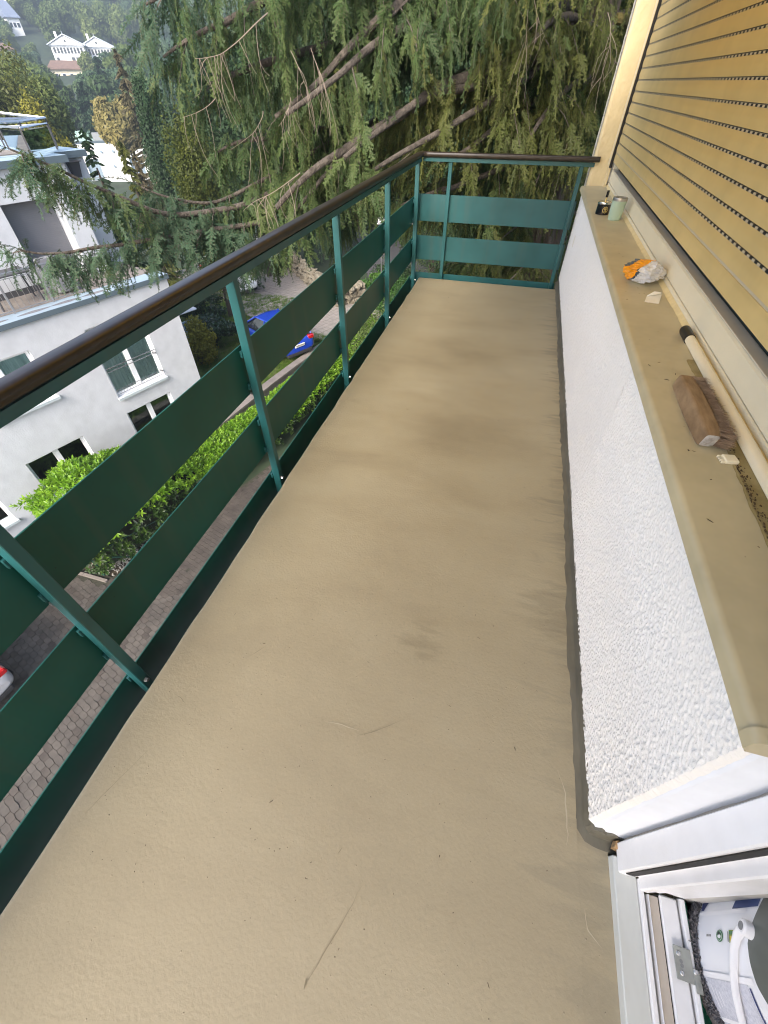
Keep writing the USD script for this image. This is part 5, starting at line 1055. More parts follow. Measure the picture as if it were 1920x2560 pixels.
def spray_hang(seed, Lm=.42, n=9, ln=.019, wd=.0064, step=.0065):
    """a hanging cord with short side twigs; local x points along it"""
    r = np.random.default_rng(seed); tw = []; p = np.zeros(3); d = np.array([1.0, 0, 0])
    for i in range(n):
        q = p + d * Lm / n + np.array([0, r.normal() * .008, r.normal() * .008]); tw.append((p, q))
        for s in (-1, 1):
            if r.random() < .85:
                l = Lm * .125 * (1 - .4 * i / n) * r.uniform(.5, 1.2); a = radians(38 + r.normal() * 10); e = q + np.array([cos(a) * l, s * sin(a) * l * .9, r.normal() * .25 * l]); tw.append((q, e))
        p = q
    return needle_tris(tw, ln, wd, step, ang=50, up=.5, r=r), tw
def twig_mesh(tw, r0=.0016):
    mb = MB()
    for p, q in tw: mb.tube([p, q], [r0, r0 * .7], 3, False)
    return mb.arrays()
def leaf_cards(n, c, rad, size, seed, shell=.55, flat=.8, lobes=7):
    """leaf-sized faces spread through lobes of a crown"""
    r = np.random.default_rng(seed); lc = r.normal(size=(lobes, 3)); lc /= np.linalg.norm(lc, axis=1, keepdims=True); lc *= r.uniform(.35, .75, (lobes, 1)); ls = r.uniform(.32, .58, lobes)
    lc = np.vstack([lc, [0, 0, 0]]); ls = np.append(ls, .6); k = r.integers(0, lobes + 1, n); d = r.normal(size=(n, 3)); d /= np.linalg.norm(d, axis=1, keepdims=True); rr = shell + (1 - shell) * r.random(n) ** .6; rr *= 1 + .16 * r.normal(size=n) * (r.random(n) < .4)
    P = (lc[k] + d * (rr * ls[k])[:, None]) * rad + c
    nn = d + r.normal(size=(n, 3)) * .7; nn /= np.linalg.norm(nn, axis=1, keepdims=True); t = np.cross(nn, r.normal(size=(n, 3))); t /= np.linalg.norm(t, axis=1, keepdims=True); b = np.cross(nn, t); s = size * r.uniform(.6, 1.3, (n, 1))
    V = np.stack([P - t * s, P + b * s * .55, P + t * s, P - b * s * .55], 1).reshape(-1, 3); i = np.arange(n) * 4
    return V, np.vstack([np.stack([i, i + 1, i + 2], 1), np.stack([i, i + 2, i + 3], 1)])
def cone_cards(n, H, R, size, seed, z0=.06, tiers=14, sweep=.35):
    """conifer crown: drooping boughs in tiers, ragged outline"""
    r = np.random.default_rng(seed); V = []
    nb_ = tiers * 9; z = z0 + (1 - z0) * r.random(nb_) ** .85; az = r.uniform(0, 2 * pi, nb_); Lb = R * (1 - z) ** .62 * r.uniform(.65, 1.15, nb_) + R * .05; per = max(3, n // nb_)
    k = np.repeat(np.arange(nb_), per); t = r.random(len(k)) ** .7; wob = r.normal(size=len(k)) * .16 * Lb[k] * (1.1 - t * .7)
    rad = t * Lb[k]; P = np.stack([rad * np.cos(az[k]) - wob * np.sin(az[k]), rad * np.sin(az[k]) + wob * np.cos(az[k]), z[k] * H - sweep * rad * t - r.random(len(k)) * .10 * Lb[k]], 1)
    d = np.stack([np.cos(az[k]), np.sin(az[k]), -.55 - .4 * r.random(len(k))], 1) + r.normal(size=(len(k), 3)) * .3; d /= np.linalg.norm(d, axis=1, keepdims=True); w = np.cross(d, r.normal(size=(len(k), 3))); w /= np.linalg.norm(w, axis=1, keepdims=True); s = size * r.uniform(.6, 1.3, (len(k), 1))
    V = np.stack([P - d * s * .4, P + w * s * .28, P + d * s, P - w * s * .28], 1).reshape(-1, 3); i = np.arange(len(k)) * 4
    return V, np.vstack([np.stack([i, i + 1, i + 2], 1), np.stack([i, i + 2, i + 3], 1)])

# ------------------------------------------------------------------ the big drooping conifer beyond the balcony
TX, TY = .40, 8.75
bt = Thing('drooping_conifer', 'huge drooping conifer spreading its hanging branches beyond the balcony railing', 'conifer', (TX, TY, -7.2))
zt = np.linspace(-7.5, 11, 70); rt = .40 - .016 * (zt + 7) * .9; kk = 40; th = np.linspace(0, 2 * pi, kk + 1); Q = np.zeros((70, kk + 1, 3))
for i, z in enumerate(zt):
    f = 1 + .10 * np.sign(np.sin(th * 9 + z * .4)) * np.abs(np.sin(th * 9 + z * .4)) ** .6 + .10 * (meshkit.noise(np.stack([np.cos(th) * 2.5, np.sin(th) * 2.5, th * 0 + z * 1.2], 1), 4) - .5); Q[i, :, 0] = TX + rt[i] * f * np.cos(th); Q[i, :, 1] = TY + rt[i] * f * np.sin(th); Q[i, :, 2] = z
bt.part('trunk', MB().grid(Q), M['bark'], smooth=35)
limbs = []
def interp_line(pts, n=40):
    pts = np.asarray(pts, float); t = np.linspace(0, 1, len(pts)); tt = np.linspace(0, 1, n)
    from scipy.interpolate import PchipInterpolator
    return np.stack([PchipInterpolator(t, pts[:, k])(tt) for k in range(3)], 1)
def px_limb(pix, r0, r1, name='limb', dense=1.0, reach=1.0, near=1.0):
    pix = [(x, y, d * (1 - (1 - near) * i_ / (len(pix) - 1))) for i_, (x, y, d) in enumerate(pix)]
    p = interp_line([at(x, y, d) for x, y, d in pix]); p += (meshkit.fbm(p * 2.2, 2, 5)[:, None] - .5) * .06
    bt.part(name, MB().tube(p, np.linspace(r0, r1, len(p)), 8), M['limb'], smooth=50); limbs.append((p, dense, reach)); return p
px_limb([(1420, 128, 8.6), (1386, 131, 8.0), (1270, 166, 7.3), (1116, 212, 6.6), (1000, 290, 6.2), (880, 362, 5.9), (790, 420, 5.7), (690, 520, 5.6)], .075, .022, dense=.3, near=.86)
px_limb([(1420, 160, 8.6), (1378, 162, 8.0), (1293, 208, 7.4), (1174, 285, 6.8), (1040, 362, 6.3), (935, 425, 6.0)], .055, .018, dense=.3, near=.86)
px_limb([(1430, 150, 8.6), (1340, 150, 7.6), (1200, 208, 7.0), (1080, 238, 6.5), (960, 318, 6.1), (860, 395, 5.9)], .055, .02, dense=.3, near=.86)
px_limb([(1390, 230, 8.6), (1332, 255, 8.0), (1262, 300, 7.5), (1154, 382, 7.0), (1100, 400, 6.8)], .045, .016, dense=.3, near=.86)
px_limb([(1370, 395, 8.6), (1293, 409, 8.0), (1193, 446, 7.4), (1096, 478, 6.9), (1000, 520, 6.6)], .045, .018, dense=.3, near=.86)
px_limb([(1440, 60, 8.6), (1370, 115, 8.1), (1320, 60, 7.8), (1270, 0, 7.6), (1220, -70, 7.4)], .085, .06, dense=.2)
px_limb([(1440, -60, 8.6), (1250, -60, 7.4), (1080, -40, 6.6), (981, 22, 6.2), (866, 127, 5.9), (800, 200, 5.7), (690, 290, 5.5)], .06, .018, dense=.8)
px_limb([(1440, 20, 8.6), (1250, 10, 7.6), (1070, 40, 6.9), (920, 125, 6.3), (850, 185, 6.1), (720, 280, 5.9)], .055, .018, dense=.3, near=.86)
px_limb([(900, 290, 6.6), (870, 385, 6.0), (820, 430, 5.7), (770, 490, 5.4), (711, 552, 5.2)], .032, .014, dense=.5)
px_limb([(940, 300, 7.4), (760, 420, 6.0), (640, 500, 5.4), (500, 540, 5.1), (410, 541, 4.95), (300, 497, 4.8), (235, 462, 4.75), (130, 415, 4.7), (25, 372, 4.65)], .035, .006, dense=1.2, reach=.42)
px_limb([(1000, 360, 7.2), (800, 500, 5.8), (640, 560, 5.2), (470, 590, 4.9), (330, 610, 4.7), (200, 630, 4.6), (110, 640, 4.55), (40, 628, 4.5)], .03, .005, dense=1.0, reach=.42)
px_limb([(900, 330, 7.0), (740, 400, 5.9), (620, 470, 5.5), (520, 510, 5.3), (420, 500, 5.2), (350, 470, 5.2)], .025, .006, dense=.8, reach=.6)
px_limb([(1500, 60, 8.6), (1465, 60, 7.6), (1420, 35, 7.0), (1370, 60, 6.5), (1330, 110, 6.2)], .05, .02, dense=.8)
px_limb([(1480, 230, 8.6), (1440, 210, 7.8), (1400, 240, 7.2), (1360, 290, 6.8), (1330, 340, 6.6)], .04, .02, dense=.8)
px_limb([(1300, -150, 8.2), (900, -120, 6.6), (700, -20, 5.9), (580, 50, 5.6), (480, 95, 5.45), (410, 140, 5.4)], .05, .008, dense=.8, reach=.8)
px_limb([(1200, -260, 8.2), (850, -260, 6.6), (600, -150, 5.8), (450, -40, 5.5), (365, 10, 5.4)], .05, .008, dense=.8, reach=.8)
px_limb([(1100, 60, 7.6), (760, 130, 6.2), (600, 180, 5.8), (560, 195, 5.7), (515, 215, 5.65)], .04, .008, dense=.8, reach=.7)
px_limb([(1000, 330, 7.4), (760, 330, 6.2), (660, 345, 5.9), (590, 360, 5.75), (545, 380, 5.7)], .035, .008, dense=.8, reach=.7)
px_limb([(980, 400, 7.4), (860, 500, 6.6), (760, 575, 6.3), (690, 625, 6.2), (640, 665, 6.1)], .025, .006, dense=.45, reach=.5)
px_limb([(900, 360, 7.0), (780, 480, 6.2), (690, 570, 5.9), (620, 640, 5.8), (585, 690, 5.8)], .025, .006, dense=.45, reach=.5)
px_limb([(1060, 420, 7.4), (960, 490, 6.8), (890, 540, 6.6), (830, 590, 6.5)], .022, .006, dense=.45, reach=.5)
# procedural whorls
wh = []
z = -6.2
while z < 9.2:
    for k in range(5):
        a = rng.uniform(0, 2 * pi); dx, dy = sin(a), cos(a)
        Lb = (5.6 - .18 * max(0, z)) * rng.uniform(.75, 1.08) * (1.05 if z < 1 else 1)
        toward = dx * -.5 + dy * -.8
        if dx > .35 and dy < .1: continue
        if dy < -.35 and abs(dx) < .85 and z > -1: Lb *= .74
        if z < 1.7: Lb *= .48 if dx < .3 else .8
        t = np.linspace(0, 1, 30); up0 = rng.uniform(.05, .3); dr = rng.uniform(.30, .55)
        p = np.stack([TX + dx * (.2 + t * Lb), TY + dy * (.2 + t * Lb), z + Lb * (up0 * t - dr * t * t)], 1); p[:, :2] += (meshkit.fbm(np.stack([t * 3 + z, t * 0 + k, t * 0], 1), 2, 3)[:, None] - .5) * .5 * t[:, None]
        keep = ~((p[:, 0] > -1.6) & (p[:, 1] < 5.6)); 
        if keep.sum() < 8: continue
        n = np.argmin(keep) if not keep.all() else len(p); p = p[:max(n, 6)]
        limbs.append((p, .60, 1.0)); wh.append((p, np.linspace(.05 * (Lb / 5.6), .008, len(p))))
    z += .43
for p, r in wh: bt.part('limb', MB().tube(p[::3] if len(p) > 9 else p, r[::3] if len(p) > 9 else r, 6), M['limb'], smooth=50)
A_P, A_D, A_K, A_S = [], [], [], []
sec = MB(); secn = 0; dead = MB()
def ok(P):
    x, y, z = P
    if x > -1.35 and y < 5.5: return False
    if hypot(x, y) < 3.6: return False
    if y < 12.5 and (x * FN[0] + y * FN[1] + 13) < .4: return False
    if z < -6.6: return False
    return True
for p, dense, reach in limbs:
    seg = np.linalg.norm(np.diff(p, axis=0), axis=1); cs = np.concatenate([[0], np.cumsum(seg)]); Lb = cs[-1]; s = Lb * .16; side = 1
    while s < Lb:
        t = s / Lb; b = np.array([np.interp(s, cs, p[:, k]) for k in range(3)]); b2 = np.array([np.interp(min(Lb, s + .05), cs, p[:, k]) for k in range(3)]); d = b2 - b if s < Lb - .05 else p[-1] - p[-2]; d = d / max(np.linalg.norm(d), 1e-6)
        hs = np.cross(d, [0, 0, 1.0]); hs /= max(np.linalg.norm(hs), 1e-6)
        l2 = (.25 + .95 * sin(pi * min(1, t * .8 + .15)) * (1 - t * .55)) * rng.uniform(.6, 1.15) * min(1, Lb / 3.5) * reach; v = hs * side * rng.uniform(.6, 1) + d * rng.uniform(.4, .95) + np.array([0, 0, rng.uniform(-.35, .12)]); v /= np.linalg.norm(v)
        m = max(3, int(l2 / .085)); tt = np.linspace(0, 1, m); q = b + v * (tt * l2)[:, None] + np.stack([tt * 0, tt * 0, -.30 * l2 * tt ** 2], 1)
        if not ok(q[-1]) or not ok(q[len(q) // 2]): s += .1; side = -side; continue
        if rng.random() < .55: sec.tube(q[[0, len(q) // 2, -1]], [.007, .005, .003], 3, False); secn += 1
        for i in range(m):
            vv = (q[min(i + 1, m - 1)] - q[max(i - 1, 0)]); vv = vv / max(np.linalg.norm(vv), 1e-6)
            for rep in range(5 if rng.random() < .6 else 6):
                if rng.random() < .62:     # hanging cords
                    dd = np.array([rng.normal() * .16, rng.normal() * .16, -1.0]) + vv * rng.uniform(.05, .5); A_K.append(int(rng.integers(3, 6))); A_S.append(rng.uniform(.45, 1.0) * (.5 + .5 * reach))
                else:
                    sd = np.cross(vv, [0, 0, 1.0]) * rng.choice([-1, 1]); dd = vv + sd * rng.uniform(.2, .9) + np.array([0, 0, rng.uniform(-.7, .05)]); A_K.append(int(rng.integers(0, 3))); A_S.append(rng.uniform(.45, .9))
                A_P.append(q[i] + rng.normal(size=3) * .035); A_D.append(dd)
        # tip spray
        A_P.append(q[-1]); A_D.append(v + np.array([0, 0, -.25])); A_K.append(int(rng.integers(0, 3))); A_S.append(rng.uniform(.7, 1.1))
        s += rng.uniform(.07, .15) / dense; side = -side
    A_P.append(p[-1]); A_D.append(p[-1] - p[-2]); A_K.append(0); A_S.append(.9)
A_P, A_D, A_K, A_S = np.array(A_P), np.array(A_D), np.array(A_K), np.array(A_S)
keep = np.array([ok(x) for x in A_P]); A_P, A_D, A_K, A_S = A_P[keep], A_D[keep], A_K[keep], A_S[keep]
print('conifer sprays', len(A_P), 'secondaries', secn)
# tone of each region: blue-green at the left, olive towards the trunk
az_ = np.degrees(np.arctan2(A_P[:, 0], A_P[:, 1])); tone = meshkit.noise(A_P * .9, 3) + (az_ + 24) / 50 + rng.normal(size=len(A_P)) * .08
grp = np.where(tone < .36, 1, np.where(tone > .98, 2, 0))
pro = [spray_flat(k + 1) for k in range(3)] + [spray_hang(k + 11) for k in range(3)]
up = np.tile([0, 0, 1.0], (len(A_P), 1)) + rng.normal(size=(len(A_P), 3)) * .5
RR = frames(A_D, up)
for g, nm in ((0, 'needle'), (1, 'needle_blue'), (2, 'needle_olive')):
    s = grp == g; nm2 = bt.path + '/' + numbered(bt.path, 'foliage')
    instancer(nm2, [[('needles', a, M[nm], False), ('twig', twig_mesh(tw), M['twig_dark'], False)] for a, tw in pro], A_P[s] - bt.loc, RR[s], A_S[s], A_K[s])
bt.part('side_branches', sec, M['limb'], kind='stuff')
# pale dead twigs hanging among the green
def dead_twig(pix, r0=.006, hang=8):
    r0 *= .7; p = interp_line([at(x, y, d) for x, y, d in pix], 24); dead.tube(p, np.linspace(r0, r0 * .35, 24), 5, False)
    for k in range(hang):
        b = p[rng.integers(3, 23)]; l = rng.uniform(.12, .42); q = b + np.array([rng.normal() * .06, rng.normal() * .06, -l]); dead.tube(interp_line([b, (b + q) / 2 + rng.normal(size=3) * .03, q], 6), np.linspace(.0024, .0010, 6), 3, False)
Zq = lambda x0, y0, k, *P: [(x0 + a / k, y0 + b / k, d) for a, b, d in P]
dead_twig(Zq(480, 0, 2.592, (490, 85, 4.9), (400, 165, 4.8), (270, 290, 4.75), (160, 360, 4.7), (20, 380, 4.7)), .006, 16)
dead_twig(Zq(480, 0, 2.592, (770, 310, 5.1), (800, 400, 5.1), (850, 520, 5.05), (865, 590, 5.0)), .004, 8)
dead_twig(Zq(480, 0, 2.592, (640, 330, 5.1), (700, 460, 5.0), (750, 600, 5.0)), .004, 7)
dead_twig(Zq(480, 0, 2.592, (640, 630, 5.0), (620, 720, 5.0), (560, 820, 5.0)), .004, 7)
dead_twig(Zq(480, 0, 2.592, (460, 720, 4.9), (420, 830, 4.9), (250, 970, 4.9)), .004, 5)
dead_twig(Zq(480, 0, 2.592, (700, 1120, 4.8), (520, 1250, 4.7), (400, 1310, 4.7), (330, 1370, 4.65)), .005, 12)
dead_twig(Zq(480, 0, 2.592, (1090, 860, 5.5), (1000, 930, 5.4), (880, 1010, 5.3)), .004, 9)
dead_twig(Zq(480, 0, 2.592, (150, 640, 4.8), (60, 715, 4.8), (-60, 760, 4.8)), .004, 4)
dead_twig(Zq(1000, 0, 2.592, (870, 0, 6.2), (900, 130, 6.2), (940, 240, 6.2)), .004, 8)
dead_twig(Zq(1000, 0, 2.592, (830, 60, 6.0), (820, 200, 6.0), (815, 320, 6.0)), .003, 4)
dead_twig(Zq(1380, 0, 6.38, (890, 200, 6.0), (935, 500, 5.9), (900, 830, 5.9), (780, 1250, 5.9), (680, 1800, 5.9)), .004, 6)
dead_twig(Zq(880, 480, 9.217, (620, 150, 6.4), (800, 180, 6.4), (1000, 180, 6.4), (1110, 270, 6.4), (1120, 380, 6.4)), .006, 6)
dead_twig(Zq(880, 480, 9.217, (660, 220, 6.3), (700, 430, 6.3), (780, 600, 6.3), (860, 720, 6.3)), .005, 3)
dead_twig(Zq(880, 480, 9.217, (150, 540, 6.2), (120, 690, 6.2), (220, 930, 6.2), (370, 1060, 6.2)), .006, 3)
dead_twig(Zq(880, 480, 9.217, (480, 260, 6.5), (430, 480, 6.5), (400, 680, 6.5)), .005, 2)
for k in range(70):
    j = rng.integers(0, len(A_P)); b = A_P[j]; l = rng.uniform(.25, .8); q = b + np.array([rng.normal() * .1, rng.normal() * .1, -l]); dead.tube(interp_line([b, (b + q) / 2 + rng.normal(size=3) * .05, q], 7), np.linspace(.0028, .0012, 7), 3, False)
bt.part('dead_twigs', dead, M['twig'], kind='stuff')
# mossy stub limb near the house corner
mb = MB().tube(interp_line([at(1572, 62, 7.6), at(1560, 50, 7.5), at(1540, 46, 7.45)], 8), [.05, .05, .052, .05, .048, .046, .045, .043], 8); bt.part('stub_limb', mb, M['moss'], smooth=40)

# ------------------------------------------------------------------ laurel hedge
hc = np.array([(-10.25, 4.95), (-9.55, 6.9), (-8.85, 8.7), (-7.75, 11.5), (-7.05, 14.5), (-6.5, 17.0), (-6.2, 19.6)]); hs_ = np.concatenate([[0], np.cumsum(np.linalg.norm(np.diff(hc, axis=0), axis=1))])
hg_ = Thing('laurel_hedge', 'bright green laurel hedge with glossy leaves between the driveway and the retaining wall', 'hedge', (-8.5, 9, GZ))
def hedge_at(s):
    c = np.stack([np.interp(s, hs_, hc[:, 0]), np.interp(s, hs_, hc[:, 1])], -1); z0 = zdrive(c[..., 1]); hw = np.interp(s, [0, 1.8, 4.0, 8, hs_[-1]], [1.05, 1.1, .62, .52, .45]); top = np.interp(s, [0, 1.0, 2.2, 4.0, 8, hs_[-1]], [2.0, 2.5, 2.2, 1.15, .98, .7]); return c, z0, hw, top
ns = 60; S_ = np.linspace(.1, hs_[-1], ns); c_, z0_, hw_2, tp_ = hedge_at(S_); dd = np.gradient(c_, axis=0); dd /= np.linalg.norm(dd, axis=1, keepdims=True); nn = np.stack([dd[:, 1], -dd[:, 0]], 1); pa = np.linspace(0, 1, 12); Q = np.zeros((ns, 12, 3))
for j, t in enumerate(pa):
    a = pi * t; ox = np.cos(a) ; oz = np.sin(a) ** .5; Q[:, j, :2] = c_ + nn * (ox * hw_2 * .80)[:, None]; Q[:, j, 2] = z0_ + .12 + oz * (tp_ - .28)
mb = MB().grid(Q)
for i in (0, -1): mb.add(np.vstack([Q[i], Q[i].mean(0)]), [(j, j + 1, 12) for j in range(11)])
hg_.part('inner_twigs', mb, M['core'], smooth=True)  # solid dark shell filling the hedge behind the leaves
def shoot(seed, nl=9, L_=.115):
    r = np.random.default_rng(seed); V, F = [], []; n0 = 0
    for i in range(nl):
        az = i * 2.4 + r.normal() * .2; el = radians(np.interp(i, [0, nl - 1], [5, 68]) + r.normal() * 8); h = .03 + .014 * i; l = L_ * r.uniform(.75, 1.1) * np.interp(i, [0, nl - 1], [1, .75]); w = l * .36
        d = np.array([cos(az) * cos(el), sin(az) * cos(el), sin(el)]); s = np.array([-sin(az), cos(az), 0]); u = np.cross(s, d) * -1; u = u / np.linalg.norm(u)
        pr = [(0, .08, 0), (.25, .75, .03), (.55, 1, .04), (.82, .62, .0), (1, .05, -.06)]
        for t, ww, dz in pr: c = np.array([0, 0, h]) + d * l * t + u * dz * l; V += [c - s * w / 2 * ww + u * w * .16 * ww, c, c + s * w / 2 * ww + u * w * .16 * ww]
        for j in range(4): a = n0 + j * 3; F += [(a, a + 1, a + 4), (a, a + 4, a + 3), (a + 1, a + 2, a + 5), (a + 1, a + 5, a + 4)]
        n0 += 15
    return np.array(V), np.array(F)
def place_shoots(n, amin, amax, seed, face_low=0):
    r = np.random.default_rng(seed); s = r.uniform(0, hs_[-1], n); t = r.uniform(amin, amax, n); c, z0, hw, tp = hedge_at(s); e = 1e-2; c2 = hedge_at(np.minimum(s + e, hs_[-1]))[0]; c1 = hedge_at(np.maximum(s - e, 0))[0]; d = c2 - c1; d /= np.linalg.norm(d, axis=1, keepdims=True); nr = np.stack([d[:, 1], -d[:, 0]], 1); a = pi * t; lump = .72 + .5 * meshkit.noise(np.stack([s * 2.2, t * 5, s * 0], 1), 3)
    off = np.cos(a) * hw * (.86 + .22 * lump); zz = np.sin(a) ** .5 * tp * (.80 + .22 * lump) + .05; P = np.column_stack([c + nr * off[:, None], z0 + zz]); D = np.column_stack([nr * np.cos(a)[:, None] * .9, np.sin(a) * .9 + .45]) + r.normal(size=(n, 3)) * .32
    return P, D
P1, D1 = place_shoots(6200, .0, 1.0, 5)
e_n = 500; r_ = np.random.default_rng(8); t_ = r_.uniform(0, 1, e_n); c0_, z00, hw0, tp0 = hedge_at(np.zeros(e_n)); h_ = r_.random(e_n) ** .8; nr0 = np.array([hc[1, 1] - hc[0, 1], -(hc[1, 0] - hc[0, 0])]); nr0 /= np.linalg.norm(nr0); P2 = np.column_stack([c0_ + nr0 * ((t_ * 2 - 1) * hw0)[:, None] + r_.normal(size=(e_n, 2)) * .1, z00 + .15 + h_ * tp0 * .92]); D2 = np.column_stack([r_.normal(size=e_n) * .4, -.8 + r_.normal(size=e_n) * .3, .5 + r_.random(e_n) * .6]); P1 = np.vstack([P1, P2]); D1 = np.vstack([D1, D2])
z_ = P1[:, 2] - zdrive(P1[:, 1]); Rz_ = frames(D1, rng.normal(size=(len(D1), 3))); Rz_ = Rz_[:, :, [1, 2, 0]]      # local z along the shoot
up_ = z_ / np.maximum(hedge_at(np.zeros(1))[3], 1)
hs_here = np.interp(P1[:, 1], hc[:, 1], hs_); tph = hedge_at(hs_here)[3]; hi = z_ > tph * .54  # leaves below this height get the painted shade colour
for nm, s in (('laurel', hi), ('laurel_shade', ~hi)):
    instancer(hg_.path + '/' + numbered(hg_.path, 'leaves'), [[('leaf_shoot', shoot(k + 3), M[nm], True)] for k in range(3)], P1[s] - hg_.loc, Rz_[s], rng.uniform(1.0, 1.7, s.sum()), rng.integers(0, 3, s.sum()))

# ------------------------------------------------------------------ bushes, grass, nearer trees
def bush(name, label, c, rad, n, size, m, cat='shrub', seed=1, stems=True, group=None):
    t = Thing(name, label, cat, c, group); V, F = leaf_cards(n, np.asarray(c, float) + [0, 0, rad[2] * .9], np.asarray(rad, float), size, seed); t.part('foliage', MB().add(V, F), m)
    if stems:
        mb = MB(); 
        for k in range(5): a = k * 1.26; mb.tube([np.array(c) + [0, 0, -.1], np.array(c) + [cos(a) * rad[0] * .3, sin(a) * rad[1] * .3, rad[2]]], [.035, .012], 5)
        t.part('stems', mb, M['bark_far'])
    return t
P_ = on(540, 868, 2, -7.1); bush('rhododendron', 'dark glossy rhododendron bush behind the second railing post from the left', P_ + [-.3, .5, 0], (1.25, 1.1, .85), 5200, .06, M['rhodo'], seed=3)
P_ = on(505, 812, 2, -7.1); bush('rhododendron', 'dark glossy bush under the hanging branches behind the lawn', P_ + [-.4, .8, 0], (1.7, 1.0, .8), 4200, .06, M['rhodo'], seed=5)
P_ = at(440, 712, 19); bush('garden_shrub', 'bright yellow-green garden shrub behind the corner of the white house', (P_[0], P_[1], -7.2), (1.0, 1.0, 1.05), 3000, .07, M['f_yellow'], seed=6)
P_ = on(630, 835, 2, -7.1); bush('garden_shrub', 'small green shrub growing beside the parked blue car', P_ + [-.2, -.2, 0], (.45, .45, .35), 900, .06, M['ivy'], seed=8)
P_ = on(930, 720, 2, -7.1); bush('fern_bank', 'ferns and ground ivy spilling over beside the dark lane', P_ + [.5, -.6, 0], (1.5, .9, .5), 3200, .07, M['ivy'], seed=12, cat='ground plants')
P_ = on(985, 690, 2, -7.1); bush('fern_bank', 'dense dark ivy bank at the foot of the far railing corner', P_ + [.6, -1.5, 0], (1.4, 1.1, .6), 3200, .07, M['f_dark'], seed=14, cat='ground plants')
for k, (x, y, z, rx, rz, m, lb) in enumerate([(-1.3, 11.5, -6.6, 1.9, 1.6, 'ivy', 'leafy green undergrowth left of the big trunk below the railing'), (-3.6, 14.5, -6.9, 2.1, 1.6, 'f_mid', 'mid green undergrowth behind the far end railing boards'), (1.9, 12.2, -6.0, 2.0, 2.4, 'f_dark', 'dark shrubs behind the big trunk'), (-1.8, 17, -6.2, 2.6, 2.6, 'f_dark', 'dark shrubs in the deep shade beyond the conifer'), (-5.2, 21.2, -6.9, 1.4, 1.0, 'ivy', 'bright leafy shrubs at the edge of the court'), (-.6, 10.6, -4.6, 1.0, 1.7, 'ivy', 'tall ivy-leaved shrub beside the mossy trunk'), (-4.4, 26.5, -6.5, 2.4, 3.0, 'f_mid', 'green shrubs beyond the lane'), (.9, 15.5, -3.0, 2.4, 3.2, 'f_mid', 'green thicket rising behind the trunk')]):
    bush('undergrowth', lb, (x, y, z), (rx, rx * .8, rz), 14000, .042, M[m], 'undergrowth', 20 + k)
# ivy growing up the trunk as drooping olive sprays
mb_n = 900; r_ = np.random.default_rng(4); a_ = r_.uniform(pi, 2 * pi, mb_n); zz_ = r_.uniform(-6.5, 3.5, mb_n); P3 = np.stack([TX + .40 * np.cos(a_), TY + .40 * np.sin(a_), zz_], 1); D3 = np.stack([np.cos(a_) * .5, np.sin(a_) * .5, -np.ones(mb_n)], 1) + r_.normal(size=(mb_n, 3)) * .2; s3 = r_.random(mb_n) < .75
instancer(bt.path + '/' + numbered(bt.path, 'trunk_moss'), [[('needles', pro[3][0], M['needle_olive'], False)], [('needles', pro[4][0], M['needle_olive'], False)]], P3[s3] - bt.loc, frames(D3[s3], r_.normal(size=(int(s3.sum()), 3))), r_.uniform(.4, .8, int(s3.sum())), r_.integers(0, 2, int(s3.sum())))
# grass tufts on the lawn
def tuft(seed, n=22, h=.09):
    r = np.random.default_rng(seed); V = []
    for i in range(n): b = np.append(r.normal(size=2) * .05, 0); a = r.uniform(0, 2 * pi); w = np.array([cos(a), sin(a), 0]) * .004; V += [b - w, b + w, b + np.array([r.normal() * .03, r.normal() * .03, h * r.uniform(.5, 1.2)])]
    return np.array(V), np.arange(n * 3).reshape(-1, 3)
gn = 9000; r_ = np.random.default_rng(9); gy = r_.uniform(8.5, 23, gn); gx = np.interp(gy, wall_line[:, 1], wall_line[:, 0], right=-9.0) - .3 - r_.random(gn) ** 1.2 * 8.5; gz = np.full(gn, -7.155)
keepg = ~((gx * FN[0] + gy * FN[1] + 13 < 0) & (gx * FD[0] + gy * FD[1] < 7.9)); gx, gy, gz = gx[keepg], gy[keepg], gz[keepg]; gn = len(gx); a_ = r_.uniform(0, 2 * pi, gn); Rg = np.zeros((gn, 3, 3)); Rg[:, 0, 0] = np.cos(a_); Rg[:, 0, 1] = -np.sin(a_); Rg[:, 1, 0] = np.sin(a_); Rg[:, 1, 1] = np.cos(a_); Rg[:, 2, 2] = 1
gr = instancer('/World/grass', [[('blades', tuft(k), M['grass'], False)] for k in range(2)], np.stack([gx, gy, gz], 1), Rg, r_.uniform(.6, 1.3, gn), r_.integers(0, 2, gn)); tag(gr, 'short green grass on the lawn above the retaining wall', 'grass')

def tree_thing(name, label, cat, base, H, R, kind, m, n, size, seed, group=None, lobes=9, trunk=.16, zc=.62, rz=.42):
    t = Thing(name, label, cat, base, group); b = np.asarray(base, float)
    t.part('trunk', MB().tube([b + [0, 0, -.5], b + [.05 * R, 0, H * .45], b + [0, .03 * R, H * .85]], [trunk, trunk * .7, trunk * .2], 7), M['bark_far'])
    if kind == 'cone': V, F = cone_cards(n, H, R, size, seed); V = V + b
    else: V, F = leaf_cards(n, b + [0, 0, H * zc], np.array([R, R, H * rz]), size, seed, lobes=lobes)
    t.part('crown', MB().add(V, F), m); return t
def gz_at(x, y): return float(zterr(np.array([x]), np.array([y]))[0])
def px_tree(px, ptop, dist, zbase, R, *a, **k):
    p = at(px, ptop, dist); return tree_thing(*a[:3], (p[0], p[1], zbase), p[2] - zbase, R, *a[3:], **k)
px_tree(440, 245, 24, -7.2, 1.0, 'golden_thuja', 'golden yellow-green thuja standing left of the big drooping conifer', 'conifer', 'leafy', M['f_thuja'], 26000, .055, 31, lobes=40, zc=.60, rz=.44)
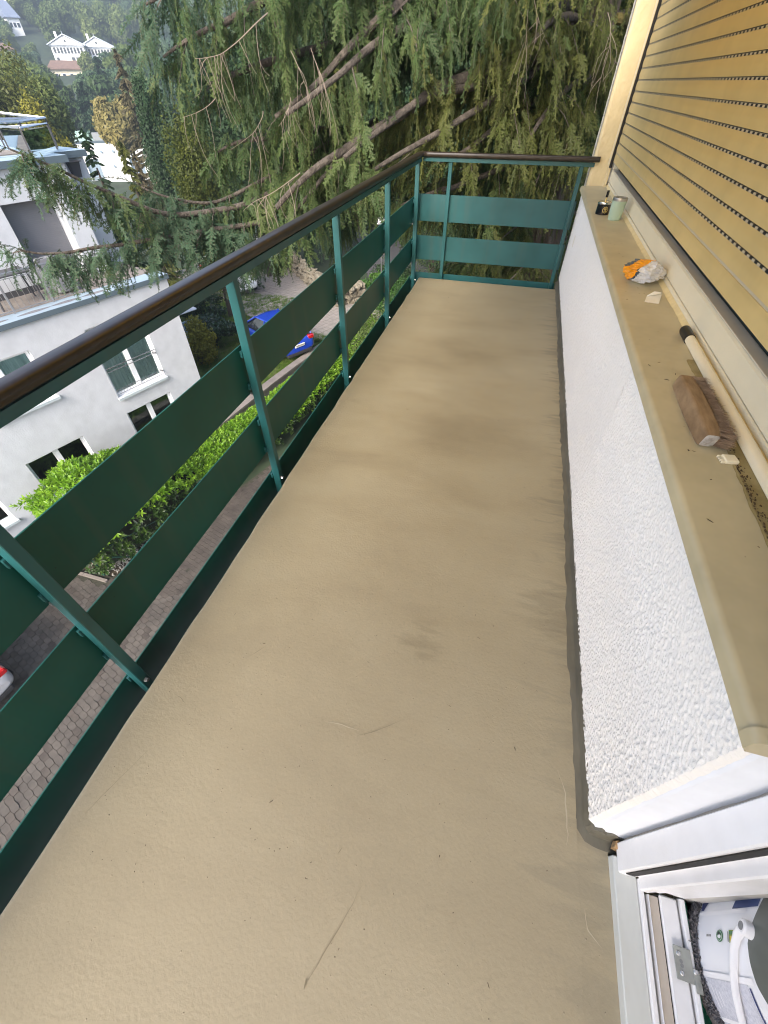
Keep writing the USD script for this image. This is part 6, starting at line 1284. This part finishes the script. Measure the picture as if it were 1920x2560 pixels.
px_tree(490, 330, 28, -7.2, 1.9, 'dark_thuja', 'dark green thuja in the shade behind the golden one', 'conifer', 'cone', M['f_dark'], 14000, .11, 35)
px_tree(298, 352, 30, -7.6, .75, 'column_cypress', 'slender olive cypress with a pointed tip in front of the pale flat-roofed building', 'cypress', 'cone', M['f_olive'], 5000, .15, 32)
px_tree(330, 372, 32, -7.6, .8, 'column_cypress', 'browner slender cypress just right of the olive pointed one', 'cypress', 'cone', M['f_brown'], 3600, .15, 33)
px_tree(203, 322, 24, -7.4, .8, 'spruce', 'dark spruce growing behind the roof corner of the white house', 'conifer', 'cone', M['f_dark'], 14000, .09, 34)
px_tree(358, 165, 40, -8, 1.4, 'pine', 'tall dark green pine between the hillside houses and the drooping conifer', 'conifer', 'leafy', M['f_dark'], 40000, .085, 36, lobes=16, trunk=.3)
px_tree(470, 60, 34, -8, 1.8, 'pine', 'big green pine whose crown merges with the top left of the drooping conifer', 'conifer', 'leafy', M['f_mid'], 40000, .08, 37, lobes=16, trunk=.3)
px_tree(285, 120, 55, -10, 1.7, 'bare_larch', 'half bare russet larch in front of the second white villa', 'tree', 'cone', M['f_brown'], 2600, .35, 38)
px_tree(275, 232, 90, -12, 3.2, 'golden_tree', 'round golden yellow tree above the flat roof', 'tree', 'leafy', M['f_gold'], 9000, .30, 39, lobes=12, zc=.72, rz=.28)
px_tree(205, 205, 125, -12, 6.0, 'valley_spruce', 'broad dark conifer rising in the middle below the cream cottage', 'conifer', 'cone', M['f_dark'], 14000, .55, 40)
px_tree(160, 215, 130, -12, 5.0, 'valley_spruce', 'second dark conifer just left of the broad one below the cream cottage', 'conifer', 'cone', M['f_mid'], 12000, .5, 41)
px_tree(15, 150, 60, -11, 3.4, 'lime_tree', 'big yellow-green broadleaf tree at the left edge above the roof terrace', 'tree', 'leafy', M['f_light'], 30000, .15, 42, lobes=14, trunk=.3)
px_tree(75, 235, 52, -9, 1.9, 'lime_tree', 'smaller yellow-green broadleaf tree right behind the roof terrace rail', 'tree', 'leafy', M['f_yellow'], 14000, .12, 43, lobes=10)
px_tree(-60, 110, 55, -10, 2.6, 'lime_tree', 'green broadleaf tree cut by the left edge of the picture', 'tree', 'leafy', M['f_olive'], 16000, .13, 44, lobes=10)
for k, (x, y, d, R, m, lb) in enumerate([(560, 60, 30, 2.6, 'f_dark', 'dark tree seen through the left half of the conifer'), (760, 40, 34, 4.0, 'f_mid', 'green tree seen through gaps in the middle of the conifer'), (960, 110, 36, 4.0, 'f_mid', 'green tree behind the middle limbs of the conifer'), (1120, 60, 28, 3.8, 'f_dark', 'dark tree behind the crossing limbs'), (1290, 150, 24, 3.4, 'f_dark', 'dark evergreen behind the far railing'), (1420, 40, 22, 3.6, 'f_dark', 'dark evergreen behind the mossy trunk'), (1000, 300, 42, 3.0, 'f_light', 'light green tree beyond the court'), (860, 320, 46, 3.0, 'f_light', 'light green tree across the lane'), (640, 330, 40, 3.4, 'f_dark', 'dark tree across the paved court')]):
    p = at(x, y, d); zb = gz_at(p[0], p[1]); px_tree(x, y, d, zb, R, 'background_tree', lb, 'tree', 'leafy', M[m], 30000, .10, 60 + k, lobes=14, group='trees seen through the conifer')

# ------------------------------------------------------------------ far buildings
def bldg_frame(px, py, dist, turn=0.0):
    p = at(px, py, dist); a = atan2(p[0], p[1]) + turn; u = np.array([cos(a), -sin(a), 0]); w = np.array([sin(a), cos(a), 0]); return p, np.stack([u, w, [0, 0, 1.0]], 1)
def windows(t, Mx, o, rows, cols, w, h, u0, u1, z0, z1, wall_o=0.0, parent=None):
    for i in range(rows):
        for j in range(cols):
            uc = u0 + (j + .5) * (u1 - u0) / cols; zc = z0 + (i + .5) * (z1 - z0) / rows
            p = t.part('window', MB(Mx, o).box(uc - w / 2 - .06, uc + w / 2 + .06, wall_o - .06, wall_o - .01, zc - h / 2 - .06, zc + h / 2 + .06), M['n_frame']); t.part('window_pane', MB(Mx, o).box(uc - w / 2, uc + w / 2, wall_o - .09, wall_o - .062, zc - h / 2, zc + h / 2), M['h_glass'], parent=p)
def villa(label, px, py, dist, W, H, turn=.0):
    o, Mx = bldg_frame(px, py, dist, turn); B = lambda: MB(Mx, o); t = Thing('white_villa', label, 'villa', o, None); Dp = 10
    t.part('wall', B().box(-W / 2, W / 2, 0, Dp, -H - 3, 0), M['h_white']); mb = B(); g = W * .22
    mb.add([(-W / 2 - .5, -.5, 0), (W / 2 + .5, -.5, 0), (0, -.5, g), (-W / 2 - .5, Dp, 0), (W / 2 + .5, Dp, 0), (0, Dp, g)], [(0, 1, 2), (3, 5, 4)]); mb.add([(-W / 2 - .5, -.5, 0), (0, -.5, g), (0, Dp, g), (-W / 2 - .5, Dp, 0)], [(0, 1, 2, 3)]); mb.add([(W / 2 + .5, -.5, 0), (W / 2 + .5, Dp, 0), (0, Dp, g), (0, -.5, g)], [(0, 1, 2, 3)]); t.part('gable', mb, M['h_white'])
    mb = B(); e = .25
    for s in (-1, 1): mb.add([(s * (W / 2 + .9), -.9, -.1), (0, -.9, g + .15), (0, Dp, g + .15), (s * (W / 2 + .9), Dp, -.1), (s * (W / 2 + .9), -.9, .2), (0, -.9, g + .45), (0, Dp, g + .45), (s * (W / 2 + .9), Dp, .2)], [(0, 1, 2, 3), (4, 7, 6, 5), (0, 4, 5, 1), (0, 3, 7, 4)])
    rf_ = t.part('roof', mb, M['h_zinc']); t.part('chimney', B().box(-W * .3, -W * .3 + .7, 4, 4.7, g * .4, g + 1.2), M['h_white'], parent=rf_); t.part('finial', B().tube([(0, -.8, g + .3), (0, -.8, g + 1.1)], [.12, .04], 6), M['h_zinc'], parent=rf_)
    t.part('gable_round', B().tube([(0, -.56, g * .45), (0, -.52, g * .45)], .35, 12), M['h_glass'])
    windows(t, Mx, o, 1, 9, .75, 1.5, -W * .46, W * .46, -2.3, -.4); windows(t, Mx, o, 2, 1, .9, 1.6, -W * .44, -W * .36, -7.2, -2.8); windows(t, Mx, o, 2, 2, 1.2, 1.8, W * .0, W * .28, -7.2, -2.8); windows(t, Mx, o, 2, 1, .9, 1.6, W * .38, W * .46, -7.2, -2.8)
    for z in (-3.6, -6.0): t.part('balcony', B().box(W * -.02, W * .30, -1.0, -.1, z - 1.5, z - .8), M['h_white'])
    t.part('cornice', B().box(-W / 2 - .3, W / 2 + .3, -.3, .0 - .005, -.35, -.02), M['h_zinc']); return t
villa('white villa with a pedimented gable and rows of windows, left of the hillside pair', 166, 113, 262, 11.0, 9.5, .12)
villa('white gabled villa half hidden by a russet larch, right of the hillside pair', 244, 118, 268, 11.0, 9.5, .12)
def cottage(name, label, px, py, dist, W, H, roofm, wallm, rise, cols, turn=.1, rows=1):
    o, Mx = bldg_frame(px, py, dist, turn); B = lambda: MB(Mx, o); t = Thing(name, label, 'house', o); Dp = 8
    t.part('wall', B().box(-W / 2, W / 2, 0, Dp, -H - 3, 0), wallm); mb = B(); mb.add([(-W / 2 - .6, -.7, -.1), (W / 2 + .6, -.7, -.1), (W / 2 - 1, Dp / 2, rise), (-W / 2 + 1, Dp / 2, rise), (-W / 2 - .6, Dp + .6, -.1), (W / 2 + .6, Dp + .6, -.1), (-W / 2 - .6, -.7, .15), (W / 2 + .6, -.7, .15)], [(6, 7, 2, 3), (4, 3, 2, 5), (0, 1, 7, 6), (0, 6, 3, 4), (1, 5, 2, 7)]); rf_ = t.part('roof', mb, roofm); t.part('chimney', B().box(W * .2, W * .2 + .6, Dp / 2 - .3, Dp / 2 + .3, rise * .6, rise + .8), wallm, parent=rf_)
    windows(t, Mx, o, rows, cols, .9, 1.2, -W * .44, W * .44, -H * .85, -.5); return t
cottage('cream_cottage', 'low cream cottage with a brown tiled roof below the left villa', 165, 173, 240, 10.5, 3.4, M['h_brown'], M['h_cream'], 2.2, 4)
cottage('cream_cottage', 'cream cottage with a brown roof below the right villa', 262, 176, 240, 8.5, 4.0, M['h_brown'], M['h_cream'], 2.0, 3)
cottage('hill_house', 'tall narrow house with a blue slate roof high on the hillside at the upper left', 30, 44, 300, 4.6, 4.0, M['h_slate'], M['h_white'], 5.0, 3, -.3); 
cottage('hill_house', 'cream house front cut by the left edge below the slate-roofed house', -8, 122, 230, 8, 5, M['h_brown'], M['h_cream'], 1.5, 3, -.2, 2)
# stepped white building behind the roof terrace
o, Mx = bldg_frame(112, 262, 170, .3); t = Thing('stepped_white_building', 'small stepped white building with wide dark window bands, behind the roof terrace rail', 'building', o); B = lambda: MB(Mx, o)
for k in range(3):
    w = t.part('storey', B().box(-2.2 - .0 * k, 2.6 + .4 * k, -.7 * k, 8, -3.2 * k - 3.0, -3.2 * k - .0), M['h_white']); t.part('window_band', B().box(-1.6, 2.0 + .4 * k, -.7 * k - .05, -.7 * k - .01, -3.2 * k - 2.3, -3.2 * k - .9), M['h_glass'], parent=w); t.part('slab_edge', B().box(-2.7, 3.0 + .4 * k, -.7 * k - 1.0, -.7 * k - .06, -3.2 * k - .02, -3.2 * k + .28), M['h_white'], parent=w)
t.part('lower_floor', B().box(-2.2, 4, -1.5, 8, -18, -9.61), M['h_white'])
# pale building with the green flat roof
o, Mx = bldg_frame(280, 353, 108, .02); t = Thing('flat_roofed_building', 'white building with a pale green flat roof, vents and a parapet below the golden tree', 'building', o); B = lambda: MB(Mx, o)
W0, W1, Dp = -11.0, 8.2, 17
mb = B(); wz = [(-5.4, -3.2, -5.3, -2.2), (1.6, 3.9, -5.3, -2.2)]; us = sorted({W0, W1, *[a for w in wz for a in w[:2]]}); zs = [-14, -5.3, -2.2, 0]
for i in range(len(us) - 1):
    for j in range(3):
        uc, zc = (us[i] + us[i + 1]) / 2, (zs[j] + zs[j + 1]) / 2
        if any(a < uc < b and c0 < zc < d0 for a, b, c0, d0 in wz): continue
        mb.quad((us[i], 0, zs[j]), (us[i + 1], 0, zs[j]), (us[i + 1], 0, zs[j + 1]), (us[i], 0, zs[j + 1]))
mb.quad((W1, 0, -14), (W1, Dp, -14), (W1, Dp, 0), (W1, 0, 0)); mb.quad((W0, Dp, -14), (W0, 0, -14), (W0, 0, 0), (W0, Dp, 0)); t.part('wall', mb, M['h_white'])
for a, b, c0, d0 in wz:
    p = t.part('window', B().box(a, b, .35, .4, c0, d0), M['n_cop']); t.part('reveal', B().box(a + .001, a + .1, .01, .34, c0, d0), M['h_white'], parent=p); t.part('balcony_rail', B().box(a - .3, b + .3, -.25, -.2, c0 + .1, c0 + .2), M['seal'], parent=p); t.part('balcony_rail', B().box(a - .3, b + .3, -.25, -.2, c0 + .5, c0 + .6), M['seal'], parent=p)
t.part('roof_deck', B().box(W0 + .3, W1 - .3, .3, Dp - .3, -.6, -.5), M['moss_roof']); t.part('roof_patch', B().box(4.0, W1 - .4, 2, 9, -.499, -.47), M['roof_red'])
for nm, bx in (('parapet', (W0, W1, 0.001, .3, -.5, .12)), ('parapet', (W0, W1, Dp - .3, Dp, -.5, .55)), ('parapet', (W1 - .3, W1, .3, Dp - .3, -.5, .3)), ('parapet', (W0, W0 + .3, .3, Dp - .3, -.5, .3))): t.part(nm, B().box(*bx), M['moss_roof'])
t.part('roof_edge', B().box(W0 - .05, W1 + .05, -.06, -.002, -.18, .14), M['n_cop_edge'])
ac = t.part('air_conditioner', B().box(-1.2, .5, 1.5, 2.6, -.47, .95, .05), M['h_white']); t.part('fan', B().tube([(-.35, 1.49, .25), (-.35, 1.46, .25)], .5, 16), M['n_base'], parent=ac)
t.part('vent_box', B().box(-3.2, -1.4, 9, 11, -.47, .6), M['seal']); t.part('vent_stack', B().box(-.9, .5, 8, 9.2, -.47, 1.9), M['h_white'])
for x, y, h in ((-7.8, 8, 1.2), (1.4, 7, 1.4), (3.2, 3.2, 1.0), (3.8, 3.4, 1.0), (5.2, 3.0, 1.2)): t.part('vent_pipe', B().tube([(x, y, -.47), (x, y, h)], .16, 8), M['n_base'])
for x in (-6.2, -5.4): t.part('antenna', B().tube([(x, 6, -.47), (x - .6, 6, 3.2)], .06, 5), M['n_steel'])
for x, z in ((-2.3, -1.3), (-.4, -1.3), (-1.0, -3.3)): t.part('wall_spot', B().tube([(x, -.02, z), (x, -.16, z)], .2, 10), M['n_cop'])

# ------------------------------------------------------------------ wooded hillside: separate trees in view, the rest as distant forest
kinds = [('hill_tree', 'dark green broadleaf tree on the wooded hillside', 'f_hill', 'leafy', 9.5, 4.6), ('hill_tree', 'mid green broadleaf tree on the wooded hillside', 'f_mid', 'leafy', 9.0, 4.6), ('pale_hill_tree', 'light green broadleaf tree on the wooded hillside', 'f_light', 'leafy', 10.5, 4.8), ('hill_conifer', 'dark pointed conifer on the wooded hillside', 'f_dark', 'cone', 13.0, 3.4)]
protos = []
for k, (nm, lb, m, kd, H, R) in enumerate(kinds):
    p = '/World/' + 'hill_tree_kinds'; UsdGeom.Scope.Define(stage, p) if k == 0 else None
    cp_ = stage.CreateClassPrim('/World/hill_tree_kinds_%d' % k) if False else None
    V, F = (leaf_cards(3400, np.array([0, 0, H * .58]), np.array([R, R, H * .46]), .50, 80 + k, lobes=11) if kd == 'leafy' else cone_cards(3000, H, R, .62, 80 + k)); tr = MB().tube([(0, 0, -1), (0, 0, H * .6)], [.3, .12], 6).arrays(); protos.append((nm, lb, V, F, tr, m))
stage.RemovePrim('/World/hill_tree_kinds')
cls = []
for k, (nm, lb, V, F, tr, m) in enumerate(protos):
    c0 = stage.CreateClassPrim('/tree_kind_%d' % k); usdkit.mesh(stage, '/tree_kind_%d/crown' % k, (V, F), M[m]); usdkit.mesh(stage, '/tree_kind_%d/trunk' % k, tr, M['bark_far']); cls.append('/tree_kind_%d' % k)
r_ = np.random.default_rng(17); pts = []
avoid = [(at(x, y, d)[:2], rr) for x, y, d, rr in ((166, 113, 262, 9), (166, 113, 250, 9), (244, 118, 268, 9), (244, 118, 255, 8), (165, 173, 240, 9), (165, 173, 228, 9), (262, 176, 240, 8), (262, 176, 228, 7), (44, 52, 300, 8), (44, 52, 288, 8), (112, 262, 170, 9), (112, 262, 160, 8), (112, 262, 150, 7), (280, 353, 118, 17), (200, 353, 112, 14), (-8, 122, 222, 9), (166, 150, 215, 7), (250, 150, 215, 5), (60, 60, 280, 5))]
tries = 0
while len(pts) < 620 and tries < 60000:
    tries += 1; r = sqrt(r_.uniform(75 ** 2, 430 ** 2)) if r_.random() < .75 else r_.uniform(75, 260); a = radians(r_.uniform(-68, -24)); p = np.array([r * sin(a), r * cos(a)])
    if r < 132 and degrees(a) > -56: continue
    if any(np.linalg.norm(p - q) < rr for q, rr in avoid) or any(np.linalg.norm(p - q[:2]) < (3.4 if r < 260 else 5.5) for q in pts): continue
    pts.append((p[0], p[1], r))
pts.sort(key=lambda q: q[2]); rest_t = []
def in_view(x, y, z):
    d = np.array([x, y, z - CAM_H]); h = d[1] * cos(YAW) - d[0] * sin(YAW); rr = d[0] * cos(YAW) + d[1] * sin(YAW); Z = h * cos(PITCH) - d[2] * sin(PITCH); px = 960 + F_PX * rr / Z; py = 1280 - F_PX * (h * sin(PITCH) + d[2] * cos(PITCH)) / Z; return -10 < px < 345 and -25 < py < 330
nth = 0
for i, (x, y, r) in enumerate(pts):
    z = gz_at(x, y); 
    k = int(r_.choice([0, 0, 0, 1, 1, 2, 3])); s = r_.uniform(.7, 1.2)
    q = np.array([x, y])
    if np.linalg.norm(q - at(190, 60, 300)[:2]) < 26 or np.linalg.norm(q - at(235, 62, 310)[:2]) < 24: k = 2
    def prj(zz):
        d = np.array([x, y, zz - CAM_H]); h = d[1] * cos(YAW) - d[0] * sin(YAW); rr = d[0] * cos(YAW) + d[1] * sin(YAW); Z = h * cos(PITCH) - d[2] * sin(PITCH); return 960 + F_PX * rr / Z, 1280 - F_PX * (h * sin(PITCH) + d[2] * cos(PITCH)) / Z
    low = any(np.linalg.norm(q - c) < rr + 14 and r < np.linalg.norm(c) for c, rr in avoid[:8]); s = s * .62 if low else s
    tx_, ty_ = prj(z + 10.5 * s)
    if r < 262 and ((122 < tx_ < 206 and 90 < ty_ < 188) or (210 < tx_ < 262 and 90 < ty_ < 160) or (20 < tx_ < 50 and ty_ < 75 and r > 150)):
        s = s * .35
    if in_view(x, y, z + 5) and nth < 170: copy_of(cls[k], kinds[k][0], (x, y, z), r_.uniform(0, 360), s, kinds[k][1], 'tree' if k < 3 else 'conifer', {0: 'dark broadleaf trees on the hillside', 1: 'mid green trees on the hillside', 2: 'light green trees on the hillside', 3: 'conifers on the hillside'}[k]); nth += 1
    else: rest_t.append((x, y, z, k, s))
for k in range(360):
    a = radians(r_.uniform(-26, 40)); r = r_.uniform(30, 260) if k < 260 else r_.uniform(200, 420); x, y = r * sin(a), r * cos(a)
    if r < 50 and a < radians(-6): continue
    rest_t.append((x, y, gz_at(x, y), int(r_.choice([0, 1, 1, 2, 3])), r_.uniform(.8, 1.3)))
rest_t = np.array(rest_t); n = len(rest_t); a_ = r_.uniform(0, 2 * pi, n); Rg = np.zeros((n, 3, 3)); Rg[:, 0, 0] = np.cos(a_); Rg[:, 0, 1] = -np.sin(a_); Rg[:, 1, 0] = np.sin(a_); Rg[:, 1, 1] = np.cos(a_); Rg[:, 2, 2] = 1
fr = instancer('/World/distant_forest', [[('crown', (V, F), M[m], False), ('trunk', tr, M['bark_far'], False)] for nm, lb, V, F, tr, m in protos], rest_t[:, :3], Rg, rest_t[:, 4], rest_t[:, 3].astype(int)); tag(fr, 'dense mixed forest covering the far hillside', 'forest')
print('hill trees', nth, 'forest', n)

# ------------------------------------------------------------------ haze in the valley air
HZ = MB().box(-700, 700, -60, 1000, -70, 260)
M['haze'] = usdkit.material(stage, L + 'valley_haze', {'v': ('principled_volume', {'color': (.70, .84, 1.0), 'density': .0005, 'anisotropy': .2})}, [], volume='v.volume')
solo('haze', HZ, M['haze'], kind='stuff')
# ------------------------------------------------------------------ end
